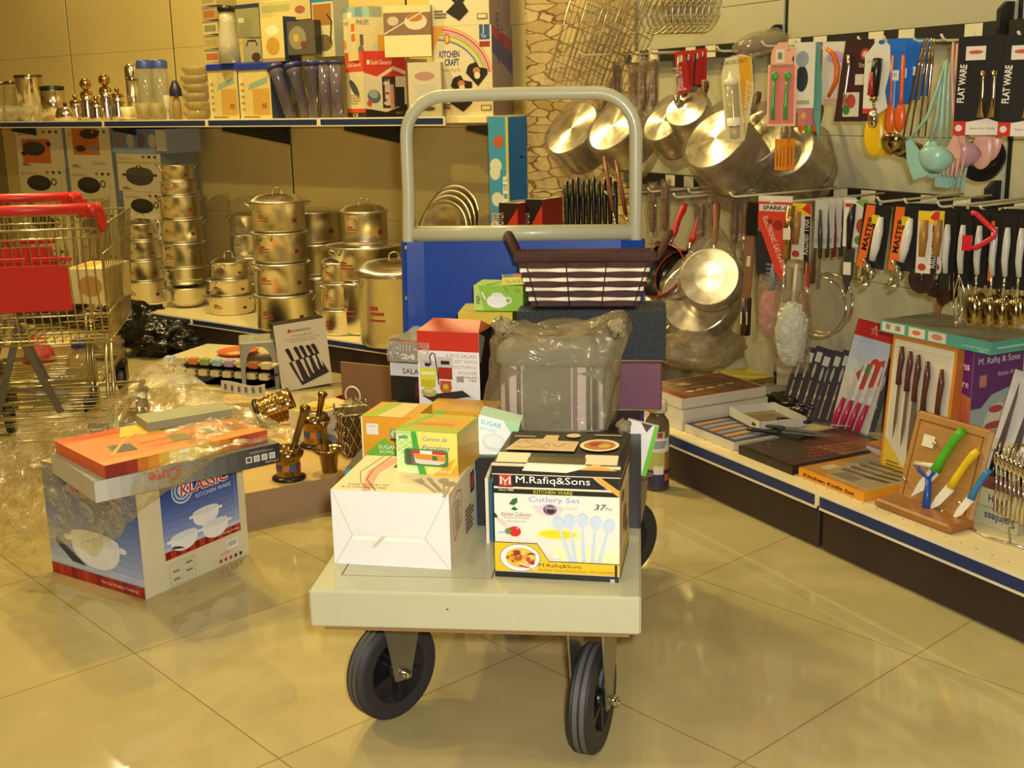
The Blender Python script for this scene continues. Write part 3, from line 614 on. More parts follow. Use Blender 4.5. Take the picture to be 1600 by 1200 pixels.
mb = MB(); mb.sheet(lambda u, v: (-.003+.106*u, -.002+.15*v, h2+.003+.004*math.sin(9*u+7*v)), 10, 10, FILM); mb.sheet(lambda u, v: (-.003+.106*u, -.003-.003*math.sin(8*u+5*v)**2, h2*v), 10, 6, FILM); mb.build('clear_wrap', c24)
# red and white four piece set box
def art_red(F_):
    f = F_['f']; f.rect(0, 0, 1, 1, 'e9e5de'); f.rect(0, .74, 1, 1, 'c8321f')
    for k, (s_, x, w2) in enumerate((('4 PCS SALAD', .46, .50), ('SET WITH', .60, .36), ('TOOTHPICK', .52, .44), ('HOLDER', .66, .30))): f.text(s_, x, .66-.075*k, .045, '9a8f86', w=w2)
    f.text('STAINLESS', .70, .385, .028, '2a2a2a', w=.26); f.text('STEEL', .82, .345, .028, '2a2a2a', w=.14)
    f.ell(.16, .40, .13, .20, 'd6cf3a'); f.rect(.03, .33, .29, .52, 'd9d440'); f.rect(.04, .24, .28, .34, 'c9b822'); f.rect(.03, .50, .29, .60, 'c8c4be'); f.ell(.16, .55, .05, .03, '26221f'); f.rect(.05, .41, .27, .45, 'ecebb0')
    f.rect(.33, .36, .56, .56, 'a42a20'); f.rect(.32, .52, .57, .66, 'c4c0b8'); f.rect(.38, .56, .52, .61, '2a2622'); f.ell(.45, .25, .10, .09, 'c26a22'); f.rect(.36, .23, .54, .34, 'b8541c'); f.ell(.45, .26, .05, .04, 'd9a24a')
    f.stroke([(.22, .55), (.20, .66), (.24, .71), (.28, .70), (.30, .60), (.34, .28)], .022, '4a4642'); f.rect(.62, .22, .76, .34, 'e6e2d6'); f.rect(.63, .33, .75, .41, '9a958c')
    f.poly([(.05, .12), (.72, .22), (.88, .13), (.28, .02)], '38302a'); f.ell(.17, .17, .13, .06, 'b8ab5a'); f.ell(.17, .19, .08, .03, 'd8c87a'); f.poly([(.30, .01), (.9, .12), (.9, .15), (.30, .05)], 'c9c9c4')
    F_['t'].rect(0, 0, 1, 1, 'b8402c'); F_['r'].rect(0, 0, 1, 1, '2a1d18'); F_['r'].poly([(0, 1), (.45, .9), (.1, .6), (0, .6)], '8a8068')
M, w_, d_, h_ = bpx(DZ+.155, (657, 630), (752, 636), (655, 516), .09)
mb = MB(); mb.box(0, 0, 0, w_, d_, h_, P('e9e5de')); art_red(faces(mb, w_, d_, h_)); rb = one('salad_set_box', mb, M@T(0, -.005, 0), 'white box with red top band and jar picture, left of the bagged grey basket', 'box')
mb = MB(); mb.add([(0, 0, 0), (w_, 0, 0), (w_-.012, .05, .020), (.022, .05, .022), (w_, d_, .0), (0, d_, 0)], [(0, 1, 2, 3), (3, 2, 4, 5), (1, 4, 2), (0, 3, 5)], P('b8402c')); mb.build('top_flap', rb, T(0, 0, h_))
# leatherette cases standing behind the basket
LEA = mat('3c4146', .42, noise=.9, scale=260, bump=.9, bscale=300); PUR = mat('6a3446', .42, noise=.2, scale=300, bump=.2, bscale=500)
ZC = DZ+.142
pc = on_z(1034, 642, ZC)
CM = fr(pc, TU, TV, UP)
def case(name, M, w, d, h, m, label):
    t = thing(name, M, label, 'case'); mb = MB(); mb.cbox(-w, 0, 0, 0, d, h, m, .003); mb.build('shell', t)
    mb = MB(); mb.tube([(-w*.9, -.001, .002), (-.006, -.001, .002)], .0022, mat('b5a27a', .4, .6), 6); mb.build('piping', t)
    return t
case('cutlery_case', CM, .30, .09, .112, PUR, 'plum leatherette cutlery case standing on edge at the right of the trolley')
case('cutlery_case', CM@T(.008, -.002, .1135), .33, .13, .116, LEA, 'dark blue grey leatherette case standing on the plum case, under the woven basket')
# woven basket on the blue case
bz = ZC+.1135+.117
BM = CM@T(-.335+.05, .0, bz-ZC+.010)@RX(-5)
bk = thing('woven_basket', BM, 'brown and cream woven basket with two raised handles, on the dark leatherette case', 'basket')
BR_ = mat('43251c', .62, noise=.2, scale=60, spec=.25); CRM = mat('e3d6b0', .4, noise=.08)
bw, bd, bh = .225, .12, .125
mb = MB(); n = 26
def bpt(t, z, off=0):          # rounded rectangle loop, t 0..1, widening upward
    f = z/bh; w2 = bw+.075*f+.01; d2 = bd+.04*f; x0b = -.036*f-.005+0; per = 2*(w2+d2); q = (t % 1)*per
    if q < w2: p = (x0b+q, -.02*f-off)
    elif q < w2+d2: p = (x0b+w2+off, -.02*f+q-w2)
    elif q < 2*w2+d2: p = (x0b+w2-(q-w2-d2), -.02*f+d2+off)
    else: p = (x0b-off, -.02*f+d2-(q-2*w2-d2))
    return (p[0], p[1], z)
rows = [(.004, BR_), (.014, CRM), (.025, BR_), (.036, CRM), (.047, BR_), (.057, CRM), (.068, BR_), (.078, CRM), (.089, BR_)]
for k, (z, m_) in enumerate(rows):
    for j in range(2):
        pts = []
        for i in range(96):
            t = i/96; ph = math.sin(2*PI*t*9+(PI if k % 2 else 0)); pts.append(bpt(t, z+.0, .0015+.002*ph))
        def band(u, v, pts=pts, z=z):
            i = int(u*96) % 96; p = pts[i]; bulge = .0035*(1-.5*abs(math.sin(PI*9*u))) if True else 0
            return (p[0], p[1], z+(v-.5)*2*(.0062 if m_ is BR_ else bulge+.0012))
        if j == 0: mb.sheet(band, 96, 1, m_, smooth=False)
mb.box(.0, .0, 0, bw, bd, .003, BR_)
mb.build('woven_side', bk)
for i in range(10):
    t = i/10*1.0+.02; mb = MB(); mb.tube([bpt(t, 0, .0038), bpt(t, .1, .0038)], .0016, BR_, 5); mb.build('stake', bk)
mb = MB()
def rim(u, v):
    a = 2*PI*v; p = bpt(u, .107, 0); c = V((bw/2, bd/2, p[2])); out_ = (V(p)-c).normalized()
    rb_ = .011*(1+.05*math.sin(u*2*PI*110)); return V(p)+out_*(math.cos(a)*rb_*.6)+V((0, 0, math.sin(a)*rb_*1.15))
mb.sheet(rim, 330, 8, BR_, smooth=False); mb.build('rim', bk)
for sg, xx in ((-1, -.036), (1, bw+.05)):
    mb = MB(); mb.tube([(xx+(.006 if sg < 0 else -.006), .0, .098), (xx+sg*.008, .02, .12), (xx+sg*.022, .04, .152), (xx+sg*.024, .075, .155), (xx+sg*.01, .105, .125), (xx, .12, .1)], [.007, .009, .0115, .0115, .009, .007], BR_, 8, flat=.75); mb.build('handle', bk)
# green tea set box and small yellow boxes left of the basket
def art_tea(F_):
    f = F_['f']; f.poly([(0, 0), (.2, 0), (.1, 1), (0, 1)], 'b6cf6a'); f.ell(.48, .38, .22, .27, 'ecebe2'); f.ell(.48, .64, .12, .09, 'dfe0d2'); f.stroke([(.24, .45), (.16, .75)], .03, 'ecebe2'); f.ell(.7, .42, .07, .14, 'ecebe2'); f.ell(.7, .42, .045, .09, '8cbd3a'); f.text('HSC', .84, .74, .14, 'b02a20', w=.10); f.lines(.05, .25, .14, .6, 5, '4a5a20'); f.stroke([(.62, .95), (.70, .75)], .012, '8a4a30')
    F_['t'].rect(.3, .2, .8, .5, 'c9d88a'); F_['t'].poly([(.2, .1), (.5, .8), (.6, .7), (.35, .1)], '7a9a3a')
gp = at_d(741, 485, 2.72)
carton('tea_set_box', fr(gp, TU, TV, UP)@RZ(-6), .115, .09, .058, dict(f='8cbd3a', t='a9cc5a', r='7aa832', l='a3c654'), art_tea, 'green tea set box with a white teapot picture, left of the woven basket', 'box')
carton('yellow_box', fr(gp, TU, TV, UP)@T(-.035, -.02, -.034), .125, .13, .032, dict(f='c9b82a', t='c8bb3a', r='b8a828'), None, 'flat yellow box under the green tea set box', 'box')
carton('black_carton', fr(gp, TU, TV, UP)@T(-.05, -.02, -.034-.205), .18, .14, .203, dict(f=BK), None, 'tall black carton under the flat yellow box, behind the red and white box', 'box')
gp2 = gp+TU*.128
carton('tea_packet', fr(gp2, TU, TV, UP)@T(.015, .01, -.010), .03, .07, .065, dict(f='9ac23c', t='d8c832', r='c9c032'), lambda F_: (F_['f'].rect(0, .75, 1, 1, 'e0c62e'), F_['f'].text('HSC', .15, .48, .13, 'c03024', w=.7), F_['f'].rect(.2, .3, .8, .4, 'b8642a')), 'small green and yellow packet standing against the left of the woven basket', 'box')
carton('tea_packet', fr(gp, TU, TV, UP)@T(.068, -.012, .059)@RZ(8)@RY(-2), .085, .05, .018, dict(f='e0cc2a', t='b08a5a', r='d8c428'), lambda F_: (F_['f'].text('Tea Set & Creations', .08, .25, .45, '3a8a3a', w=.85), F_['t'].rect(.05, .1, .3, .9, '4a7ab0'), F_['t'].rect(.35, .1, .7, .9, 'd86a3a')), 'small yellow and orange packet lying on the green tea set box', 'box')
# white card with a green edge at the right of the deck
mb = MB(); mb.box(0, 0, 0, .066, .012, .112, P('e6e2d8'), ms=dict(r=P('5cb832'))); ff = faces(mb, .066, .012, .112); ff['f'].rect(.86, 0, 1, 1, '6cc238'); ff['f'].poly([(.42, 1), (.8, 1), (.66, .84)], '4a3a3a')
cp = at_d(962, 730, 2.5)
one('white_box', mb, fr(cp, TU, TV, UP)@RY(14)@T(0, 0, -.004), 'white card box with a bright green edge leaning at the right edge of the trolley', 'box')
mb = MB(); mb.box(0, 0, 0, .07, .2, cp.z-DZ+.01, P('26221e')); one('black_carton', mb, fr(V((cp.x-.02, cp.y+.01, DZ)), TU, TV, UP), 'black carton end under the white card box with the green edge', 'box')
# grey insulated basket in a clear bag
GM = fr(on_z(778, 672, ZC+.001), TU, TV, UP)@RZ(-4)
gb = thing('storage_basket', GM, 'grey fabric basket with pale stripes in a clear bag, behind the cutlery set box', 'basket')
GREY = mat('7d7d6c', .8, noise=.1, scale=90, bump=.2, bscale=200); ST1 = mat('d6c8c4', .8); ST2 = mat('8e7c80', .8); ST3 = mat('4e4a4c', .8)
gw, gd, gh = .236, .15, .175
def bag(u, v):               # closed rounded loop
    a = 2*PI*u; c, s_ = math.cos(a), math.sin(a); ex = .42
    cx = abs(c)**ex*(1 if c > 0 else -1); sy = abs(s_)**ex*(1 if s_ > 0 else -1); bl = .96+.05*math.sin(PI*min(1, v*1.1))
    return (gw/2+gw/2*cx*bl, gd/2+gd/2*sy*bl, gh*v)
mb = MB(); mb.sheet(bag, 72, 10, GREY); mb.lathe([(0, 0), (.5, 0)], GREY, 4); mb.v = mb.v[:-8]; mb.f = mb.f[:-4]; mb.m = mb.m[:-4]; mb.sm = mb.sm[:-4]
mb.box(.02, .02, 0.001, gw-.02, gd-.02, .004, GREY)
for (xa, xb, m_) in ((.005, .016, ST1), (.018, .024, ST2), (.026, .042, ST1), (.0425, .046, ST3), (.048, .050, ST3), (.052, .055, ST1), (.158, .161, ST1), (.163, .169, ST2), (.171, .189, ST1), (.191, .193, ST3), (.195, .197, ST3), (.199, .2005, ST1), (.203, .212, ST3), (.216, .224, ST1)):
    def sx(u, v, xa=xa, xb=xb):
        x = xa+(xb-xa)*u; cx = max(-1, min(1, (x-gw/2)/(gw/2)/(.96+.05*math.sin(PI*min(1, v*1.1))))); c = abs(cx)**(1/.42); s_ = math.sqrt(max(0, 1-c*c)); return (x, gd/2-gd/2*(s_**.42)*(.96+.05*math.sin(PI*min(1, v*1.1)))-.0018, .004+gh*.80*v)
    mb.sheet(sx, 3, 8, m_)
mb.build('body', gb)
mb = MB()
def lidf(u, v):
    a = 2*PI*u; c, s_ = math.cos(a), math.sin(a); ex = .42; cx = abs(c)**ex*(1 if c > 0 else -1); sy = abs(s_)**ex*(1 if s_ > 0 else -1)
    pr = [(1.0, .80), (1.05, .81), (1.06, .90), (1.03, .985), (.9, 1.03), (.5, 1.05), (.0, 1.055)]; k = v*6; i = min(int(k), 5); f = k-i; rr_ = pr[i][0]*(1-f)+pr[i+1][0]*f; z = pr[i][1]*(1-f)+pr[i+1][1]*f
    return (gw/2+gw/2*cx*rr_, gd/2+gd/2*sy*rr_, gh*z)
mb.sheet(lidf, 72, 12, GREY); mb.build('lid', gb)
def wrap_pt(u, v, seed=0):
    a = 2*PI*u; c, s_ = math.cos(a), math.sin(a); ex = .5; cx = abs(c)**ex*(1 if c > 0 else -1); sy = abs(s_)**ex*(1 if s_ > 0 else -1)
    k = [(1.0, -.01), (1.06, .1), (1.12, .35), (1.14, .6), (1.17, .85), (1.16, 1.05), (1.0, 1.19), (.78, 1.22), (.35, 1.12), (.0, 1.1)]
    t = v*(len(k)-1); i = min(int(t), len(k)-2); f = t-i; q = k[i][0]*(1-f)+k[i+1][0]*f; z = k[i][1]*(1-f)+k[i+1][1]*f
    wv = 1+.035*math.sin(a*7+v*9)+.025*math.sin(a*13-v*14)
    x = gw/2+gw/2*cx*q*wv; y = gd/2+gd/2*sy*q*wv; zz = gh*z+(.010*math.sin(a*5+1)+.007*math.sin(a*9))*max(0, v-.5)*2
    if c > .75 and v > .45: x += .035*(c-.75)*4*math.sin(PI*min(1, (v-.45)/.5)); zz += .028*(c-.75)*4*(1-abs(v-.72)*3)
    if c < -.7 and v < .35: x -= .07*(-c-.7)*3*(1-v/.35)*(1 if s_ < .3 else .3)
    return (x, y, zz)
mb = MB(); mb.sheet(wrap_pt, 90, 36, film('d2bd8c', .17, .10, .6, 13, 1.0)); mb.build('plastic_bag', gb)
def knot(p, r, seed):
    rn = random.Random(seed)
    mb = MB(); mb.sheet(lambda u, v: V(p)+V((math.cos(2*PI*u)*math.sin(PI*v), math.sin(2*PI*u)*math.sin(PI*v), -math.cos(PI*v)))*r*(1+.25*math.sin(7*u*6.28+5*v)+.2*math.sin(11*v+u*12.56)), 20, 12, film('d2c096', .42, .16, 1, 30))
    mb.build('bag_knot', gb)
knot((.012, .01, .222), .018, 1); knot((.255, -.01, .228), .017, 2); knot((.27, -.02, .02), .014, 3); knot((-.045, -.02, .02), .018, 4)
# ------------------------------------------------------------ cartons and wares on the floor at the left
def nse(p, s=1.0):
    from mathutils import noise
    return noise.noise(V(p)*s)
def net(rows, nu, nv, amp=.006, fq=9, seed=0):
    """smooth sheet through a net of world points, crumpled by noise"""
    Rn = len(rows); Cn = len(rows[0])
    def cr(a, b, c, d, t): return .5*((2*b)+(c-a)*t+(2*a-5*b+4*c-d)*t*t+(3*b-a-3*c+d)*t*t*t)
    def ev(l, t):
        t *= len(l)-1; i = min(int(t), len(l)-2); f = t-i
        return cr(l[max(i-1, 0)], l[i], l[i+1], l[min(i+2, len(l)-1)], f)
    def fn(u, v):
        p = ev([ev(r, u) for r in rows], v)
        q = p*fq+V((seed, seed*2, seed*3))
        return p+V((nse(q), nse(q+V((9, 9, 9))), nse(q*1.7)))*amp+V((nse(q*3), nse(q*3.3), nse(q*2.7)))*amp*.5
    return fn
KA = on_z(84, 893); KB = on_z(228, 937); KM = yaw(KA, KB); kw = (KB-KA).length; kh = .302
def art_klas(F_):
    f = F_['f']; r = F_['r']
    for i in range(14):
        t = i/13; f.rect(0, .1+.9*i/14, 1, .1+.9*(i+1)/14+.001, '%02x%02x%02x' % (int(196-170*t**.8), int(208-150*t**.8), int(222-90*t)))
    f.rect(0, 0, 1, .10, 'a8281f')
    for i in range(7): f.rect(.08+i*.14, .0, .13+i*.14, .1, '8a1a18' if i % 2 else 'c03a26')
    f.text('For the Healthy Cooking', .55, .03, .035, 'f3e6cf', w=.38)
    for i in range(8): f.stroke([(0, .12+i*.035), (1, .11+i*.03)], .003, 'a9b2c0')
    f.poly([(.08, .36), (.4, .15), (.25, .16), (.08, .30)], '39323a')
    f.pot(.52, .30, .52, .34, 'eceee8', 'dfe2de')
    f.text('K', .32, .78, .12, 'c02f26', w=.08, bold=.05); f.text('L', .42, .76, .12, 'c02f26', w=.06, bold=.05)
    for i in range(12):
        t = i/11; r.poly([(.20, .30+.62*i/12-.0), (.93, .30+.62*i/12), (.93, .30+.62*(i+1)/12), (.20, .30+.62*(i+1)/12)], '%02x%02x%02x' % (int(190-160*t**.7), int(204-148*t**.7), int(222-88*t)))
    r.stroke([(.23, .88), (.90, .88), (.90, .36)], .003, 'c9d0da')
    r.poly([(.20, .25), (.93, .25), (.93, .32), (.20, .32)], 'b8321f')
    for i in range(8): r.rect(.21+i*.09, .255, .25+i*.09, .315, '7a1616')
    r.text('For the Healthy Cooking', .66, .27, .028, 'f3e6cf', w=.25)
    r.ell(.40, .80, .10, .115, 'd8e2ee'); r.ell(.40, .80, .09, .10, '3a5a9a'); r.ell(.40, .80, .075, .085, 'b9cce2'); r.ell(.40, .80, .06, .065, '2a4a90'); r.ell(.40, .80, .045, .05, 'c9d8ea')
    r.text('KLASSIC', .375, .745, .105, 'f3f0ea', w=.46, bold=.09, shear=.1); r.text('KLASSIC', .38, .75, .095, 'c42f26', w=.45, bold=.02, shear=.1); r.text('KITCHEN WARE', .52, .69, .035, 'dfe6f0', w=.34)
    for x, y in ((.60, .50), (.38, .36), (.68, .36)):
        r.pot(x, y, .25, .17, 'f0f1ec', 'dfe3e2'); 
    r.poly([(.25, .335), (.38, .30), (.34, .33), (.28, .35)], '3a3038')
    r.stroke([(.22, .02), (.46, .02), (.46, .21), (.22, .21), (.22, .02)], .003, '8a8674')
    for i in range(5): r.stroke([(.22, .05+i*.035), (.46, .05+i*.035)], .002, 'a9a592')
    for i in range(4): r.rect(.25+(i % 2)*.12, .06+i*.035, .31+(i % 2)*.12, .072+i*.035, '6a6658')
    r.bars(.77, .13, .88, .21); r.text('AL-KHAIR', .70, .10, .02, 'b8322a', w=.09)
    for i in range(5): r.ell(.70+i*.05, .05, .014, .017, 'b8322a' if i < 3 else '2a2a3a')
carton('cookware_box', KM, kw, .35, kh, dict(f='8a96b8', r='ded3ae', l='ded3ae', k='ded3ae', t='d8cca4'), art_klas, 'blue and white wok carton with red base stripe on the floor at the left', 'box')
# grey tray set box on it, running off to the right
cR = on_z(438, 722, .304); cL = on_z(150, 786, .304); CTM = yaw(cL, cR); cw = (cR-cL).length
def art_cute(F_):
    f = F_['f']; t = F_['t']; r = F_['r']
    for i in range(16): q = 1-i/15*.78; f.rect(i/16, 0, (i+1)/16+.002, 1, '%02x%02x%02x' % (int(186*q+10), int(184*q+10), int(172*q+12)))
    f.text('Cute', .44, .90, .62, 'b8322c', w=.17, rot=180, bold=.03, al='l'); f.text('Melamine Tray Set', .44, .98, .12, '4a4640', w=.20, rot=180)
    for i in range(4): f.rect(.80+i*.045, .30, .835+i*.045, .62, 'dcd8cc'); f.rect(.807+i*.045, .36, .828+i*.045, .56, 'b9b5a8' if i else '57544c')
    f.text('Focus', .97, .22, .12, 'dcd8cc', w=.06, rot=180); f.rect(.975, .1, .99, .24, 'b8322c'); f.lines(.82, .72, .97, .86, 3, '9a968a')
    t.rect(0, 0, 1, 1, '8f8c80')
carton('tray_set_box', CTM, cw, .30, .05, dict(f='9c988c', r='201d24', t='8f8c80', l='b0ac9c'), art_cute, 'flat grey to black tray set box with upside down red lettering on the wok carton', 'box')
oR = on_z(418, 690, .355); oL = on_z(165, 748, .355); OM = yaw(oL, oR); ow = (oR-oL).length
def art_or(F_):
    f = F_['f']; t = F_['t']
    for i, c in enumerate(['8a2a20', '8a2a20', '9c3426', 'c8742a', 'd98a2e', 'd9b03a', 'e9dc8a', 'efe9b8', 'e6d95a', 'd9c23a', 'd99a32', 'cf7a2c', 'c0562a', 'a83a26', 'b0432a', 'b8492c']): f.rect(i/16, 0, (i+1)/16+.001, 1, c)
    t.rect(.0, .0, 1, .12, 'e8913a'); t.rect(0, .85, .5, 1, 'd65a30'); t.poly([(.6, .2), (1, .05), (1, .6), (.7, .7)], 'e6873a'); t.poly([(.3, .7), (.6, .6), (.75, .95), (.4, 1)], 'e9c84a')
    for x, y, c in ((.2, .4, '5e6a3c'), (.22, .38, '4a4c34'), (.55, .35, '7a7a3a'), (.75, .35, '8a7238'), (.9, .3, 'a86a2a'), (.6, .75, '5e5a44')): t.poly([(x-.06, y-.1), (x+.05, y-.14), (x+.07, y+.08), (x-.03, y+.12)], c)
    t.text('Special Melamine', .32, .35, .08, 'c8402a', w=.22, shear=.3); t.text('Tray Set', .34, .2, .08, 'c8402a', w=.16, shear=.3); t.stroke([(.1, .2), (.3, .6), (.5, .8)], .02, 'f0a850')
carton('orange_tray_box', OM, ow, .29, .030, dict(f='c8742a', t='df8233', r='b04a2a', l='d65a30'), art_or, 'bright orange tray box on the grey tray set box, under clear plastic', 'box')
carton('grey_tray', OM@T(.20, .20, .0315)@RZ(-8), .22, .10, .022, dict(f='8a8a6a', t='9a9a78', r='7a7a5c'), None, 'small grey green box under the clear plastic on the orange tray box', 'box')
# clear plastic sheet thrown over the stack
rows = [[(20, 640, 3.6), (120, 650, 3.42), (255, 560, 3.36), (335, 612, 3.25), (460, 672, 3.03)],
        [(25, 700, 3.33), (105, 678, 3.22), (240, 632, 3.15), (340, 655, 3.02), (452, 690, 2.93)],
        [(0, 770, 3.03), (72, 725, 2.96), (150, 738, 2.86), (240, 728, 2.75), (425, 680, 2.88)],
        [(-10, 820, 2.96), (55, 800, 2.92), (138, 800, 2.84), (217, 790, 2.73), (330, 722, 2.80)],
        [(30, 880, 2.97), (95, 850, 2.90), (150, 862, 2.83), (219, 798, 2.72), (256, 745, 2.73)]]
W_ = [[at_d(*q) for q in r] for r in rows]
o0 = V((-.95, 2.9, 0)); mb = MB(T(*(-o0))); mb.sheet(net(W_, 84, 66, .014, 12), 84, 66, film('e8d898', .09, .07, .8, 24, 1.0))
one('plastic_sheet', mb, T(*o0), 'crumpled clear plastic sheet thrown over the orange tray box and the wok carton', 'plastic sheet')
# crumpled film at the far left
rows = [[(-60, 690, 3.5), (20, 690, 3.4), (70, 690, 3.3), (120, 690, 3.25)], [(-60, 760, 3.3), (10, 760, 3.2), (60, 750, 3.12), (95, 745, 3.08)], [(-60, 830, 3.2), (0, 815, 3.1), (40, 820, 3.05), (80, 830, 3.05)], [(-60, 870, 3.2), (0, 862, 3.12), (30, 858, 3.1), (62, 840, 3.1)]]
W_ = [[at_d(*q) for q in r] for r in rows]; o0 = V((-1.5, 2.9, 0)); mb = MB(T(*(-o0))); mb.sheet(net(W_, 50, 40, .04, 9, 4), 50, 40, film('dcc67c', .13, .08, .9, 24, 1.0))
one('plastic_sheet', mb, T(*o0), 'loose crumpled clear plastic lying at the left edge beside the wok carton', 'plastic sheet')

# cardboard tray the brass wares stand on
PZ = .105
pL = on_z(380, 772, PZ); pR = on_z(520, 745, PZ); pd = (pR-pL).normalized(); PM = fr(V((pL.x, pL.y, 0))-pd*.10, pd, V((-pd.y, pd.x, 0)), UP)
CARD = mat('b08f5c', .7, noise=.06, scale=20); CARDT = mat('c2a162', .55, noise=.05, scale=6); CARDIN = mat('8a6848', .7)
mb = MB(); mb.box(0, 0, 0, .80, .62, PZ, CARD, ms=dict(f=mat('9a7c5a', .7), t=CARDT)); one('cardboard_carton', mb, PM, 'low plain cardboard carton on the floor carrying the brass mortars', 'box')
def mortar(name, M, r, h, label, pest, inlay=True, base=True):
    t = thing(name, M, label, 'mortar and pestle'); mb = MB()
    pr = ([(0, 0), (r*1.25, 0), (r*1.25, .006), (r*.95, .012)] if base else [(0, 0), (r*.7, 0)])
    mb.lathe(pr, BLK if base else BRASS, 28)
    b = [(r*.92, .010), (r*.86, h*.45), (r*.9, h*.62), (r*1.12, h*.72), (r*1.2, h*.84), (r*1.02, h*.9), (r*.98, h), (r*.85, h), (r*.8, h*.7), (0, h*.3)] if base else [(r*.62, 0), (r*.8, h*.7), (r*1.25, h*.88), (r*1.35, h*.98), (r*1.15, h), (r*.8, h*.8), (0, h*.2)]
    mb.lathe(b, BRASS, 32); mb.build('mortar', t)
    if inlay:
        mb = MB()
        for i in range(10):
            a = i*36; mb.lathe([(r*.885, h*.30), (r*.90, h*.40), (r*.89, h*.50)], P(['8a2a2a', '2a4a7a', 'b86a2a', '3a5a8a', '7a3a5a'][i % 5]), 4, a0=a, a1=a+30)
        mb.build('enamel_band', t)
    mb = MB(); (x0, y0, z0), (x1, y1, z1), pr_ = pest
    a, b = V((x0, y0, z0)), V((x1, y1, z1)); prof = [(0, 1.2), (.15, 1.3), (.3, .7), (.6, .75), (.85, .85), (.94, 1.3), (1, .9)]
    mb.tube([a+(b-a)*k for k, _ in prof], [pr_*q for _, q in prof], BRASS, 12); mb.build('pestle', t)
mortar('mortar_and_pestle', fr(on_z(492, 700, PZ), (1, 0, 0), (0, 1, 0), UP)@T(0, .03, 0), .042, .105, 'brass mortar with an enamel band, its pestle leaning up, beside the white tea box', ((.0, 0, .04), (.03, .01, .175), .013))
mortar('mortar_and_pestle', fr(on_z(449, 752, PZ), (1, 0, 0), (0, 1, 0), UP)@T(0, .03, 0), .040, .095, 'brass mortar with a leaning pestle, just right of the grey tray set box end', ((.0, 0, .04), (.06, .02, .215), .013))
mortar('mortar_and_pestle', fr(on_z(513, 742, PZ), (1, 0, 0), (0, 1, 0), UP)@T(0, .03, 0), .036, .075, 'small flared brass mortar with an upright pestle near the teal box', ((.0, 0, .02), (-.012, 0, .155), .011), False, False)
# white tea box
tM = yaw(on_z(500, 694, PZ), on_z(550, 676, PZ))
def art_w(F_):
    F_['t'].rect(.08, .1, .95, .9, 'd9b64a'); F_['t'].ell(.3, .55, .2, .16, '8a4a22'); F_['t'].ell(.3, .55, .15, .11, 'c07a34'); F_['t'].stroke([(.5, .5), (.7, .6), (.9, .5)], .02, '5a4a34'); F_['t'].rect(.02, .85, .5, .98, '9ab84a'); F_['t'].text('MUGS', .55, .15, .10, '4a3a2a', w=.3)
    F_['f'].lines(.3, .55, .75, .85, 4, 'bdb49a'); F_['f'].rect(.5, .1, .7, .35, 'c9c0a6')
carton('mug_box', tM@T(-.005, 0, 0), .125, .125, .10, dict(f='d8cda8', t='dccfa0', r='cbbf98', l='d2c69e'), art_w, 'white box with a cup of tea on its lid behind the brass mortars', 'box')
carton('grey_box', tM@T(.02, -.045, 0), .10, .03, .032, dict(f='8a8e92', t='9a9c98'), lambda F_: F_['f'].ell(.3, .5, .1, .3, 'b5b8b4'), 'small flat blue grey box lying in front of the white tea box', 'box')
# silver woven votive basket
t = thing('candle_holder', fr(on_z(556, 712, PZ), (1, 0, 0), (0, 1, 0), UP)@T(0, .04, 0)@RZ(25), 'silver lattice candle holder left of the orange sugar bowl box', 'candle holder')
SILV = mat('b8ab8c', .22, 1, noise=.2, scale=30)
mb = MB(); s_ = .052; hh = .135
for sd in range(4):
    for k in range(-4, 6):
        for dr in (1, -1):
            pts = []
            for j in range(9):
                z = hh*j/8; x = -s_+k*.026+dr*(z*.45)
                if -s_ <= x <= s_: pts.append(RZ(90*sd)@V((x, -s_-.002*math.sin(j*2), z)))
            if len(pts) > 1: mb.tube(pts, .0026, SILV, 5)
mb.build('lattice', t)
mb = MB(); mb.box(-s_*.94, -s_*.94, 0, s_*.94, s_*.94, hh*.98, mat('6b5c40', .3, .8)); mb.build('cup', t)
mb = MB()
mb.tube([(-s_, -s_, hh), (s_, -s_, hh), (s_, s_, hh), (-s_, s_, hh)], .003, SILV, 6, closed=True)
for a in (-1, 1):
    for b in (-1, 1): mb.tube([(a*s_, b*s_, hh), (a*s_, b*s_, hh+.012)], .003, SILV, 6); mb.ell((a*s_, b*s_, hh+.015), (.004, .004, .004), SILV, 8, 6)
mb.build('rim', t)
# brown carton flap with small boxes
bL = on_z(535, 655, 0); 
q0 = at_d(535, 625, 4.30); q1 = at_d(640, 600, 4.15); FMx = yaw(q0, q1); fw = (q1-q0).length
t = thing('open_carton', fr(V((q0.x, q0.y, 0)), FMx.col[0].xyz, FMx.col[1].xyz, UP), 'opened brown carton behind the candle holder, its inner wall showing', 'box')
BRN = mat('8a6648', .75, noise=.06); zt = at_d(535, 562, 4.3).z
mb = MB(); mb.box(0, 0, 0, fw, .004, zt, BRN, ms=dict(t=mat('c9a872', .7))); mb.box(0, -.30, 0, .004, 0, zt*.55, mat('9a2c22', .5)); mb.box(0, -.30, 0, fw, 0, .004, BRN); mb.build('body', t)
carton('small_box', t.matrix_world@T(.03, -.20, .004)@RZ(-20), .10, .08, zt*.62, dict(f='c9b27c', t='d9c48c', r='a88f5c'), None, 'plain beige box inside the opened brown carton', 'box')
carton('small_box', t.matrix_world@T(.06, -.36, .0)@RZ(12), .20, .05, zt*.52, dict(f='b9b09c', t='a8a08e', r='9a927e'), lambda F_: F_['f'].lines(.1, .2, .9, .8, 4, '7a7264'), 'grey printed box in front of the opened brown carton', 'box')
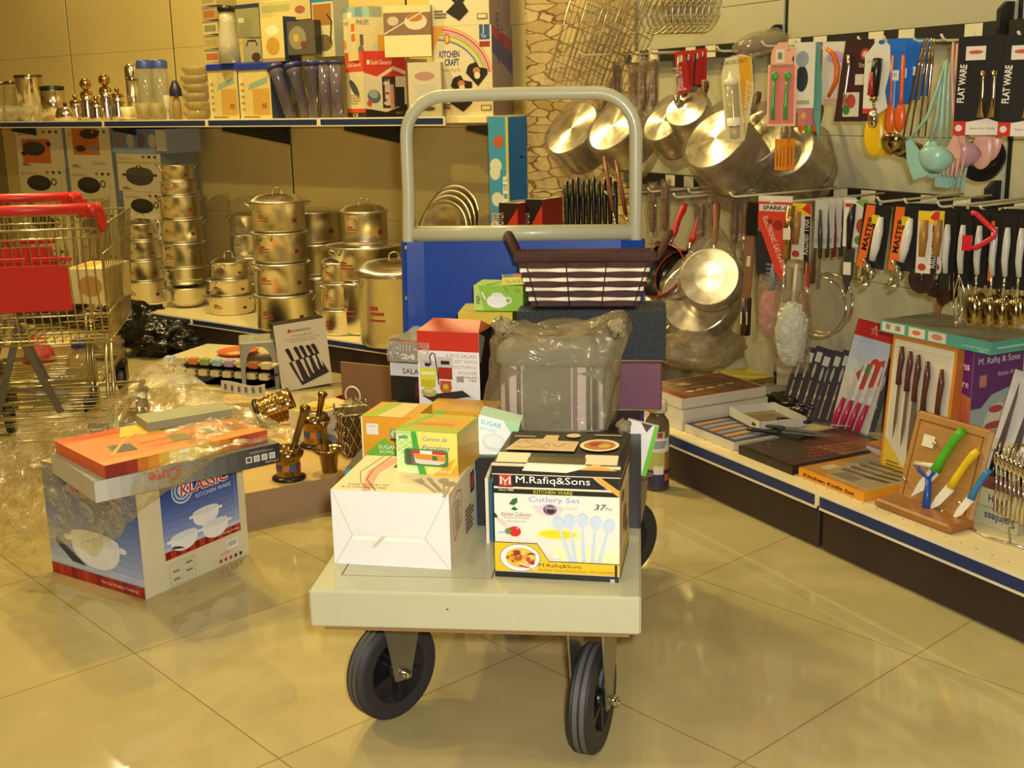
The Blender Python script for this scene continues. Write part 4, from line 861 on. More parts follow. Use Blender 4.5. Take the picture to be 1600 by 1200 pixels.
t2 = thing('glass_hanger', t.matrix_world@T(.16, -.16, zt*.45), 'clear bag of glass beads with a beaded ring, inside the opened brown carton', 'ornament')
mb = MB(); mb.tube([(.03*math.cos(R(a)), 0, .075+.03*math.sin(R(a))) for a in range(-30, 211, 12)], .0035, mat('d9d2b8', .3), 6); mb.build('ring', t2)
mb = MB(); mb.sheet(lambda u, v: ((.05+.012*math.sin(9*u*6.28))*math.cos(6.28*u)*math.sin(PI*v*.9+.15), .04*math.sin(6.28*u)*math.sin(PI*v*.9+.15), .06-.10*v+.01*math.sin(12*u+5*v)), 26, 14, film('cdbb84', .4, .1, 1, 40)); mb.build('bag', t2)
# knife block set box
kM = yaw(on_z(430, 607, .02), on_z(508, 590, .02)); 
p_ = on_z(441, 613); p2_ = on_z(513, 624); kM = yaw(p_, p2_); kw2 = (p2_-p_).length; kh2 = .285; kM = fr(V((p_.x, p_.y, 0)), V((.91, .41, 0)).normalized(), V((-.41, .91, 0)).normalized(), UP)@RY(-4); kw2 = .22
def art_kn(F_):
    f = F_['f']; l = F_['l']; k = p_.z/kh2
    def y(t): return k+(1-k)*t
    f.rect(.26, y(.86), .32, y(.91), 'b03a2c'); f.text('EVERRICH', .34, y(.86), .035, '3a3836', w=.36, bold=.01); f.text('6 PCS KNIFE SET', .30, y(.79), .027, 'b8604a', w=.45); f.text('GOOD CHOICE PRODUCT COLLECTION', .18, y(.745), .022, 'b8604a', w=.68); f.text('Stainless Steel Blade', .30, y(.71), .02, '8a8076', w=.48)
    f.poly([(.20, y(.42)), (.76, y(.50)), (.96, y(.18)), (.40, y(.05))], '2a1f2a')
    for i, (x, yy) in enumerate(((.16, .62), (.32, .63), (.43, .635), (.56, .625), (.66, .63))):
        f.poly([(x, y(yy)), (x+.05, y(yy+.02)), (x+.09, y(yy-.01)), (x+.155, y(.44+i*.01)), (x+.10, y(.43+i*.01))], '1c1718')
        f.poly([(x+.10, y(.425+i*.012)), (x+.165+(0 if i < 4 else -.02), y(.435+i*.012)), (x+.28-(i*.02), y(.10+i*.045)), (x+.24-(i*.02), y(.13+i*.045))], 'c9bfae')
    l.rect(.0, 0, 1, 1, '15110e'); l.poly([(.52, y(.85)), (.60, y(.78)), (.92, y(.55)), (.86, y(.1)), (.70, y(.15))], 'b9a274')
    for i in range(7): l.rect(.10, y(.2+i*.09), .30, y(.225+i*.09), '6a5f4a')
    l.rect(.10, y(.90), .5, y(.925), 'c9bfa0')
carton('knife_set_box', kM, kw2, .08, kh2, dict(f='cdc3b0', l='15110e', r='cdc3b0', t='241c16'), art_kn, 'upright white and black knife block set box standing in front of the stock pots', 'box')
# grey plastic stool
sp = at_d(378, 605, 4.95); SM2 = fr(V((sp.x, sp.y, 0)), V((.97, .22, 0)).normalized(), V((-.22, .97, 0)).normalized(), UP)
st = thing('plastic_stool', SM2, 'low grey plastic step stool between the trays and the knife set box', 'stool'); GP = mat('8f8e7e', .45); sh_ = at_d(372, 532, 4.95).z
mb = MB(); mb.cbox(0, 0, sh_-.02, .30, .22, sh_, GP, .008); mb.lathe([(.03, 0), (.035, .004), (.04, 0)], GP, 20, T(.1, .1, sh_)); mb.build('seat', st)
arch = [(.0, 0), (.035, 0), (.038, sh_*.45)]+[(.15-.112*math.cos(R(a)), sh_*.45+.10*math.sin(R(a))) for a in range(10, 171, 16)]+[(.262, sh_*.45), (.265, 0), (.30, 0), (.285, sh_-.01), (.015, sh_-.01)]
for yy in (.0, .206):
    mb = MB(); mb.prism(arch, .014, GP, M=T(0, yy+.014, 0)@RX(90)); mb.build('leg_frame', st)
for x in (.003, .285): mb = MB(); mb.box(x, .01, 0, x+.012, .21, sh_-.015, GP); mb.build('side_panel', st)
st.scale = (.52, .8, 1)
# stack of melamine trays with barred handles
tb = at_d(300, 585, 5.15); TRM = fr(V((tb.x-.10, tb.y, 0)), V((.93, -.36, 0)).normalized(), V((.36, .93, 0)).normalized(), UP)
WH = mat('cfc094', .4); 
for k, (z, col, lab) in enumerate(((.0, 'd3c79c', 'plain cream tray at the bottom of the tray stack on the floor'), (.055, '2e2a24', 'black barred tray in the middle of the tray stack on the floor'), (.105, 'c9b98a', 'tray with coloured edge tabs, topmost of the stack beside the grey stool'))):
    mb = MB(); mb.cbox(.0, 0, z, .52, .28, z+.012, mat(col, .4), .004); 
    if k:
        mb.box(-.01, -.02, z+.014, .54, .30, z+.020, mat('3a342a', .5) if k == 1 else WH)
        for i in range(9): mb.cbox(.0+i*.06, -.03, z+.002, .042+i*.06, .0, z+.030, WH if k == 1 else mat(['9ab0b4', 'c9bb8c', 'c07a34', '8aa04a', '8ab0c0', 'a08ab0', 'c9bb8c', 'b0603a', 'c9bb8c'][i], .4), .003)
    one('serving_tray', mb, TRM@T(k*.02-.02, -.01*k, 0), lab, 'tray')
mb = MB(); mb.lathe([(.05, 0), (.075, .004), (.09, .014), (.085, .016), (.07, .008), (.05, .005)], mat('d8642a', .35), 28); mb.lathe([(.0, 0), (.05, 0), (.05, .004), (0, .004)], mat('d9b46a', .4), 24)
one('orange_dish', mb, TRM@T(.28, .12, .127), 'orange rimmed dish lying on top of the tray stack', 'dish')
# white sheets and papers on the floor
mb = MB(); mb.box(0, 0, 0, .42, .22, .012, mat('d6c48a', .5)); one('cutting_mat', mb, fr(on_z(300, 605), V((.93, -.36, 0)).normalized(), V((.36, .93, 0)).normalized(), UP)@T(.03, -.05, 0), 'cream flat board on the floor in front of the tray stack', 'board')
mb = MB(); mb.lathe([(0, 0), (.15, 0), (.15, .004), (0, .004)], mat('cdb98a', .5), 36); one('round_mat', mb, T(*on_z(238, 596)), 'round cream mat lying flat on the floor behind the plastic sheet', 'mat')
t = thing('label_strip', fr(at_d(346, 612, 4.45), V((.9, -.25, -.1)).normalized(), V((.25, .95, .1)).normalized(), UP), 'curved strip of barcode labels left of the lying brass cup', 'labels')
mb = MB(); mb.sheet(lambda u, v: (.17*u, .02*u*u, .045*(1-v)-.0+.006*math.sin(6*u)-.03*u*(1-u)), 16, 2, mat('cfc6a8', .5)); mb.build('strip', t)
mb = MB()
for i in range(6): u = .04+i*.16; mb.box(.17*u+.006, .02*u*u-.002, .012-.03*u*(1-u), .17*u+.016, .02*u*u-.0008, .034-.03*u*(1-u), mat('6a6458', .6))
mb.build('barcode', t)
g0 = at_d(350, 628, 4.4); mb = MB(); mb.box(0, 0, 0, .22, .14, max(.02, at_d(350, 628, 4.4).z-.0), mat('c2a668', .6)); one('cardboard_carton', mb, fr(V((g0.x-.02, g0.y-.02, 0)), V((1, 0, 0)), V((0, 1, 0)), UP), 'small cardboard carton under the barcode label strip', 'box')
# slatted wooden mat and lying cup
s0 = on_z(404, 668, .05)
sl = thing('slatted_mat', fr(V((s0.x, s0.y, 0)), V((.97, .25, 0)).normalized(), V((-.25, .97, 0)).normalized(), UP), 'pale slatted wooden mat stack behind the brass mortars', 'mat')
mb = MB(); mb.box(0, 0, 0, .26, .26, .048, mat('b08a4c', .5)); mb.build('base', sl)
for i in range(7): mb = MB(); mb.cbox(.0, .01+i*.036, .048, .26, .03+i*.036, .056, mat('cfae6a', .45), .002); mb.build('slat', sl)
c0 = at_d(406, 612, 4.12)
cup = thing('brass_cup', fr(V((c0.x-.01, c0.y, .058)), (1, 0, 0), (0, 1, 0), UP)@T(.0, 0, .062)@RZ(10)@RY(72)@RX(0), 'shiny brass cup with a black base lying on its side on the slatted mat', 'cup')
mb = MB(); mb.lathe([(0, .004), (.052, .004), (.054, .014), (.050, .02), (.052, .10), (.056, .125), (.053, .128), (.05, .12), (.047, .02), (0, .02)], GOLD, 36); mb.build('body', cup)
mb = MB(); mb.lathe([(0, -.004), (.056, -.004), (.058, .0), (.058, .008), (.054, .012)], BLK, 36); mb.build('base', cup)
mb = MB()
for z in (.04, .055, .07, .085): mb.lathe([(.0535, z-.003), (.0555, z), (.0535, z+.003)], GOLD, 36)
mb.build('beading', cup)
# black bags of pans against the shelf base
def blob(name, M, sx, sy, sz, m, label, cat, seed, nu=40, nv=24, amp=.16, fq=3.0):
    mb = MB()
    def fn(u, v):
        a = 2*PI*u; b = PI*v; d = V((math.cos(a)*math.sin(b), math.sin(a)*math.sin(b), -math.cos(b))); n = nse(d*fq+V((seed, 0, 0)))+.5*nse(d*fq*2.5+V((0, seed, 0)))
        p = d*(1+amp*n*2); return (p.x*sx, p.y*sy, max(-.98, p.z)*sz+sz)
    mb.sheet(fn, nu, nv, m); return one(name, mb, M, label, cat)
BB = mat('12110f', .22, noise=.3, scale=8, bump=.9, bscale=22)
b1 = on_z(250, 556); blob('black_bag', T(b1.x, b1.y+.02, 0)@RZ(-20), .19, .12, .085, BB, 'glossy black plastic bag on the floor left of the tray stack', 'bag', 3, amp=.22)
b1 = on_z(205, 540); blob('black_bag', T(b1.x-.03, b1.y+.16, 0)@RZ(-30), .20, .10, .10, BB, 'second black plastic bag, behind the blue capped bottle', 'bag', 8, amp=.22)
b1 = on_z(178, 560); blob('film_bag', T(b1.x-.02, b1.y-.03, 0), .09, .07, .06, film('a08a5a', .45, .1, 1, 26), 'small clear wrapped bundle beside the blue capped bottle', 'bag', 5)
# plastic water bottle with blue cap
bp_ = at_d(131, 600, 4.75); bt = thing('water_bottle', fr(V((bp_.x, bp_.y, 0)), (1, 0, 0), (0, 1, 0), UP), 'large clear plastic bottle with a blue cap on the floor under the shopping cart', 'bottle')
zb = at_d(131, 540, 4.75).z; mb = MB()
mb.lathe([(0, 0), (.055, 0), (.058, .01), (.058, zb*.75), (.05, zb*.88), (.028, zb*.92), (.026, zb)], mat('c2a872', .12, trans=.6, alpha=.75), 30); mb.build('body', bt)
mb = MB(); mb.lathe([(.031, 0), (.033, .003), (.033, .03), (.028, .036), (0, .036)], mat('2f3f8c', .35), 24); mb.build('cap', bt, T(0, 0, zb))
# small clutter under and behind the shopping cart
def pxbox(name, px, py, d, w, dd, h, rz, cols, label, cat='box', art=None):
    p = at_d(px, py, d); return carton(name, fr(V((p.x, p.y, 0)), (1, 0, 0), (0, 1, 0), UP)@RZ(rz), w, dd, h, cols, art, label, cat)
pxbox('cardboard_box', 25, 585, 5.3, .30, .25, .14, 12, dict(f='a98a52', t='c9b272', r='8a6c3c'), 'yellowish cardboard box on the floor behind the shopping cart legs')
pxbox('printed_packet', 18, 620, 4.9, .22, .12, .05, -12, dict(f='8a7a8a', t='cfc4a8', r='a09080'), 'pale printed packet on the floor under the shopping cart', 'packet', lambda F_: (F_['t'].ell(.4, .5, .3, .2, 'd9c23a'), F_['f'].rect(.1, .3, .6, .7, 'd9c23a')))
pxbox('printed_packet', 55, 606, 4.8, .12, .10, .12, 20, dict(f='8f9496', t='aab0ac', r='7a8084'), 'grey packet standing on the floor left of the water bottle', 'packet')
b1 = at_d(62, 560, 5.0); mb = MB(); mb.lathe([(0, 0), (.07, 0), (.055, .05), (.02, .11), (0, .13)], mat('b8443c', .4, bump=.5, bscale=20), 18); one('red_bag', mb, T(b1.x, b1.y, .141), 'small red bag on the floor clutter seen between the cart legs', 'bag')
# wire cooking grid
gq = at_d(140, 640, 4.3); t = thing('wire_rack', fr(V((gq.x, gq.y, .0)), V((.98, .2, 0)).normalized(), V((-.2, .98, 0)).normalized(), UP)@T(.0, 0, .05), 'dark wire rack lying on the floor right of the shopping cart', 'rack')
mb = MB(); mb.tube([(0, 0, 0), (.18, 0, 0), (.18, .22, 0), (0, .22, 0)], .004, BLK, 6, closed=True)
for i in range(1, 9): mb.tube([(i*.02, 0, 0), (i*.02, .22, 0)], .0016, CHROME, 5)
mb.build('grid', t)
mb = MB(); mb.box(.01, .01, -.05, .17, .21, -.006, mat('3c3526', .3, .6)); mb.build('pan', t)
# shaker jar on the floor by the right shelf
jp = on_z(1028, 762); J = thing('shaker_jar', fr(V((jp.x-.004, jp.y, 0)), (1, 0, 0), (0, 1, 0), UP), 'tall seasoning jar with printed label on the floor at the end of the right shelf', 'jar')
jh = .27; rj = .038
mb = MB(); mb.lathe([(0, 0), (rj, 0), (rj+.001, .006), (rj, .012), (rj, jh*.72), (rj*.93, jh*.8), (rj*.62, jh*.86), (rj*.6, jh*.9)], mat('6a5c44', .1, trans=.4, alpha=.9), 32); mb.build('body', J)
mb = MB()
def jl(z0, z1, c, a0=-140, a1=-20, k=.0006): mb.lathe([(rj+k, jh*z0), (rj+k, jh*z1)], P(c), 20, a0=a0, a1=a1)
jl(.05, .25, '3a3050'); jl(.12, .2, 'b8642a', -60, -20, .001); jl(.25, .46, 'b9b25a', -150, -60); jl(.25, .46, '9a6a3a', -60, -20); jl(.46, .62, 'd8d2cc', -130, -30); jl(.62, .70, 'b8b0a4', -110, -60); jl(.63, .69, 'b0302a', -95, -72, .001); jl(.2, .3, 'e3d9bc', -112, -66, .0014)
for i in range(4): jl(.51+i*.022, .52+i*.022, '3a3a3a', -120+i*3, -60+i*4, .0012)
mb.build('label_sleeve', J)
mb = MB(); mb.lathe([(rj*.62, 0), (rj*.82, .002), (rj*.82, .028), (rj*.7, .036), (0, .036)], mat('cfc7ae', .4), 26); mb.build('cap', J, T(0, 0, jh*.9))
# thin crumpled film on the tiles
for (a, b, s_, sd, lab) in ((1078, 905, .22, 2, 'faint clear film lying on the tiles right of the trolley wheel'), (1205, 965, .26, 6, 'second piece of clear film on the tiles below the right shelf')):
    p = on_z(a, b); mb = MB(); mb.sheet(lambda u, v: ((u-.5)*s_*(1+.2*math.sin(5*v)), (v-.5)*s_*1.3*(1+.2*math.sin(4*u+1)), .004+.006*abs(nse((u*7+sd, v*7, 0)))), 24, 24, film('ffffff', .0, .1, .5, 30, 1.0, (.10, .0))); one('plastic_film', mb, T(p.x, p.y, 0), lab, 'plastic film')

# ------------------------------------------------------------ shopping carts
RED = mat('c0201a', .35); CW = mat('b3a67e', .28, .9, noise=.1)
def cart(M, label, full=True):
    t = thing('shopping_cart', M, label, 'shopping cart')
    w_, L, z0, z1 = .54, .78, .46, .86
    mb = MB(); mb.tube([(-w_-.01, -.03, .93), (.01, -.03, .93)], .017, RED, 14); mb.build('handle', t)
    for x in (-w_-.0, 0):
        mb = MB(); mb.tube([(x-.012, -.045, .925), (x+.006, -.02, .93), (x+.01, .02, .89), (x+.01, .03, .85)], [.018, .02, .018, .010], RED, 10); mb.build('handle_end', t)
    yb, yt = .12, .02
    mb = MB(); n = 20
    def side(x, x2):
        for i in range(17):
            k = i/16; mb.tube([(x+(x2-x)*k*.5, yt+(L-.02)*k, z1), (x+(x2-x)*(k*.5+.3), yb+(L-.20)*k, z0)], .0022, CW, 4)
        for z in (z1, z1-.09, z1-.30, z0):
            f = (z1-z)/(z1-z0); mb.tube([(x+(x2-x)*.3*f, yt+(yb-yt)*f, z), (x+(x2-x)*(.5+.3*f), L-.08*f, z)], .0038 if z in (z0, z1) else .003, CW, 6)
    side(0, -.06); mb.build('side_mesh', t)
    mb = MB(); side(-w_, -w_+.06); mb.build('side_mesh', t)
    mb = MB()
    for i in range(21): x = -w_+w_*i/20; mb.tube([(x, yt, z1), (x*.96-.01, yb, z0)], .0022, CW, 4)
    for z in (z1, z1-.03, z1-.30, z1-.36, z0): f = (z1-z)/(z1-z0); mb.tube([(-w_, yt+(yb-yt)*f, z), (0, yt+(yb-yt)*f, z)], .0042 if z in (z0, z1) else .003, CW, 6)
    mb.build('rear_gate', t)
    mb = MB()
    for i in range(15): x = -w_+.06+(w_-.12)*i/14; mb.tube([(x, L-.0, z1), (x, L-.08, z0), (x, yb, z0)], .0022, CW, 4)
    for z in (z1, z0): mb.tube([(-w_+.05, L-(.08 if z == z0 else 0), z), (-.05, L-(.08 if z == z0 else 0), z)], .004, CW, 6)
    for k in range(8): mb.tube([(-w_+.04, yb+.07*k, z0), (-.04, yb+.07*k, z0)], .0025, CW, 4)
    mb.build('basket_mesh', t)
    mb = MB(); mb.cbox(-.32, -.006, .60, -.075, -.001, .755, RED, .002, M=T(-.02, .055, 0)@RX(6)); mb.cbox(-.32, -.008, .75, -.22, .0, .765, RED, .002, M=T(-.02, .07, 0)); mb.cbox(-.20, -.008, .75, -.08, .0, .765, RED, .002, M=T(-.02, .07, 0)); mb.build('child_seat_flap', t)
    mb = MB(); mb.cbox(-.22, L-.03, z1-.03, -.12, L-.01, z1+.005, RED, .003); mb.build('front_clip', t)
    mb = MB()
    for x in (-w_+.03, -.03):
        mb.tube([(x, .10, z0), (x, .06, .30), (x, .05, .12), (x, .10, .10)], .006, CW, 8)
        mb.tube([(x+.016, .10, z0), (x+.016, .07, .30), (x+.016, .06, .16)], .006, CW, 8)
        mb.tube([(x, .05, .16), (x, L-.05, .17)], .009, CW, 8)
    mb.tube([(-w_+.03, .05, .22), (-.03, .05, .22)], .006, CW, 8); mb.tube([(-w_+.03, .05, .14), (-.03, .05, .14)], .007, CW, 8); mb.tube([(-w_+.03, L-.05, .17), (-.03, L-.05, .17)], .007, CW, 8)
    mb.build('under_frame', t)
    GL = mat('77705c', .4, .7)
    for x in (-w_+.09, -.24):
        mb = MB(); mb.box(-.012, -.004, 0, .012, .004, .34, GL, M=T(x, .30, .17)@RY(-20 if x > -.3 else 18)); mb.build('leg', t)
    mb = MB()
    for z, r_ in ((.19, .003), (.155, .003)):
        for k in range(6): mb.tube([(-w_+.05, .10+k*.1, z), (-.05, .10+k*.1, z)], r_, CW, 5)
    for i in range(7): mb.tube([(-w_+.06+i*.07, .06, .19), (-w_+.02+i*.08, .6, .155)], .002, CW, 4)
    mb.build('lower_rack', t)
    for x in (-w_+.03, -.03):
        for y in (.05, L-.10):
            c = bpy.data.objects.new('caster', None); COL.objects.link(c); c.parent = t; c.location = (x, y, 0)
            mb = MB(); mb.lathe([(0, -.014), (.05, -.014), (.058, -.011), (.0595, 0), (.058, .011), (.05, .014), (0, .014)], RUB, 24, T(0, 0, .06)@RY(90)); mb.build('wheel', c)
            mb = MB(); mb.cbox(-.022, -.035, .06, -.016, .03, .15, BLK, .002); mb.cbox(.016, -.035, .06, .022, .03, .15, BLK, .002); mb.cbox(-.022, -.035, .125, .022, .03, .155, BLK, .004); mb.build('fork', c)
    return t
hp_ = at_d(150, 320, 3.62); CM2 = fr(V((hp_.x-.01, hp_.y+.02, 0)), V((1, 0, 0)), V((0, 1, 0)), UP)@RZ(8)@T(0, 0, 0)
kz = Mx.Diagonal((1, 1, hp_.z/.945, 1))
c1 = cart(CM2@T(0, 0, 0), 'wire shopping cart with a red handle and red seat flap at the left edge')
c1.scale = (1, 1, hp_.z/.94)
c2 = cart(CM2@T(-.17, .55, 0), 'second shopping cart nested behind the first, only its red handle end above')
c2.scale = (1, 1, hp_.z/.94)
# goods inside the near cart
def incart(x, y, z): return CM2@T(x, y, z)
fp = thing('frying_pan', incart(-.26, .38, .475)@RZ(155), 'black frying pan with a white price sticker lying in the near shopping cart', 'frying pan')
mb = MB(); mb.lathe([(0, 0), (.10, 0), (.125, .035), (.128, .036), (.10, .005), (0, .004)], BLK, 36); mb.build('pan', fp)
mb = MB(); mb.tube([(.12, 0, .03), (.2, 0, .045), (.30, 0, .045)], [.008, .011, .012], BLK, 8); mb.build('handle', fp)
mb = MB(); mb.box(.0, -.128, .005, .05, -.124, .035, P('d8cfae')); mb.build('price_sticker', fp)
carton('cookware_box', incart(-.20, .40, .52)@RZ(-12), .14, .22, .12, dict(f='cbb87c', t='d6c58a', r='b5a064'), lambda F_: (F_['f'].ell(.6, .5, .3, .3, 'a8803a'), F_['t'].rect(.1, .1, .5, .9, 'c9a03a')), 'cream cookware box inside the near shopping cart', 'box')
blob('film_bag', incart(-.38, .32, .475), .10, .10, .05, film('9a8460', .4, .1, 1, 24), 'wrapped dark bundle at the left inside the near shopping cart', 'bag', 11)
# ------------------------------------------------------------ pots and boxes on the left gondola
def od(p): return (p-CAM).dot(CZ)
def spun():
    m = bpy.data.materials.new('spun_aluminium'); m.use_nodes = True; nt = m.node_tree; b = nt.nodes['Principled BSDF']
    b.inputs['Base Color'].default_value = (.72, .66, .52, 1); b.inputs['Metallic'].default_value = 1; b.inputs['Roughness'].default_value = .26
    b.inputs['Anisotropic'].default_value = .9
    tg = nt.nodes.new('ShaderNodeTangent'); tg.direction_type = 'RADIAL'; tg.axis = 'Z'; nt.links.new(tg.outputs[0], b.inputs['Tangent'])
    tc = nt.nodes.new('ShaderNodeTexCoord'); nz = nt.nodes.new('ShaderNodeTexNoise'); nz.inputs['Scale'].default_value = 5; nt.links.new(tc.outputs['Object'], nz.inputs[0])
    mr = nt.nodes.new('ShaderNodeMapRange'); mr.inputs[3].default_value = .17; mr.inputs[4].default_value = .30; nt.links.new(nz.outputs[0], mr.inputs[0]); nt.links.new(mr.outputs[0], b.inputs['Roughness'])
    return m
SPUN = spun()
def potpiece(M, r, h, kind, label, group='stacked aluminium cooking pots', lid='flat', face=-110, rot=0, red=True, nm='cooking_pot'):
    t = thing(nm, M, label, 'pot', group)
    mb = MB()
    if kind == 'bowl': pr = [(0, 0), (r*.45, 0), (r*.72, h*.12), (r*.90, h*.45), (r*.97, h*.85), (r*1.03, h*.93), (r*1.03, h*.97), (r*.94, h*.95), (r*.85, h*.5), (0, h*.08)]
    else: pr = [(0, 0), (r*.88, 0), (r*.95, h*.03), (r*.975, h*.1), (r*.98, h*.88), (r*1.02, h*.90), (r*1.02, h*.93), (r*.95, h*.93), (r*.94, h*.1), (0, h*.05)]
    mb.lathe(pr, SPUN, 40)
    if red and kind != 'bowl':
        for z0, z1, a0, a1 in ((.36, .385, face-20, face+8), (.44, .475, face-18, face+6), (.50, .55, face-18, face-4)): mb.lathe([(r*.984, h*z0), (r*.984, h*z1)], P('a04238'), 8, a0=a0, a1=a1)
        mb.lathe([(r*.985, h*.3), (r*.985, h*.42)], P('7a1a18'), 4, a0=face+62, a1=face+72)
    mb.build('pot_body', t)
    if lid:
        mb = MB()
        if lid == 'flat': mb.lathe([(r*1.05, h*.925), (r*1.07, h*.94), (r*1.02, h*.965), (r*.7, h), (0, h)], SPUN, 40)
        else:
            mb.lathe([(r*1.04, h*.93), (r*1.06, h*.95), (r*.98, h*.98), (r*.75, h+r*.14), (r*.4, h+r*.20), (0, h+r*.22)], SPUN, 40)
            mb.tube([(-.022, 0, h+r*.21), (-.02, 0, h+r*.21+.022), (0, 0, h+r*.21+.03), (.02, 0, h+r*.21+.022), (.022, 0, h+r*.21)], .0035, CHROME, 6)
        mb.build('lid', t)
    for sg in (0, 180):
        mb = MB(); z = h*.80
        mb.tube([(r*.97, -.028, z-.01), (r*1.0+.012, -.026, z+.008), (r*1.0+.024, -.012, z+.014), (r*1.0+.024, .012, z+.014), (r*1.0+.012, .026, z+.008), (r*.97, .028, z-.01)], .0036, CHROME, 6, M=RZ(rot+sg)); mb.build('handle', t)
    return t
def stack(px, yb, layers, where, dep=None, face=-110):
    p = on_z(px, yb, LZ) if dep is None else lp(ls(px, yb, dep)[0], dep, LZ)
    D = od(p); z = LZ; c = None
    wmax = max(l[0] for l in layers)*D/F/2
    dirn = V((p.x, p.y, 0)).normalized(); c = V((p.x, p.y, 0))+dirn*(wmax if dep is None else 0)
    D = od(V((c.x, c.y, .5)))
    names = ['bottom', 'second', 'third', 'fourth', 'fifth', 'sixth', 'seventh']; n = len(layers)
    for i, (w_, h_, k) in enumerate(layers):
        r = w_*D/F/2/1.03; h = h_*D/F
        top = i == n-1
        potpiece(T(c.x, c.y, z), r, h, 'bowl' if k == 'bowl' else 'pot', ('topmost' if top else names[i]+' from the shelf')+' of the '+where, lid=('dome' if k == 'dome' else ('flat' if k != 'open' else None)), face=face, rot=20+25*(i % 3), nm='steel_bowl' if k == 'bowl' else 'cooking_pot')
        z += h*(.985)
    return c, z
stack(231, 474, [(68, 34, 'p'), (66, 33, 'p'), (62, 31, 'p'), (56, 26, 'dome')], 'pot stack beside the cookware boxes')
stack(295, 484, [(66, 33, 'bowl'), (70, 33, 'bowl'), (70, 39, 'p'), (66, 37, 'p'), (63, 36, 'p'), (56, 22, 'p'), (50, 25, 'p')], 'tall stack with bowls at its foot')
stack(364, 494, [(74, 31, 'p'), (69, 26, 'p'), (58, 26, 'dome')], 'short stack of three shallow pots')
stack(447, 520, [(92, 58, 'p'), (90, 50, 'p'), (88, 48, 'p'), (86, 48, 'dome')], 'tall stack behind the knife set box')
stack(393, 430, [(70, 42, 'p'), (66, 40, 'p'), (58, 36, 'p'), (50, 28, 'dome')], 'wrapped stack at the back of the shelf', dep=.40)
stack(497, 455, [(92, 70, 'p'), (90, 50, 'p'), (88, 50, 'p')], 'stack behind the tall four pot stack', dep=.37)
stack(575, 470, [(124, 85, 'p'), (124, 54, 'p'), (76, 52, 'dome')], 'wide stack beside the trolley post', dep=.24)
stack(533, 526, [(64, 42, 'p'), (60, 42, 'p'), (54, 32, 'dome')], 'slim three pot stack in front of the wide one')
c, z = stack(622, 548, [(122, 122, 'dome')], 'deep stock pots, standing next to the trolley panel')
# film over the wrapped stack
c9 = lp(ls(393, 430, .40)[0], .40, LZ); D9 = od(c9); mb = MB(); mb.sheet(lambda u, v: ((.115-.035*v+.012*math.sin(u*25+v*6))*math.cos(6.283*u), (.115-.035*v+.012*math.sin(u*25+v*6))*math.sin(6.283*u), .56*v+.01*math.sin(9*u)), 44, 18, film('c9b884', .16, .14, 1, 18, .97))
one('plastic_bag', mb, T(c9.x, c9.y, LZ), 'clear plastic bag over the wrapped pot stack at the back of the shelf', 'plastic bag')
# round trays leaning behind the trolley handle
s0, z0 = ls(708, 345, .30)
carton('brown_carton', LF(s0-.22, .12, LZ), .46, .38, z0-.165-LZ, dict(f='8a6c44', t='a8854f'), None, 'brown carton behind the trolley panel carrying the round trays', 'box')
rt0 = None
for i in range(4):
    r = .155-.006*i
    mb = MB(); mb.lathe([(0, 0), (r*.82, 0), (r*.86, .008), (r, .011), (r*1.01, .009), (r*.85, -.003), (0, -.003)], SPUN, 48)
    one('round_tray', mb, LF(s0+.012*i-.02, .32-.035*i, z0-.005-.012*i)@RX(76), ('largest round aluminium tray leaning behind the trolley handle', 'second round aluminium tray of those leaning behind the trolley handle', 'third round aluminium tray of those leaning behind the trolley handle', 'nearest and smallest round tray leaning behind the trolley handle')[i], 'tray', 'round trays behind the trolley')
# cookware boxes under the upper shelf
def art_pan(F_, kind=0):
    f = F_['f']
    f.stroke([(.08, .93), (.06, .86), (.12, .82)], .012, 'a8604a'); f.text('Classic', .1, .83, .07, 'b0704a', w=.28, shear=.3)
    if kind == 0: f.rect(.12, .12, .72, .72, 'c2682c'); f.ell(.38, .48, .24, .18, '2a2a24'); f.ell(.36, .54, .22, .13, '3c3d34'); f.ell(.70, .60, .05, .06, '2a2a24'); f.ell(.16, .36, .07, .06, '2a2a24')
    elif kind == 1: f.rect(.15, .35, .75, .98, 'c2682c'); f.ell(.55, .85, .22, .12, '2c2c26'); f.ell(.32, .5, .12, .08, '33342c'); f.ell(.6, .5, .12, .09, '8a8474'); f.text('Classic', .55, .12, .09, 'b0705a', w=.3, shear=.3)
    elif kind == 2: f.ell(.42, .62, .26, .20, '26251f'); f.ell(.42, .68, .24, .13, '34342c'); f.ell(.74, .66, .06, .09, '2a2a26'); f.ell(.74, .66, .035, .06, 'd8cb9c'); f.stroke([(.1, .3), (.6, .25), (.88, .4), (.9, .7)], .008, 'a89a72')
    else: f.rect(0, .72, 1, .78, 'c2b86a'); f.pot(.5, .34, .62, .42, '4a443e', '5e564e'); f.ell(.5, .52, .29, .12, '57504a'); f.ell(.5, .64, .06, .05, '2a2622'); f.ell(.5, .645, .03, .03, 'c9c0a8')
    for i in range(3): f.ell(.62+i*.13, .9, .035, .04, ('b0603a', '3a3a30', '5a5a50')[i])
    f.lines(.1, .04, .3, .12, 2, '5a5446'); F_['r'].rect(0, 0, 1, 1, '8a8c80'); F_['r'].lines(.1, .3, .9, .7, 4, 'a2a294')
nn = ['topmost', 'second', 'third', 'bottom']
dep = .28; s_ = [ls(x, 240, dep)[0] for x in (27, 100, 105, 174, 181, 250)]
hh = (LU-.036-LZ)/4-.001
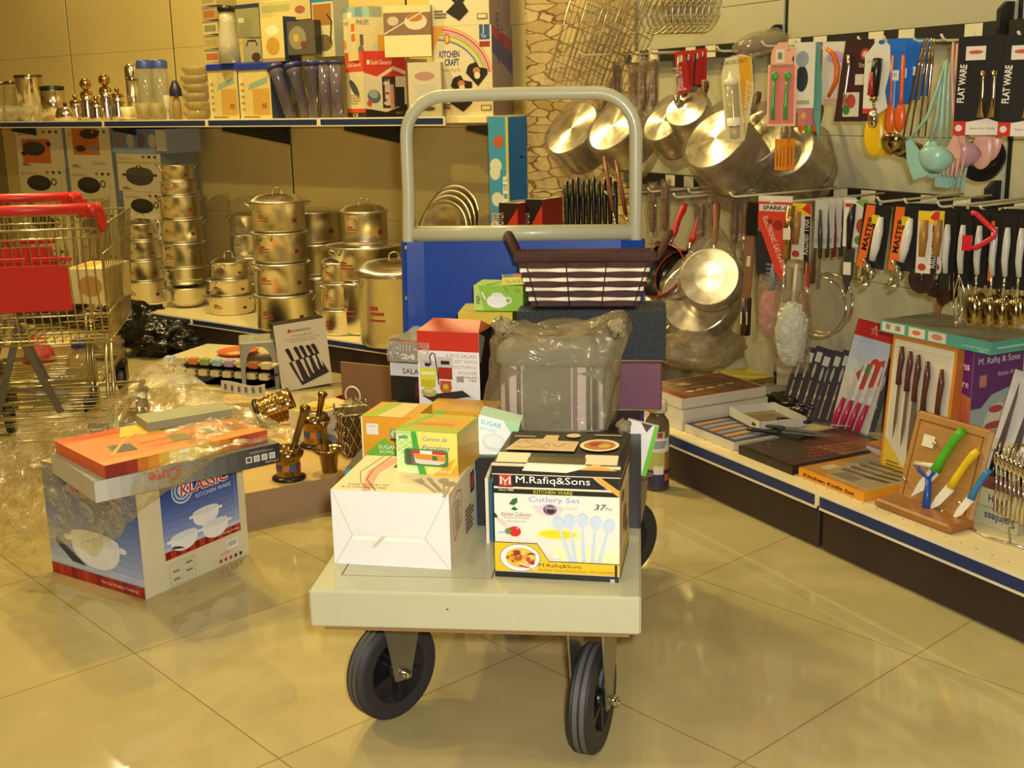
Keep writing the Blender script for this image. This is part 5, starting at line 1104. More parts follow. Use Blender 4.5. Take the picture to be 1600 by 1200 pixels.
for cI, nm in ((0, 'left column'), (1, 'middle column')):
    for k in range(4):
        x0, x1 = s_[cI*2], s_[cI*2+1]
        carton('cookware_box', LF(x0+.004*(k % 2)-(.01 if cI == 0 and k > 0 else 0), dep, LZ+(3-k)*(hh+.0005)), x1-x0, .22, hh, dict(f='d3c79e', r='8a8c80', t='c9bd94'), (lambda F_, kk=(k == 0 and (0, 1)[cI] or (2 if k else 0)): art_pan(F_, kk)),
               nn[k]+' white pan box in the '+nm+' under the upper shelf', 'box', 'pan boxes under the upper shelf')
zz = [LZ, .335, .535, .735, .94, 1.066]
for k in range(5):
    x0, x1 = s_[4], s_[5]; z0, z1 = zz[k], zz[k+1]-.001; off = .03 if k == 2 else (.0 if k != 4 else -.012)
    if k == 4: carton('glassware_box', LF(x0+off, dep-.01, z0), (x1-x0)*1.22, .22, z1-z0, dict(f='6c7c98', t='7a8898', r='9aa09a'), lambda F_: (F_['f'].rect(0, 0, .8, .22, '8aa8b8'), [F_['f'].ell(.15+i*.2, .5, .07, .3, ('8a6a78', 'b0a8a0', '6a5468', 'c0b49a')[i]) for i in range(4)], F_['f'].rect(.82, .1, 1, .95, 'c6c2ae')), 'blue and purple glassware box topmost of the right column under the upper shelf', 'box')
    else: carton('cookware_box', LF(x0+off, dep, z0), x1-x0, .22, z1-z0, dict(f='d6cba4', r='8a8c80', t='c9bd94'), lambda F_, kk=(3 if k == 3 else 2): art_pan(F_, kk), ('bottom', 'second', 'third', 'upper')[k]+' pan box in the right column, '+('a brown casserole on its front' if k == 3 else 'beside the first pot stack'), 'box', 'pan boxes under the upper shelf')
# tall blue box
cn = at_d(797, 345, 4.72); cz = at_d(797, 182, 4.72).z
bm = fr(V((cn.x, cn.y, .0)), V((.72, .69, 0)).normalized(), V((-.69, .72, 0)).normalized(), UP)
hb = cz
def art_sc(F_):
    f = F_['f']; l = F_['l']
    f.rect(0, 0, 1, 1, '1f6fae'); f.rect(.60, .83, .80, .84, '1a2a3a')
    l.rect(.0, 0, .86, 1, '3e8fb8'); l.rect(.86, 0, 1, 1, 'b9b24a')
    for x, y, rx, ry in ((.35, .80, .3, .03), (.30, .77, .26, .03), (.4, .66, .3, .03), (.25, .55, .2, .02)): l.ell(x, y, rx, ry, 'cdd0b8')
    l.text('SCOOTER', .93, .42, .30/10, 'dfe0cf', rot=90, bold=.03, w=2.9); l.poly([(.2, .90), (.5, .93), (.8, .91), (.7, .88), (.4, .87)], 'b05a3a'); l.text('SUPER', .3, .50, .015, 'b03a5a', rot=90, w=1.0)
mb = MB(); mb.box(0, 0, .16, .10, .115, hb, P('1f6fae'), ms=dict(l=P('3e8fb8'), t=P('b9a85a')))
F_ = faces(mb, .10, .115, hb); art_sc(dict(f=Face(mb, (0, 0, .16), (1, 0, 0), (0, 0, 1), .10, hb-.16), l=Face(mb, (0, .115, .16), (0, -1, 0), (0, 0, 1), .115, hb-.16)))
one('scooter_box', mb, bm, 'tall narrow blue box with sideways white lettering, standing in front of the stone column', 'box')
# black and red boxes in front of it, upright on a carton
bx = at_d(780, 345, 4.45); zt = at_d(780, 312, 4.45).z
BXM = fr(V((bx.x, bx.y, 0)), V((.93, -.36, 0)).normalized(), V((.36, .93, 0)).normalized(), UP)
carton('brown_carton', BXM@T(-.05, .0, 0), .42, .26, zt-.20, dict(f='8a6c44', t='a8854f'), None, 'tall brown carton hidden behind the trolley under the black and red boxes', 'box')
for i, (dx, w2, c1_, lab) in enumerate(((0, .085, '2a1510', 'black and red box with cream flap, left of the two behind the trolley handle'), (.095, .075, '1a1412', 'second black and red box behind the trolley handle, nearer the black spatulas'))):
    carton('utensil_box', BXM@T(dx, .03*i, zt-.1995)@RZ(-14), w2, .14, .19+.012*i, dict(f=c1_, t='cfc39a', r='8a1c16', l='3a1a12'), lambda F_: (F_['f'].poly([(.3, .5), (1, .9), (1, .3), (.5, .1)], 'b8341c'), F_['f'].text('MASTER', .25, .45, .28, 'c9b08a', w=.8, rot=90), F_['t'].lines(.1, .1, .9, .9, 5, '4a463a')), lab, 'box')

# ------------------------------------------------------------ goods on the upper shelf
def us(px, dep): return ls(px, 188, dep)[0]
def UF(px, dep, dz=0.0): return LF(us(px, dep), dep, LU+dz)
def upx(px, hpx, dep): return hpx*od(lp(us(px, dep), dep, LU))/F
def ubox(name, x0, x1, y0, y1, dep, cols, art, label, cat='box', d=.12, zb=0.0, rz=0):
    a, b = us(x0, dep), us(x1, dep); k = od(lp((a+b)/2, dep, LU))/F
    yb = 188-zb/k; return carton(name, LF(a, dep, LU+zb)@RZ(rz), (b-a)*.985, d, (yb-y0)*k if y1 is None else (y1-y0)*k, cols, art, label, cat)
def ulathe(name, px, dep, parts, label, cat, group=None, dz=0.0, rz=0):
    t = thing(name, UF(px, dep, dz)@RZ(rz), label, cat, group)
    for nm, prof, m in parts: mb = MB(); mb.lathe(prof, m, 24); mb.build(nm, t)
    return t
GLS = mat('d9cfa8', .08, trans=.9, alpha=.55); STD = mat('7c6a54', .18, 1, noise=.2)
def S(px, v, dep=.2): return v*od(lp(us(px, dep), dep, LU))/F
# glasses at the far left
for i, (px, dep) in enumerate(((4, .16), (14, .18), (24, .15), (36, .17), (46, .14), (57, .13), (10, .28), (30, .26))):
    k = S(px, 1, dep); ulathe('glass_cup', px, dep, [('bowl', [(0, .004), (k*2, .006), (k*5, k*9), (k*6.5, k*24), (k*6, k*24), (k*4.5, k*9), (0, .01)], GLS), ('foot', [(0, 0), (k*5, 0), (k*5, .003), (0, .005)], GLS)], ('first', 'second', 'third', 'fourth', 'fifth', 'sixth', 'first in the back row', 'second in the back row')[i]+' clear glass cup from the left end of the upper shelf', 'glass', 'glass cups at the far left of the upper shelf')
k = S(8, 1, .3)
for i, px in enumerate((8, 22)): ulathe('glass_jar', px, .38, [('body', [(0, 0), (k*8, 0), (k*8, k*52), (k*7, k*56), (0, k*56)], GLS), ('lid', [(0, k*56), (k*8, k*56), (k*8, k*61), (0, k*61)], STD)], ('left', 'right')[i]+' of the two glass jars behind the glass cups', 'jar', 'glass jars at the far left')
k = S(50, 1, .3)
ulathe('steel_canister', 51, .34, [('body', [(0, 0), (k*20, 0), (k*20, k*64), (k*21, k*66), (0, k*66)], STEEL), ('lid', [(k*21, k*66), (k*21, k*70), (0, k*71)], STD)], 'largest brushed steel canister on the upper shelf at the left', 'canister')
ulathe('steel_canister', 86, .30, [('body', [(0, 0), (k*18, 0), (k*18, k*48), (0, k*48)], STEEL), ('lid', [(k*18.5, k*47), (k*18.5, k*51), (0, k*53)], BLK)], 'shorter steel canister with dark lid right of the largest canister', 'canister')
ulathe('steel_pot', 104, .18, [('body', [(0, 0), (k*17, 0), (k*14, k*12), (k*11, k*19), (0, k*20)], STEEL), ('knob', [(0, k*20), (k*2, k*21), (k*3, k*25), (0, k*27)], BLK)], 'low flared steel bowl upturned beside the coffee pots', 'bowl')
for i, (px, hh_, dep, lab) in enumerate(((139, 55, .22, 'coffee pot with a round gold knob, leftmost of the pots'), (169, 62, .24, 'tallest coffee pot with a bright gold knob'), (187, 50, .26, 'smaller gold topped coffee pot beside the white cup'), (153, 36, .14, 'short steel creamer in front of the coffee pots'), (121, 38, .30, 'dark steel tea pot left of the gold topped coffee pots'))):
    k = S(px, 1, dep); t = ulathe('coffee_pot', px, dep, [('body', [(0, 0), (k*11, 0), (k*12, k*6), (k*8.5, k*hh_*.55), (k*9.5, k*hh_*.72), (0, k*hh_*.74)], STEEL), ('lid', [(k*9.8, k*hh_*.72), (k*8, k*hh_*.8), (k*2.5, k*hh_*.84), (0, k*hh_*.85)], GOLD)], lab, 'coffee pot')
    mb = MB(); mb.ell((0, 0, k*(hh_*.84+ (9 if i < 2 else 4))), (k*(9 if i < 2 else 4),)*3, GOLD, 16, 10); mb.build('knob', t)
    mb = MB(); mb.tube([(k*9, 0, k*hh_*.6), (k*17, 0, k*hh_*.5), (k*16, 0, k*hh_*.2), (k*11, 0, k*hh_*.12)], k*1.3, GOLD, 6); mb.build('handle', t)
    mb = MB(); mb.tube([(-k*9, 0, k*hh_*.25), (-k*14, 0, k*hh_*.5), (-k*17, 0, k*hh_*.62)], [k*2, k*1.6, k*1], STEEL, 6); mb.build('spout', t)
k = S(212, 1, .3)
ulathe('thermos_flask', 212, .36, [('body', [(0, 0), (k*10, 0), (k*10, k*62), (0, k*62)], STEELB), ('cap', [(k*10.3, k*62), (k*10.3, k*80), (k*7, k*85), (0, k*85)], STEEL)], 'slim steel vacuum flask beside the blue lidded canisters', 'flask')
for i, px in enumerate((233, 256)):
    k = S(px, 1, .3); t = ulathe('storage_canister', px, .34, [('body', [(0, 0), (k*12, 0), (k*12, k*80), (0, k*80)], mat('b8b49a', .12, trans=.5, alpha=.8)), ('lid', [(k*12.6, k*78), (k*12.6, k*88), (k*10, k*91), (0, k*91)], mat('39509a', .35))], ('left', 'right')[i]+' of the two clear storage canisters with blue lids', 'canister', 'blue lidded canisters')
k = S(200, 1, .1); t = thing('tea_cup', UF(200, .13), 'cream porcelain cup on a saucer at the edge of the upper shelf', 'cup'); CP = mat('e6d6a6', .25)
mb = MB(); mb.lathe([(0, 0), (k*8, 0), (k*14, k*3), (k*14, k*4), (0, k*3)], CP, 24); mb.build('saucer', t)
mb = MB(); mb.lathe([(0, k*3), (k*6, k*3), (k*9.5, k*9), (k*10.5, k*21), (k*9.5, k*21), (k*8, k*9), (0, k*5)], CP, 24); mb.build('cup', t)
mb = MB(); mb.tube([(k*10, 0, k*18), (k*15, 0, k*17), (k*14, 0, k*10), (k*9, 0, k*9)], k*1.2, CP, 6); mb.build('handle', t)
k = S(235, 1, .15)
for i, px in enumerate((226, 246)): ulathe('glass_bowl', px, .14, [('bowl', [(0, 0), (k*8, 0), (k*11, k*14), (k*12, k*26), (k*10.5, k*26), (k*9, k*12), (0, k*3)], mat('cdbb84', .12, trans=.5, alpha=.8, bump=.6, bscale=120))], ('left', 'right')[i]+' of the two cut glass bowls below the blue lidded canisters', 'bowl')
k = S(263, 1, .12); ulathe('crystal_glass', 263, .12, [('bowl', [(0, k*14), (k*3, k*16), (k*5.5, k*26), (k*5, k*38), (0, k*38)], mat('efe9d8', .05, trans=.6, alpha=.8)), ('stem', [(0, 0), (k*5, 0), (k*1.5, k*3), (k*1.2, k*14), (0, k*14)], mat('efe9d8', .05, trans=.6, alpha=.8))], 'bright crystal stem glass catching the light', 'glass')
k = S(278, 1, .2); t = ulathe('oil_bottle', 278, .16, [('body', [(0, 0), (k*7, 0), (k*7, k*24), (k*4, k*34), (0, k*34)], mat('b89a62', .15, trans=.4, alpha=.85)), ('cap', [(0, k*34), (k*10, k*36), (k*9, k*46), (k*4, k*58), (0, k*60)], mat('2a2344', .35))], 'small amber bottle with a dark purple top', 'bottle')
for i in range(6):
    px = 310; k = S(px, 1, .2); ulathe('glass_dish', px+(i % 2)*3, .24, [('dish', [(0, 0), (k*16, 0), (k*22, k*8), (k*23, k*13), (k*21, k*13), (k*15, k*3), (0, k*2)], mat('cdbb84', .12, trans=.5, alpha=.7, bump=.3, bscale=90))], ('bottom', 'second', 'third', 'fourth', 'fifth', 'topmost')[i]+' of the stacked glass dishes left of the pasta boxes', 'dish', 'stacked glass dishes', dz=k*13.4*i)
# lidded container boxes
def art_past(F_):
    f = F_['f']; f.rect(0, .0, 1, .9, 'd2bd78'); f.rect(.42, .08, .95, .62, 'c79a4a'); f.rect(.0, 0, .12, .9, 'd8ca96')
    for i in range(5): f.ell(.12, .2+i*.13, .06, .03, 'b98a3a')
    f.poly([(.3, .6), (.9, .74), (.92, .86), (.34, .72)], '8fa49a'); f.rect(.70, .22, .86, .32, 'a8703a'); f.lines(.1, .02, .9, .07, 1, '8a7a4a')
for i, (a, b) in enumerate(((330, 377), (377, 428))):
    k = S(a, 1, .12); t = thing('container_box', UF(a, .12), ('left', 'right')[i]+' of the two pasta container packs with blue lids', 'container', 'blue lidded pasta containers'); w2 = us(b, .12)-us(a, .12)-.008; h2 = k*73
    mb = MB(); mb.box(0, 0, 0, w2, .12, h2, P('d2bd78'), ms=dict(r=P('33405c'))); art_past(faces(mb, w2, .12, h2)); mb.build('box', t)
    mb = MB(); mb.cbox(-.006, -.006, 0, w2+.006, .126, k*11, mat('23379a', .3), .004); mb.build('lid', t, T(0, 0, h2))
# smoky purple canisters, some leaning
SM_ = mat('746a78', .12, trans=.35, alpha=.88)
for i, (px, rr_) in enumerate(((446, -22), (470, -18), (492, 0), (511, 0), (529, 0))):
    k = S(px, 1, .16); t = thing('plastic_canister', UF(px+(10 if rr_ else 0), .14+.02*(i % 2))@RY(rr_), ('leftmost leaning', 'second leaning', 'first upright', 'second upright', 'rightmost upright')[i]+' smoky purple canister beside the red blender box', 'canister', 'smoky purple canisters')
    mb = MB(); mb.lathe([(0, 0), (k*8, 0), (k*10, k*70), (k*13, k*76), (k*11, k*80), (0, k*80)] if i < 3 else [(0, 0), (k*9, 0), (k*9.5, k*82), (0, k*82)], SM_, 24); mb.build('body', t)
    mb = MB(); mb.lathe([(k*10, k*80), (k*13.5, k*80), (k*13, k*87), (0, k*88)] if i < 3 else [(k*9, k*82), (k*10.5, k*82), (k*10.5, k*86), (0, k*87)], mat('34386a', .3), 24); mb.build('lid', t)
def art_blend(F_):
    f = F_['f']; f.rect(0, 0, 1, 1, 'cf3a2c'); f.rect(0, .14, 1, .62, 'd9cfae'); f.poly([(0, .62), (.3, .56), (.7, .72), (1, .64), (1, .7), (.7, .78), (.3, .62), (0, .68)], 'e6cfae'); f.poly([(0, .12), (1, .2), (1, 0), (0, 0)], '201814'); f.poly([(.05, .14), (.5, .08), (1, .2), (1, .3), (0, .3)], 'd9cfae')
    f.text('Gold General', .16, .80, .07, 'f3e6cf', w=.5); f.rect(.08, .80, .14, .87, 'f3e6cf'); f.ell(.22, .32, .16, .10, '5e666a', rot=-25); f.ell(.2, .36, .12, .06, '9aa4a4', rot=-25); f.rect(.42, .14, .74, .62, '3a2a24'); f.rect(.48, .18, .6, .58, 'c9b8a0'); f.rect(.6, .12, .70, .5, 'c98a70'); f.rect(.74, .16, .95, .46, '26221f')
    for i in range(8): f.rect(.45+.03*(i % 3), .2+.05*i, .49+.03*(i % 4), .23+.05*i, ('d8d0c0', '8a4a3a')[i % 2])
    f.ell(.1, .22, .06, .05, 'c8503a'); f.text('2000 KIT', .72, .05, .03, 'b8a070', w=.2)
    l = F_['l']; l.rect(0, 0, 1, 1, 'cf4a2c'); l.rect(0, .14, 1, .70, 'd9cba4'); l.ell(.45, .45, .3, .08, '4a4c50', rot=-30); l.rect(0, 0, 1, .08, '201814'); l.text('CE', .3, .015, .05, 'e6dcc0', w=.3); l.text('Gold General', .1, .78, .06, 'f3e6cf', w=.75); l.lines(.2, .2, .8, .36, 4, 'a89a78'); F_['t'].rect(0, 0, 1, 1, '4a1a14')
s1 = us(572, .105); k = S(570, 1, .12)
MB1 = fr(lp(s1, .105, LU), V((.88, .47, 0)).normalized(), V((-.47, .88, 0)).normalized(), UP)
carton('blender_box', MB1, k*70, k*78, k*100, dict(f='cf3a2c', l='cf4a2c', t='4a1a14'), art_blend, 'red and cream appliance box with a blender picture on the upper shelf', 'box')
ubox('white_box', 640, 680, 93, 176, .14, dict(f='d3c7a4', t='c9b98a', r='c2b48c'), lambda F_: (F_['f'].ell(.5, .75, .3, .08, 'b88a7a'), F_['f'].rect(.2, .2, .8, .6, 'c9c0aa'), F_['f'].ell(.6, .15, .2, .04, '6a4a30')), 'tall off-white box between the red blender box and the tray kit boxes', d=.07, rz=30)
def art_cup(F_):
    f = F_['f']; f.rect(0, 0, 1, .42, 'ecd9a0'); f.rect(0, .42, 1, .86, '8a6a4c'); f.rect(0, .86, 1, 1, 'e6cf94'); f.ell(.68, .68, .24, .16, 'd9cdb0'); f.ell(.66, .76, .17, .08, 'b8763a'); f.ell(.2, .7, .12, .09, 'c9b89a'); f.stroke([(0, .45), (.9, .9)], .02, 'f0e4c0')
ubox('tea_cup_set_box', 606, 662, 15, 92, .12, dict(f='8a6a4c', t='dcc88c', r='a08a5c', l='c9b88c'), art_cup, 'cream and brown tea cup set box under cellophane, on the off-white box', d=.07, zb=S(640, 92, .12), rz=30)
# supports behind the second tier
ubox('plain_carton', 440, 536, 92, 178, .28, dict(f='8a7444', t='cdb97c', r='a08a50'), None, 'plain carton behind the purple canisters carrying the second tier of boxes', d=.15)
ubox('plain_carton', 545, 636, 92, 178, .28, dict(f='b09a60', t='cdb97c', r='a08a50'), None, 'plain carton behind the red blender box', d=.15)
def art_ph(F_):
    f = F_['f']; f.rect(0, 0, 1, 1, 'e0cf98'); f.text('PHILIPS', .02, .82, .12, '3a4a80', w=.36, bold=.01); f.ell(.6, .25, .14, .2, 'cfc8a8'); f.rect(.62, .15, .86, .6, 'd9a02a'); f.rect(.82, .3, .97, .62, 'c04a24'); f.rect(.1, .35, .2, .6, '6a5a4a'); f.ell(.12, .25, .08, .1, '7a7464')
    l = F_['l']; l.rect(0, 0, 1, 1, 'dccb94'); l.text('PHILIPS', .03, .84, .09, '3a4a80', w=.4, bold=.01); l.rect(.62, .68, .9, .86, 'd8682c'); l.rect(.62, .45, .9, .62, 'd8682c'); l.ell(.1, .4, .1, .12, 'd88a3a'); l.ell(.45, .5, .16, .25, 'cfc9a8')
k = S(560, 1, .14)
carton('juicer_box', fr(lp(us(563, .12), .12, LU+k*86), V((.9, .42, 0)).normalized(), V((-.42, .9, 0)).normalized(), UP), k*55, k*62, k*64, dict(f='e0cf98', l='dccb94', t='cdbd88'), art_ph, 'cream juicer box with orange juice glass picture, upper tier above the purple canisters', 'box')
ubox('fan_heater_box', 497, 530, -12, 92, .24, dict(f='c2b68c', t='9a9070', r='a8a890'), lambda F_: (F_['f'].rect(0, .78, 1, 1, '2f7aa8'), F_['f'].text('FAN HEATER', .04, .84, .06, 'e3e6d0', w=.85, bold=.02), F_['f'].rect(.05, .45, .9, .75, '9a6a34'), F_['f'].ell(.5, .2, .4, .12, '6c5a3c'), F_['f'].stroke([(.8, .2), (.9, .5), (.7, .6)], .06, '2a241c')), 'fan heater box with a blue header, upper tier', d=.10, zb=S(515, 92, .24))
ubox('blue_box', 531, 585, -12, 60, .30, dict(f='8fa8a4', t='9ab0ac', r='a0b0a8'), lambda F_: (F_['f'].rect(.05, .6, .5, .9, 'd9d4b8'), F_['f'].ell(.3, .3, .15, .12, 'c98a2a'), F_['f'].rect(.6, 0, .8, 1, '6f8f98')), 'pale blue box behind the juicer box, upper tier', d=.08, zb=S(555, 92, .30))
ubox('mug_box', 455, 500, 42, 92, .20, dict(f='5a5444', t='6a6252', r='38342c', l='2c3c58'), lambda F_: (F_['f'].ell(.4, .5, .3, .35, '8a8468'), F_['f'].ell(.35, .5, .1, .12, 'c9a04a'), F_['f'].ell(.6, .3, .1, .1, '7a3a3a')), 'dark mug box above the leaning purple canisters', d=.10, zb=S(480, 96, .20))
ubox('wrapped_box', 417, 452, 32, 98, .18, dict(f='d8c078', t='c9b070', r='2c3c58'), lambda F_: (F_['f'].ell(.5, .7, .3, .12, 'e3d9b0'), F_['f'].ell(.5, .35, .3, .2, 'c0903a'), F_['f'].rect(0, 0, 1, .08, 'a88a4a')), 'cream patterned box with a dark blue side, upper tier above the pasta containers', d=.10, zb=S(435, 86, .18))
ubox('wrapped_box', 417, 496, -10, 38, .26, dict(f='bfae78', t='c9b070', r='7a7460'), lambda F_: (F_['f'].rect(.05, .3, .6, .5, 'a0a060'), F_['f'].rect(.1, .6, .7, .64, 'e0d08a'), F_['f'].ell(.8, .3, .1, .12, '9a5a4a')), 'wide clear wrapped dish set at the top above the dark mug box', d=.12, zb=S(455, 146, .26))
k = S(370, 1, .15)
t = ulathe('drinks_jug', 366, .13, [('body', [(0, 0), (k*17, 0), (k*16, k*30), (k*12, k*60), (k*11, k*76), (0, k*76)], mat('cfc6a4', .2, trans=.3, alpha=.9)), ('lid', [(0, k*76), (k*13, k*76), (k*14, k*84), (0, k*85)], BLK)], 'tall pale jug with a black lid above the pasta containers', 'jug', dz=k*84)
mb = MB(); mb.tube([(-k*11, 0, k*74), (-k*17, 0, k*60), (-k*19, 0, k*25)], k*1.5, BLK, 6); mb.build('handle', t)
ubox('food_container', 380, 416, 15, 64, .26, dict(f='8f8a64', t='3a4060', r='7a7450'), lambda F_: (F_['f'].rect(0, .88, 1, 1, '2b3358'), F_['f'].rect(.1, .45, .35, .6, 'c9c6a0')), 'olive clear container with dark blue rim, upper tier', 'container', d=.12, zb=S(400, 122, .26))
ubox('handled_case', 388, 416, 66, 100, .18, dict(f='9a9470', t='b0a87c', r='8a8260'), lambda F_: (F_['f'].stroke([(.2, .7), (.3, .92), (.7, .92), (.8, .7)], .07, '3a2c28'), F_['f'].ell(.7, .2, .25, .2, '4a3228')), 'small grey green case picture box beside the drinks jug', 'box', d=.10, zb=S(400, 86, .18))
for i in range(5):
    ubox('clear_tub', 328+i % 2, 352-i % 2, 100-21*(i+1), 100-21*i-2, .16, dict(f=('c7b274', 'bba866', 'c9b880', 'b08a58', 'b5a672')[i], t='8a8468', r='a8985c'), lambda F_, i=i: (F_['f'].rect(.1, .2, .85, .7, ('b8683a', 'a89858', '8a8450', 'a06a3a', '9a8a58')[i]), F_['f'].rect(0, .88, 1, 1, '6f7282')), ('lowest', 'second', 'third', 'fourth', 'topmost')[i]+' of the small clear food tubs stacked left of the drinks jug', 'container', d=.12, zb=S(340, 86, .16)+S(340, 21, .16)*i)
# tray kit boxes at the end of the shelf
def art_kc(F_):
    f = F_['f']; r = F_['r']; f.rect(0, 0, 1, 1, 'd9caa4')
    cols = ['d8a060', 'c0506a', 'd888a0', '8ab04a', 'd8c83a', '6a78b8']
    for i, c in enumerate(cols):
        a = [(.05+1.0*math.sin(t)*(.95-.04*i)*1.0, .42+.58*math.cos(t)*(1.0-.05*i)) for t in [PI/2*j/14 for j in range(15)]]
        f.stroke([(min(.995, x), min(.995, y)) for x, y in a if x <= 1.0 and y > .45], .028, c)
    f.poly([(0, 1), (.2, 1), (0, .7)], 'd8964a'); f.rect(.80, .84, .97, 1, '33589a'); f.rect(.80, .76, .97, .82, '9a3a2c'); f.rect(.86, .9, .88, 1, 'd8b84a'); f.text('Trust', .83, .86, .04, 'e6e2d0', w=.08)
    f.ell(.26, .86, .05, .06, 'a86a3a'); f.ell(.26, .86, .03, .04, 'd8b27a')
    f.text('KITCHEN', .12, .655, .075, '2f3f80', w=.34, bold=.02); f.text('CRAFT', .21, .565, .075, '2f3f80', w=.24, bold=.02); f.text('Leather Tray Kit', .14, .49, .045, 'a8908a', w=.32, shear=.3)
    for cx, cy in ((.74, .48), (.48, .34)):
        f.poly([(cx-.18, cy), (cx-.14, cy+.08), (cx-.04, cy+.12), (cx, cy+.11), (cx+.04, cy+.06), (cx+.18, cy+.04), (cx+.18, cy-.02), (cx+.02, cy-.15)], '2a211e'); f.ell(cx, cy+.02, .06, .04, 'c07a4a'); f.ell(cx+.01, cy-.03, .05, .04, 'd8cdb8'); f.stroke([(cx-.14, cy+.08), (cx-.10, cy+.11), (cx-.04, cy+.11)], .014, 'e0d6bc')
    f.poly([(.28, .15), (.52, .30), (.66, .15), (.50, .05)], '2a211e'); f.lines(.08, .08, .3, .18, 3, '6a6452'); f.rect(.80, .06, .97, .12, '6a6452'); f.rect(.815, .07, .955, .11, 'd9caa4')
    r.rect(0, 0, 1, 1, '9c8f92'); r.poly([(0, .7), (1, .45), (1, .75), (0, .95)], '5a5a94'); r.poly([(0, .9), (1, .7), (1, .85), (0, 1)], 'b0506a'); r.text('KITCHEN', .38, .58, .09, '4a4a80', rot=90, w=.9); r.text('CRAFT', .6, .62, .09, '4a4a80', rot=90, w=.6); r.ell(.5, .86, .15, .05, 'a0303a')
ub = ls(685, 176, .26)
k = S(720, 1, .26); kx = fr(lp(us(679, .24), .24, LU), V((.95, -.31, 0)).normalized(), V((.31, .95, 0)).normalized(), UP)
carton('tray_kit_box', kx@RZ(-4), k*101, k*84, k*136, dict(f='d9caa4', r='9c8f92', t='c9b98c'), art_kc, 'lower large tray kit box with rainbow arc at the right end of the upper shelf', 'box', 'tray kit boxes')
carton('tray_kit_box', kx@RZ(-4)@T(-k*2, 0, k*136.3), k*100, k*84, k*136, dict(f='d9caa4', r='9c8f92', t='c9b98c'), art_kc, 'upper tray kit box, cut off by the top of the photo, on the lower one', 'box', 'tray kit boxes')
# ------------------------------------------------------------ goods standing and lying on the right base deck
SZ = RZ_+.001
def RQ(px, py, dep):
    s, z = rs(px, py, dep); return rp(s, dep, z)
def HF(px, py, dep, rz=0): return fr(RQ(px, py, dep), dR, nR, UP)@RZ(rz)
def rslab(q, s0, s1, dep1, z=SZ):       # frame at the near left bottom corner of a slab seen from the aisle
    return RF(s0, q, z), s1-s0, dep1-q
# stacked white cutlery boxes with red trays
def art_lid(F_):
    t = F_['t']; t.rect(.02, .03, .98, .97, '7e3324'); t.rect(.12, .12, .9, .9, '7a5c40')
    for i in range(7): t.stroke([(.2+.1*i, .2), (.25+.1*i, .85)], .02, '9c7a58' if i % 2 else '6a4630')
    for i in range(5): t.ell(.70-.02*i, .25+.13*i, .035, .05, 'd8bd84')
    t.rect(.25, .3, .3, .42, 'dcc89a'); t.rect(.33, .3, .38, .42, 'dcc89a')
    F_['f'].rect(0, .0, 1, .08, 'a89c80'); F_['r'].rect(0, 0, 1, .08, 'a89c80')
for k in range(3):
    dx = (.0, .006, -.004)[k]
    carton('cutlery_tray_box', RF(-.235+dx, .035, SZ+.0335*k), .235, .33, .033, dict(f='d2cbb8', r='c9c0a8', t='b8a888'), art_lid if k == 2 else None,
           ('bottom white box of the red lidded stack at the left of the right shelf', 'middle white box of the red lidded stack on the right shelf', 'topmost white box with a red clear lid at the left of the right shelf')[k], 'box', 'white cutlery tray boxes')
def art_pat(F_):
    t = F_['t']; t.rect(.04, .04, .96, .96, '4c4a66')
    for i in range(6): t.poly([(.08+.15*i, .1), (.18+.15*i, .1), (.14+.15*i, .9), (.06+.15*i, .7)], 'c08a4a' if i % 2 == 0 else '8a8a9c')
carton('knife_box', RF(.01, .04, SZ), .245, .17, .026, dict(f='cdc4ae', r='c9bfa6', t='4c4a66'), art_pat, 'flat white edged box with blue and orange lid beside the red lidded stack', 'box')
t = thing('white_tray', RF(.02, .20, SZ+.030)@RZ(-10), 'open white card tray holding a dark knife handle, beside the red lidded stack', 'tray'); WC = P('d2cbb4')
mb = MB(); mb.box(0, 0, 0, .20, .16, .003, WC); mb.box(0, 0, 0, .20, .003, .03, WC); mb.box(0, .157, 0, .20, .16, .03, WC); mb.box(0, 0, 0, .003, .16, .03, WC); mb.box(.197, 0, 0, .20, .16, .03, WC); mb.build('tray', t)
mb = MB(); mb.box(.005, .005, 0, .195, .155, .002, P('8a7a4c')); mb.build('lining', t, T(0, 0, .003))
carton('plain_carton', RF(.03, .22, SZ), .18, .13, .0285, dict(f='c9c0a6'), None, 'plain white box underneath the open white card tray', 'box')
def knife(name, M, L, hl, hcol, label, group=None, bl='d0cec4', hw=.012, bw=.014):
    t = thing(name, M, label, 'knife', group)
    mb = MB(); mb.prism([(hl, -bw*.6), (L*.75, -bw*.6), (L, bw*.3), (hl, bw*.7)], .0016, mat(bl, .2, .9 if bl == 'd0cec4' else 0), z0=-.0008); mb.build('blade', t)
    mb = MB(); mb.tube([(0, 0, 0), (hl*.15, .001, 0), (hl*.5, -.002, 0), (hl*.85, .001, 0), (hl+.004, 0, 0)], [hw*.7, hw, hw*.8, hw, hw*.75], mat(hcol, .3), 10, flat=.6); mb.build('handle', t)
    return t
knife('kitchen_knife', RF(.175, .17, SZ+.046)@RZ(28), .26, .10, '1f3a26', 'knife with a dark green handle lying across the flat boxes', hw=.010)
carton('plain_carton', RF(.19, .17, SZ+.0265)@RZ(12), .16, .08, .010, dict(f='2a2622'), None, 'thin black pack under the green handled knife', 'box')
knife('kitchen_knife', RF(.20, .13, SZ+.040)@RZ(40), .24, .10, '191512', 'knife with a black handle below the green handled knife', hw=.011)
knife('kitchen_knife', RF(.17, .27, SZ+.0455)@RZ(35), .22, .10, '191512', 'black handled knife with a pale sticker behind the green handled knife', hw=.011)
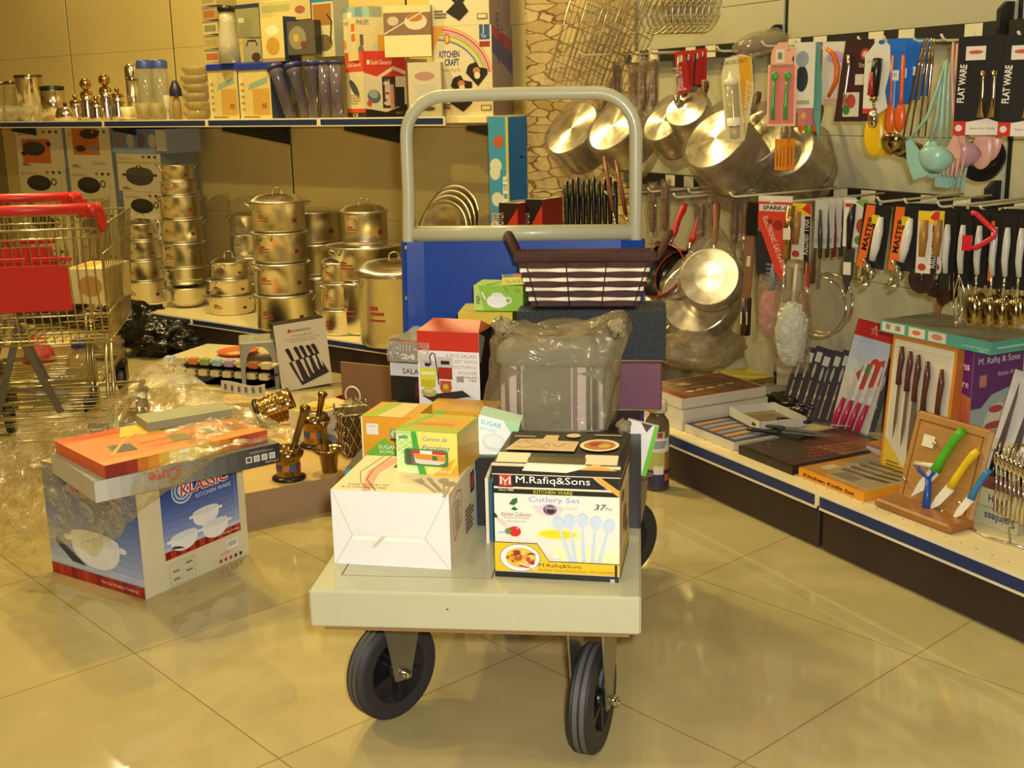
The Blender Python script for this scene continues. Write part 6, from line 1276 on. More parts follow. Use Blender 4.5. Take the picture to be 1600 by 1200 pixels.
blob('black_bag', RF(.02, .47, SZ)@RZ(10), .11, .07, .035, BB, 'black plastic wrapped goods at the back, right of the red lidded stack', 'bag', 21, amp=.12)
blob('grey_bag', RF(-.12, .50, SZ)@RZ(10), .12, .06, .03, mat('8a8474', .6), 'grey cloth like bundle at the back behind the red lidded stack', 'bag', 25, amp=.10)
for i in range(6):
    carton('sponge_packet', RF(-.36+.004*(i % 2), .44, SZ+.012*i), .16, .12, .0115, dict(f='a89a2c' if i % 2 else 'b8aa34', t='b8a83a', r='8a6a2c', l='a89a2c'), lambda F_: F_['f'].rect(0, .75, 1, 1, '7a3a20'), ('bottom', 'second', 'third', 'fourth', 'fifth', 'topmost')[i]+' yellow packet of the pile behind the bagged pans', 'packet', 'yellow packets at the back of the right shelf')
carton('blue_packet', RF(-.235, .39, SZ), .16, .14, .03, dict(f='2c4a78', t='34507c', r='24406a'), None, 'blue packet beside the yellow packet pile', 'packet')
# dark steak knife box
db = thing('steak_knife_box', RF(.285, .035, SZ), 'dark flat box with red handled knives under a clear lid', 'box')
def art_dark(F_):
    t = F_['t']; t.rect(.02, .03, .98, .97, '4a221e'); t.rect(.06, .06, .55, .5, '3e322a'); t.poly([(.05, .6), (.5, .55), (.5, .9), (.05, .95)], '6a2a26'); t.poly([(.5, .45), (.95, .5), (.95, .95), (.55, .95)], 'a8783a')
    for i in range(6): t.stroke([(.30+.10*i, .50-.02*i), (.42+.09*i, .92)], .04, 'a02c28'); t.ell(.28+.11*i, .50-.03*i, .04, .06, '8a2624')
    for i in range(5): t.stroke([(.1, .12+.08*i), (.5, .2+.07*i)], .01, '6a5a4c')
    F_['f'].rect(0, 0, 1, 1, '2a211c'); F_['r'].rect(0, 0, 1, 1, '2a211c')
mb = MB(); mb.box(0, 0, 0, .235, .385, .024, P('2a211c')); art_dark(faces(mb, .235, .385, .024)); mb.build('box', db)
mb = MB(); mb.sheet(lambda u, v: (-.002+.239*u, -.002+.389*v, .0285+.0015*math.sin(14*u+9*v)), 12, 12, film('c8b8a0', .05, .08, .8, 22)); mb.build('clear_lid', db)
ob = thing('knife_set_box', RF(.535, .045, SZ), 'orange flat knife set box with white sticker on the front of the right shelf', 'box')
def art_kset(F_):
    f = F_['f']; t = F_['t']; t.rect(.04, .06, .97, .94, 'cfc4a2'); t.rect(.07, .1, .94, .9, 'b9ae92'); t.poly([(.04, .06), (.35, .06), (.15, .6), (.04, .8)], 'd0a040'); t.rect(.10, .2, .22, .38, 'e6dcc0')
    for i in range(4): t.poly([(.20+.02*i, .78-.13*i), (.30, .70-.13*i), (.62, .74-.13*i), (.6, .80-.13*i)], '6e675c'); t.poly([(.62, .72-.13*i), (.9, .78-.13*i), (.9, .84-.13*i), (.62, .80-.13*i)], '4a3628')
    t.poly([(.35, .14), (.66, .14), (.66, .28), (.4, .3)], '8a857a')
    f.text('Kitchen Knife Set', .08, .22, .42, '3a2008', w=.78, bold=.03)
mb = MB(); mb.box(0, 0, 0, .25, .26, .024, P('dc9424')); art_kset(faces(mb, .25, .26, .024)); mb.build('box', ob)
mb = MB(); mb.sheet(lambda u, v: (.252*u, .262*v, .0275+.001*math.sin(14*u+9*v)), 10, 10, film('e0d0a8', .04, .08, .7, 22)); mb.build('clear_wrap', ob)
carton('folding_box', RF(.50, .32, SZ), .20, .10, .045, dict(f='c2b4ae', t='d0903c', r='b8a8a0'), lambda F_: (F_['f'].rect(0, .8, 1, 1, '9a6a6a'), F_['f'].text('JUSTIC', .55, .2, .4, '5a4a7a', w=.35), F_['t'].ell(.5, .5, .3, .3, 'dcc090')), 'small lilac and orange box lying behind the orange knife set box', 'box')
# dark carded forks leaning in a row
def art_fk(F_):
    f = F_['f']; f.rect(.06, .03, .94, .97, '2c2420')
    for i in range(4):
        x = .16+i*.2; f.rect(x, .08, x+.05, .55, '8a3a2c' if i % 2 else 'a08a70'); f.ell(x+.025, .68, .05, .10, 'b0a48c'); f.rect(x, .34, x+.06, .40, 'd8b878')
    f.rect(.1, .80, .34, .93, 'c9c2ae'); f.poly([(.4, .75), (.95, .8), (.95, .97), (.5, .97)], '5c3a40')
s0, _z = rs(1247, 655, .42)
for i in range(9):
    M = RF(s0-.075+.027*i+(.01 if i > 3 else 0), .40+.010*i, SZ)@RZ(34)@RX(-12)@RY(12)
    t = carton('cutlery_card', M, .085, .006, .235+.006*(i % 3), dict(f='2a221e', r='1a1614', l='3a302a', t='1a1614'), art_fk, ('first', 'second', 'third', 'fourth', 'fifth', 'sixth', 'seventh', 'eighth', 'ninth')[i]+' from the left of the dark cutlery cards leaning in a row', 'card', 'dark cutlery cards leaning in a row')
# star card with red handled knives
s0, z9 = rs(1316, 660, .44)
sc = thing('knife_card', RF(s0-.035, .42, SZ)@RZ(20)@RX(-10)@RY(8), 'tall card with red top and pink handled knives, left of the orange framed set', 'card')
def art_star(F_):
    f = F_['f']; f.rect(0, .86, 1, 1, 'b82420'); f.stroke([(.5+.13*math.cos(R(90+k*144)), .93+.045*math.sin(R(90+k*144))) for k in range(6)], .02, 'e0c0b0')
    for i in range(8): q = i/8; f.rect(0, .5+.36*q, 1, .5+.36*(q+.126), '%02x%02x%02x' % (int(205-30*q), int(208-20*q), int(200+5*q)))
    f.poly([(.3, .55), (.6, .66), (.95, .72), (.95, .5), (.5, .42)], 'b84a34'); f.ell(.55, .60, .14, .05, '5c8a3a'); f.ell(.72, .66, .12, .05, 'c83a2a')
mb = MB(); mb.box(0, 0, 0, .125, .004, .36, P('c9c4b2')); art_star(faces(mb, .125, .004, .36)); mb.build('card', sc)
for i in range(4):
    mb = MB(); x = .022+.026*i; mb.tube([(x-.008, -.010, .02-.002*i), (x-.004, -.012, .06), (x+.004, -.010, .115)], [.009, .0105, .007], mat('b82a48', .25), 10); mb.prism([(x, .115), (x+.012, .115), (x+.022, .235), (x+.014, .24)], .0015, mat('d8ccc4', .25, noise=.5, scale=60), M=T(0, -.009, 0)@RX(90)); mb.build('knife', sc)
# boxes at the back: purple set box, long teal box
s5, _z = rs(1515, 650, .30); zt = rs(1515, 540, .30)[1]
def art_pur(F_):
    f = F_['f']; r = F_['r']
    for i in range(10): q = i/9; f.rect(.0, .0+.7*i/10, 1, .7*(i+1)/10+.002, '%02x%02x%02x' % (int(190+15*math.sin(q*3)), int(70+90*abs(q-.5)), int(60+120*(1-q)**2*.6)))
    f.poly([(0, 1), (1, 1), (1, .66), (.7, .70), (.3, .62), (0, .7)], '6a2468'); f.text('M.Rafiq & Sons', .28, .82, .07, 'e8dcd8', w=.68, bold=.02); f.text('Kitchen Ware', .40, .72, .05, 'e8dcd8', w=.56)
    for i in range(10): q = i/9; r.rect(0, .7*i/10, 1, .7*(i+1)/10+.002, '%02x%02x%02x' % (int(150+40*(1-q)), int(150+20*q), int(150+20*q)))
    r.poly([(0, 1), (1, 1), (1, .66), (.8, .70), (.4, .66), (.2, .58), (0, .58)], '5c2468'); r.text('M. Rafiq & Sons', .10, .86, .055, 'e0d0e0', w=.82); r.text('Kitchen Ware', .5, .78, .03, 'd0b8d0', w=.4); r.rect(.14, .72, .28, .80, 'b07a5c')
    r.ell(.55, .45, .28, .15, 'b8c4c0'); 
    for i in range(5): r.ell(.5, .34+.055*i, .26-.03*i, .025, ('9a2c34', 'c9a080', 'a8443c', 'd8c8a8', 'b03c34')[i])
    r.lines(.1, .08, .9, .2, 3, '7a5a7a')
carton('kitchenware_box', RF(s5-.24, .30, SZ), .24, .18, zt-SZ, dict(f='b06a7a', r='b0a8b0', t='8a5a70', l='6a2468'), art_pur, 'tall purple, orange and blue kitchenware box under the flat teal box', 'box')
def art_teal(F_):
    f = F_['f']; r = F_['r']
    f.rect(.02, .12, .24, .88, 'd8d2bc'); f.rect(.06, .3, .10, .75, '8a8474'); f.rect(.15, .3, .20, .75, '8a8474'); f.rect(.28, .1, .43, .88, 'd8cdb8'); f.ell(.35, .5, .04, .2, 'c86a4a'); f.rect(.46, .1, .62, .88, 'cfc4b0'); f.ell(.54, .5, .05, .25, 'b87a6a'); f.text('STEAK KNIFE', .76, .28, .14, 'c9e0d4', w=.22); f.text('SET', .90, .08, .14, 'c9e0d4', w=.08)
    r.lines(.1, .35, .9, .6, 1, '9cc4b8')
s6, z6 = rs(1545, 540, .24)
carton('teal_box', RF(s6-.37, .25, zt+.0005), .37, .20, .032, dict(f='4f9c8c', r='4a9484', t='6e6f60', l='4f9c8c'), art_teal, 'long flat teal box lying on top of the purple kitchenware box', 'box')
# framed knife set standing in front of the purple box
s7, _z = rs(1384, 690, .27); s8, _z = rs(1484, 700, .27); z7 = rs(1388, 520, .27)[1]
fw_ = s8-s7; fh = z7-SZ
ks = thing('knife_set_box', RF(s7, .25, SZ)@RX(-4), 'upright orange framed box showing five brown handled knives on white', 'box')
mb = MB(); mb.box(0, 0, 0, fw_, .03, fh, P('d8862a'), ms=dict(f='' and None or P('d8862a'))); F9 = faces(mb, fw_, .03, fh); f = F9['f']; f.rect(.04, .03, .96, .97, 'd9d0b4'); f.rect(.08, .06, .92, .93, 'cfc6ae'); f.poly([(.04, .03), (.5, .03), (.3, .14), (.04, .28)], 'd8b43a'); f.lines(.1, .05, .4, .12, 3, '8a5a20'); F9['r'].rect(0, 0, 1, 1, 'c0702a')
mb.build('box', ks)
for i, (x, y0, y1, w9, bl_) in enumerate(((.20, .93, .28, .045, 1), (.34, .91, .24, .05, 1), (.47, .90, .14, .08, 1.2), (.62, .87, .08, .13, 2), (.84, .84, .05, .13, 2))):
    mb = MB(); hx = x*fw_; ym = (y0+y1)/2+.06
    mb.tube([(hx-.002, -.008, y0*fh), (hx+.002, -.009, (y0*.7+ym*.3)*fh), (hx-.001, -.009, (y0*.3+ym*.7)*fh), (hx, -.008, ym*fh)], [.005, .0085, .007, .008], mat('5a2c20', .3), 8)
    mb.prism([(hx-w9*fw_*.5, ym*fh), (hx-w9*fw_*.5, (y1+.10)*fh), (hx-.002, y1*fh), (hx+w9*fw_*.5, (y1+(.14 if bl_ < 2 else .01))*fh), (hx+w9*fw_*.5, ym*fh)], .0015, mat('8a8074', .3, .7), M=T(0, -.005, 0)@RX(90)); mb.build('knife', ks)
# blister with black handled knives at the right edge
s9, z9 = rs(1562, 560, .30)
kb = thing('knife_card', RF(s9-.01, .26, SZ)@RX(-10)@RY(6), 'white blister card with black handled knives at the right edge of the photo', 'card')
mb = MB(); mb.cbox(0, 0, 0, .20, .006, .36, P('cfccc4'), .002); mb.build('card', kb)
for i in range(4):
    mb = MB(); x = .03+.045*i; z_ = .10-.02*(i % 2)+.03*i; mb.tube([(x, -.008, .02+.02*i), (x+.003, -.01, .10+.02*i), (x-.002, -.008, .16+.02*i)], [.008, .011, .009], BLK, 8); mb.prism([(x-.010, .16+.02*i), (x+.010, .16+.02*i), (x+.006, .30+.01*i), (x, .335)], .0015, mat('9a94a0', .2, .8), M=T(0, -.006, 0)@RX(90)); mb.build('knife', kb)
# bamboo board on a stand with coloured ceramic knives
WOOD = mat('a87c40', .45, noise=.22, scale=16, stretch=(1, 1, 9), coat=.1); WOODD = mat('96602a', .4, noise=.25, scale=14, stretch=(9, 1, 1), coat=.2)
bdm = RF(.818, .045, SZ)@RZ(1)
bd_ = thing('knife_stand', bdm, 'bamboo board stand holding green, yellow and blue handled knives and a blue peeler', 'knife block')
mb = MB(); mb.cbox(0, 0, 0, .245, .085, .022, WOODD, .005); mb.build('base', bd_)
BMt = T(.006, .068, .004)@RX(-14)
mb = MB(); bw9, bh9 = .235, .238; mb.cbox(0, 0, 0, bw9, .016, bh9, WOOD, .006, M=BMt)
for (a, b, c_, d__) in ((.018, .02, .022, bh9-.02), (bw9-.022, .02, bw9-.018, bh9-.02), (.018, bh9-.024, bw9-.018, bh9-.02)): mb.box(a, -.0004, b, c_, .001, d__, mat('7a4c20', .5), M=BMt)
mb.build('board', bd_)
def ck(x, z, ang, L, hl, col, w9=.020):
    M = BMt@T(x, -.012, z)@RY(ang); t = bpy.data.objects.new('ceramic_knife', None); COL.objects.link(t); t.parent = bd_; t.matrix_local = M
    mb = MB(); mb.tube([(0, 0, 0), (.002, 0, hl*.12), (w9*.1, 0, hl*.4), (-w9*.05, 0, hl*.75), (-w9*.25, 0, hl)], [w9*.38, w9*.5, w9*.42, w9*.45, w9*.55], mat(col, .35), 12, flat=.7); mb.build('handle', t)
    mb = MB(); mb.prism([(-w9*.7, hl), (w9*.3, hl), (w9*.35, L*.8), (w9*.1, L), (-w9*.5, L*.82)], .002, mat('e3dccb', .3), M=T(0, .001, 0)@RX(90)); mb.build('blade', t)
def ckp(px1, py1, px2, py2, frac, col, w9):       # from handle tip to blade point, both on the board plane
    n = (bd_.matrix_world@BMt).to_3x3()@V((0, -1, 0)); o = (bd_.matrix_world@BMt)@V((0, -.012, 0)); inv = (bd_.matrix_world@BMt).inverted()
    a = inv@on_p(px1, py1, o, n); b = inv@on_p(px2, py2, o, n); d = b-a; L = math.hypot(d.x, d.z); ang = math.degrees(math.atan2(d.x, d.z)); ck(a.x, a.z, ang, L, L*frac, col, w9)
ckp(1505, 672, 1424, 778, .56, '4fae24', .030); ckp(1528, 704, 1450, 800, .56, 'e3c010', .026); ckp(1546, 735, 1487, 814, .52, '2f78b0', .022)
n = (bd_.matrix_world@BMt).to_3x3()@V((0, -1, 0)); o = (bd_.matrix_world@BMt)@V((0, -.018, 0)); inv = (bd_.matrix_world@BMt).inverted()
pa = inv@on_p(1447, 797, o, n); pb = inv@on_p(1451, 748, o, n); pc_ = inv@on_p(1430, 724, o, n); pd_ = inv@on_p(1462, 728, o, n)
pa, pb, pc_, pd_ = [BMt@q for q in (pa, pb, pc_, pd_)]
t = bpy.data.objects.new('peeler', None); COL.objects.link(t); t.parent = bd_; BP = mat('1c4aa0', .3)
mb = MB(); mb.tube([pa, pa*.5+pb*.5, pb], [.010, .009, .007], BP, 10); mb.tube([pc_, pc_*.6+pb*.4+V((-.002, 0, -.004)), pb, pd_*.6+pb*.4+V((.002, 0, -.004)), pd_], .0048, BP, 8); mb.build('handle', t)
mb = MB(); mb.tube([pc_, pd_], .006, mat('e3dccb', .3), 8); mb.build('blade', t)
mb = MB(); mb.box(.045, -.004, .155, .08, -.003, .185, P('ddd6c0'), M=BMt); mb.build('price_sticker', bd_)
for x, z in ((.02, .06), (.085, .17), (.20, .05), (.155, .015)): mb = MB(); mb.ell((x, -.006, z), (.006, .006, .006), CHROME, 10, 6, M=BMt); mb.build('clip', bd_)
# small boxes and fork rack at the right edge
carton('cutlery_box', RF(.99, .17, SZ)@RZ(3), .155, .10, .045, dict(f='b9b890', r='a8a880', t='a8a888'), lambda F_: F_['f'].text('Stainless', .95, .75, .45, '4a3a6a', w=.55, rot=180, bold=.02), 'lower small pale green box with upside down lettering behind the bamboo stand', 'box')
carton('cutlery_box', RF(.985, .175, SZ+.0455)@RZ(3), .155, .10, .045, dict(f='c2c096', r='a8a880', t='8a4a40'), lambda F_: F_['f'].text('Handle', .46, .3, .4, '4a3a6a', w=.4, bold=.02), 'upper small pale green box behind the bamboo stand', 'box')
carton('plain_carton', RF(.86, .30, SZ), .30, .12, .15, dict(f='b8ad8c', t='c9bd9c'), None, 'plain carton behind the bamboo stand', 'box')
carton('folding_box', RF(.86, .28, SZ+.1515)@RX(-10), .32, .14, .03, dict(f='c9bea0', t='cfc4a6', l='3a7ab0', r='c0b494'), lambda F_: (F_['t'].lines(.2, .1, .9, .5, 4, '9a8f78'), F_['f'].rect(0, 0, .05, 1, '3a7ab0'), F_['f'].bars(.6, .1, .9, .9)), 'long white folded box with a blue end behind the bamboo stand', 'box')
fr_ = thing('fork_rack', RF(1.075, .15, SZ), 'wire stand hung with steel forks at the right edge of the photo', 'rack')
mb = MB(); mb.tube([(-.05, -.02, .004), (.04, -.045, .004), (.16, -.02, .004)], .003, CHROME, 6); mb.tube([(.04, .03, .004), (.045, .03, .22), (.20, .03, .22)], .0035, CHROME, 6); mb.tube([(-.03, .05, .004), (.04, .03, .05), (.1, -.03, .004)], .003, CHROME, 6); mb.build('frame', fr_)
for i in range(8):
    mb = MB(); x = .01+.016*i; mb.tube([(x, .02-.004*i, .215), (x+.002, .012-.004*i, .19)], .002, CHROME, 6)
    mb.ell((x+.003, .008-.004*i, .175), (.008, .005, .018), CHROME, 10, 8); mb.tube([(x+.004, .008-.004*i, .16), (x+.006, .01-.004*i, .10), (x+.010, .008-.004*i, .05)], [.0022, .003, .005], CHROME, 6)
    mb.build('fork', fr_)

# ------------------------------------------------------------ pegs and hanging goods of the right wall
PEG = mat('d9d0ac', .35)
def peg(px, py, dep0=.30, label='', dep1=RD-.045):
    s, z = rs(px, py, dep0); mb = MB(); mb.tube([(0, dep1, .006), (0, dep0+.02, 0), (0, dep0+.008, .004), (0, dep0, .014)], .0032, PEG, 8)
    o = one('display_peg', mb, fr(rp(s, 0, z), dR, nR, UP), label, 'display peg', 'display pegs of the right wall'); return s, z
def hang(name, px, py, dep, label, cat='utensil', group=None, rz=0): return thing(name, HF(px, py, dep, rz), label, cat, group)
def wpx(px, dep): return (od(rp(rs(px, 300, dep)[0], dep, .9)))/F        # metres per image pixel seen face on
def spx(px, dep):                                                          # metres along the wall per image pixel
    return abs(rs(px+5, 300, dep)[0]-rs(px-5, 300, dep)[0])/10
ORD = ('nearest', 'second', 'third', 'fourth', 'fifth', 'sixth', 'seventh', 'eighth', 'ninth', 'tenth')
def cardbox(mb, w, h, col, y=0.0, t=.002, poly=None):
    if poly: mb.prism([(x*w, -h+yy*h) for x, yy in poly], t, P(col), M=T(0, y, 0)@RX(90)@T(0, 0, -t)); 
    else: mb.box(-w/2, y, -h, w/2, y+t, 0, P(col))
    return Face(mb, (-w/2, y, -h), (1, 0, 0), (0, 0, 1), w, h)
# --- saucepans
def axes_cam(r, d, f): return (CX*r+CY*d+CZ*f).normalized()
def saucepan(px, py, dep, rpx, ax, hgt, label, hl=.17, hcol='5c3020', film_=True, nm='saucepan', ext=None, inn=None, hup=None, grp='hanging saucepans'):
    c = RQ(px, py, dep); k = od(c)/F; r = rpx*k; Z = axes_cam(*ax); Y = -CY if hup is None else axes_cam(*hup); Y = (Y-Z*Y.dot(Z)).normalized(); X = Y.cross(Z)
    t = thing(nm, fr(c, X, Y, Z), label, 'pan', grp); h = hgt
    mb = MB(); mb.lathe([(0, 0), (r*.97, 0)], ext or SPUN, 44, smooth=False); mb.lathe([(r*.97, 0), (r, h*.02)], ext or SPUN, 44); mb.lathe([(r, h*.02), (r, h*.08)], ext or SPUN, 44); mb.lathe([(r, h*.08), (r*1.0, h*.95), (r*1.03, h), (r*.97, h)], ext or SPUN, 44); mb.lathe([(r*.97, h), (r*.95, h*.1), (0, h*.06)], inn or STEELB, 44); mb.build('pan_body', t)
    mb = MB(); z = h*.86; hm = mat(hcol, .35, noise=.2, scale=40)
    mb.tube([(0, r*.98, z), (0, r+.02, z), (0, r+.035, z)], [.008, .007, .007], CHROME, 8); mb.tube([(0, r+.03, z), (0, r+.05, z), (0, r+hl*.6, z+.004), (0, r+hl-.02, z), (0, r+hl, z)], [.009, .012, .010, .013, .009], hm, 10); mb.build('handle', t)
    if film_:
        mb = MB()
        def fb(u, v):
            a = 6.283*u; q = (1.0+.10*math.sin(a*5+v*9)+.05*math.sin(a*11)); pr = [(.5, -.012), (1.08, -.008), (1.12, h*.4), (1.10, h*1.05), (.95, h*1.35), (.3, h*1.55)]
            kk = v*5; i = min(int(kk), 4); f_ = kk-i; rr_ = (pr[i][0]*(1-f_)+pr[i+1][0]*f_)*r*(1+.06*math.sin(a*5+v*9)*v); zz_ = pr[i][1]*(1-f_)+pr[i+1][1]*f_
            up = max(0, math.sin(a))**3*v*(hl+.0)*.8; dn = max(0, -math.sin(a))**2*r*.4*v
            return (rr_*math.cos(a)*(1-.3*max(0, math.sin(a))*v), rr_*math.sin(a)+up-dn, zz_)
        mb.sheet(fb, 44, 14, film('b8a688', .14, .12, 1, 20, .97)); mb.build('plastic_bag', t)
    return t
RT = (.62, .45, .64)
saucepan(893, 200, .20, 48, RT, .13, 'leftmost hanging steel saucepan, seen through the trolley handle', hl=.20)
saucepan(958, 196, .20, 46, RT, .13, 'steel saucepan hanging right of the leftmost one, partly behind the trolley handle', hl=.20)
saucepan(1036, 190, .24, 36, RT, .11, 'smaller saucepan hanging just right of the trolley handle', hl=.14)
saucepan(1072, 170, .20, 34, (.45, .5, .74), .10, 'small bagged saucepan hanging under the red can opener cards', hl=.12)
saucepan(1118, 216, .18, 56, (.62, .46, .63), .15, 'largest bagged saucepan, hanging behind the icing gun card', hl=.16)
saucepan(1182, 214, .30, 50, (.66, .40, .64), .14, 'bagged saucepan right behind the largest one', hl=.14)
saucepan(1232, 236, .36, 44, (.66, .40, .64), .12, 'bagged saucepan hanging behind the orange slotted spatulas', hl=.14)
saucepan(1108, 432, .12, 47, (.35, .22, .91), .07, 'shiny round pan hanging with a long wooden handle, nearest of the lower pans', hl=.17, hcol='8a5228')
saucepan(1088, 464, .22, 58, (.40, .25, .88), .08, 'larger shiny pan hanging behind the wooden handled one', hl=.16, hcol='7a4420')
saucepan(1010, 480, .26, 50, (.40, .25, .88), .08, 'shiny pan whose rim shows between the woven basket and the larger pan', hl=.16, hcol='7a4420', film_=False)
REDE = mat('8c1a1a', .2, coat=.4); BKI = mat('131110', .25)
for i, (px, py, dep) in enumerate(((1022, 408, .20), (1052, 415, .24), (1075, 418, .30))):
    saucepan(px+18, py+22, dep, 44-3*i, (-.60, -.30, -.72), .045, ('leftmost red and black frying pan hanging above the woven basket', 'second red and black frying pan, right of the leftmost', 'third red and black frying pan, almost hidden by the others')[i], hl=.15, hcol='c02420', film_=False, nm='frying_pan', ext=REDE, inn=BKI, hup=(.30, -1, 0), grp='hanging red frying pans')
blob('film_bundle', T(*RQ(1095, 540, .22))@T(0, 0, -.08), .14, .10, .07, film('bfaa7c', .16, .10, .9, 26, .99, (.6, .06)), 'crumpled clear bag hanging below the shiny pans', 'plastic bag', 31, amp=.09)
# upper pegs
for i, (px, py, dep) in enumerate(((905, 86, .12), (1012, 82, .22), (1120, 80, .16), (1190, 72, .20), (1240, 68, .26))): peg(px, py, dep, ('upper peg carrying the two saucepans behind the trolley handle', 'upper peg carrying the red can opener cards', 'upper peg carrying the icing gun card', 'upper peg of the pink spoon card', 'upper peg of the white and teal cards')[i])
for i, (px, py, dep) in enumerate(((945, 305, .20), (1012, 300, .22), (1052, 309, .16), (1075, 302, .26), (1140, 308, .10), (1200, 318, .12), (1222, 318, .24))): peg(px, py, dep, ('lower peg at the far left with black handles', 'lower peg of the wrapped brown handles', 'lower peg of the leftmost red handled pan', 'lower peg of the second red handled pan', 'long lower peg of the wooden handled pan', 'lower peg of the gas igniter card', 'lower peg of the whisk')[i])
for i, px in enumerate((1370, 1412, 1464, 1490, 1530, 1570)): peg(px, 316+int((px-1370)*.09), .24, 'lower peg, '+ORD[i]+' from the orange peeler cards going right')
for i, px in enumerate((1340, 1380, 1425, 1470, 1520, 1590)): peg(px, 66-int((px-1340)*.03), .24, 'upper peg, '+ORD[i]+' from the maroon card going right')
# --- upper row, left: wrapped wire racks and nested wire bowls
for i in range(4):
    c = RQ(905+26*i, 62, .16+.05*i); t = thing('cooling_rack', fr(c, dR, nR, UP)@RZ(35)@RY(22+2*i)@RX(6), ('leftmost', 'second', 'third', 'rightmost')[i]+' film wrapped wire rack hanging at the top beside the stone column', 'rack', 'film wrapped wire racks')
    mb = MB(); a, b = .075, .17
    mb.tube([(-a, 0, -b), (a, 0, -b), (a, 0, b), (-a, 0, b)], .0035, mat('d8cba0', .2, 1), 6, closed=True)
    for j in range(1, 8): mb.tube([(-a+2*a*j/8, 0, -b), (-a+2*a*j/8, 0, b)], .0015, WIRE, 4)
    for j in range(1, 5): mb.tube([(-a, .002, -b+2*b*j/5), (a, .002, -b+2*b*j/5)], .002, WIRE, 4)
    mb.build('wire_grid', t)
    mb = MB(); mb.sheet(lambda u, v: ((u-.5)*2*(a+.008), -.008-.006*math.sin(9*u+13*v), (v-.5)*2*(b+.02)), 12, 20, film('dccfa4', .10, .1, .9, 18, .97)); mb.build('clear_wrap', t)
for i in range(9):
    px = 1012+9.5*i; k = wpx(px, .3); c = RQ(px+15, 18, .26+.012*i)
    mb = MB(); rr_ = 33*k; mb.tube([(rr_*.72*math.cos(a), 0, rr_*math.sin(a)) for a in [6.283*j/30 for j in range(30)]], .0022, WIRE, 5, closed=True)
    for j in range(3): mb.tube([(rr_*.7*math.cos(a)*(.8-.2*j), .012*(j+1), rr_*math.sin(a)*(.8-.2*j)) for a in [6.283*q/24 for q in range(24)]], .0012, WIRE, 4, closed=True)
    mb.tube([(-rr_*.7, 0, 0), (0, .04, 0), (rr_*.7, 0, 0)], .0012, WIRE, 4); mb.tube([(0, 0, -rr_), (0, .04, 0), (0, 0, rr_)], .0012, WIRE, 4); mb.tube([(0, 0, rr_), (0, 0, rr_+.05)], .002, WIRE, 5)
    one('wire_strainer', mb, fr(c, dR, nR, UP)@RZ(30)@RY(24), ORD[i].replace('nearest', 'first')+' from the left of the nested wire strainers at the top', 'strainer', 'nested wire strainers')
# --- brown and black handled utensils seen through the trolley handle
for i in range(10):
    px = 885+8.5*i; k = wpx(px, .3); t = hang('spatula', px, 283-(i % 3)*3, .12+.014*i, ORD[i].replace('nearest', 'leftmost')+' black spatula handle in the row behind the trolley crossbar', 'spatula', 'black spatula handles')
    mb = MB(); mb.tube([(0, 0, 0), (0, 0, -k*30), (.003, 0, -k*62), (.003, 0, -k*80)], [k*3, k*4.2, k*3.6, k*2.5], BLK, 8); mb.build('handle', t)
    mb = MB(); mb.box(-.03, -.002, -k*80-.08, .03, .001, -k*80, BLK); mb.build('blade', t)
for i, (x0, y0, x1, y1, dep) in enumerate(((944, 244, 958, 330, .10), (962, 250, 978, 335, .12))):
    a = RQ(x0, y0, dep); b = RQ(x1, y1, dep); mb = MB(); mb.tube([(0, 0, 0), (b-a)*.6, b-a], [.006, .008, .007], mat('7a4428', .35), 10); t = thing('ladle', T(*a), ('left', 'right')[i]+' brown handled ladle slanting inside the right post of the trolley handle', 'ladle'); mb.build('handle', t)
    mb = MB(); mb.tube([b-a, (b-a)*1.5], .003, CHROME, 6); mb.build('shank', t)
for i, (px, py) in enumerate(((1020, 290), (1040, 286), (1096, 318), (1112, 312), (1150, 308), (1164, 305), (965, 62+40), (990, 108), (1005, 95), (1022, 92), (1150, 92), (1172, 90))):
    up = i >= 6; dep = .26 if not up else .28; k = wpx(px, dep); t = hang('wooden_handled_tool', px, py, dep, 'film wrapped brown wooden handle, '+('upper' if up else 'lower')+' rail, '+ORD[i % 6].replace('nearest', 'first')+' from the left', 'utensil', 'film wrapped brown wooden handles')
    mb = MB(); mb.tube([(0, 0, 0), (0, 0, -k*8), (0, 0, -k*30), (0, 0, -k*55), (0, 0, -k*72)], [k*3.5, k*6.5, k*5, k*6.5, k*4], mat('6e3c24', .35, noise=.3, scale=60), 10); mb.build('handle', t)
    mb = MB(); mb.tube([(0, 0, -k*72), (0, 0, -k*100)], k*1.6, CHROME, 6); mb.build('shank', t)
    mb = MB(); mb.sheet(lambda u, v: (k*(8+2*math.sin(9*u*6.28+v*7))*math.cos(6.283*u), k*8*math.sin(6.283*u), k*6-k*86*v), 16, 8, film('b09a78', .12, .1, 1, 40, .98)); mb.build('film_sleeve', t)
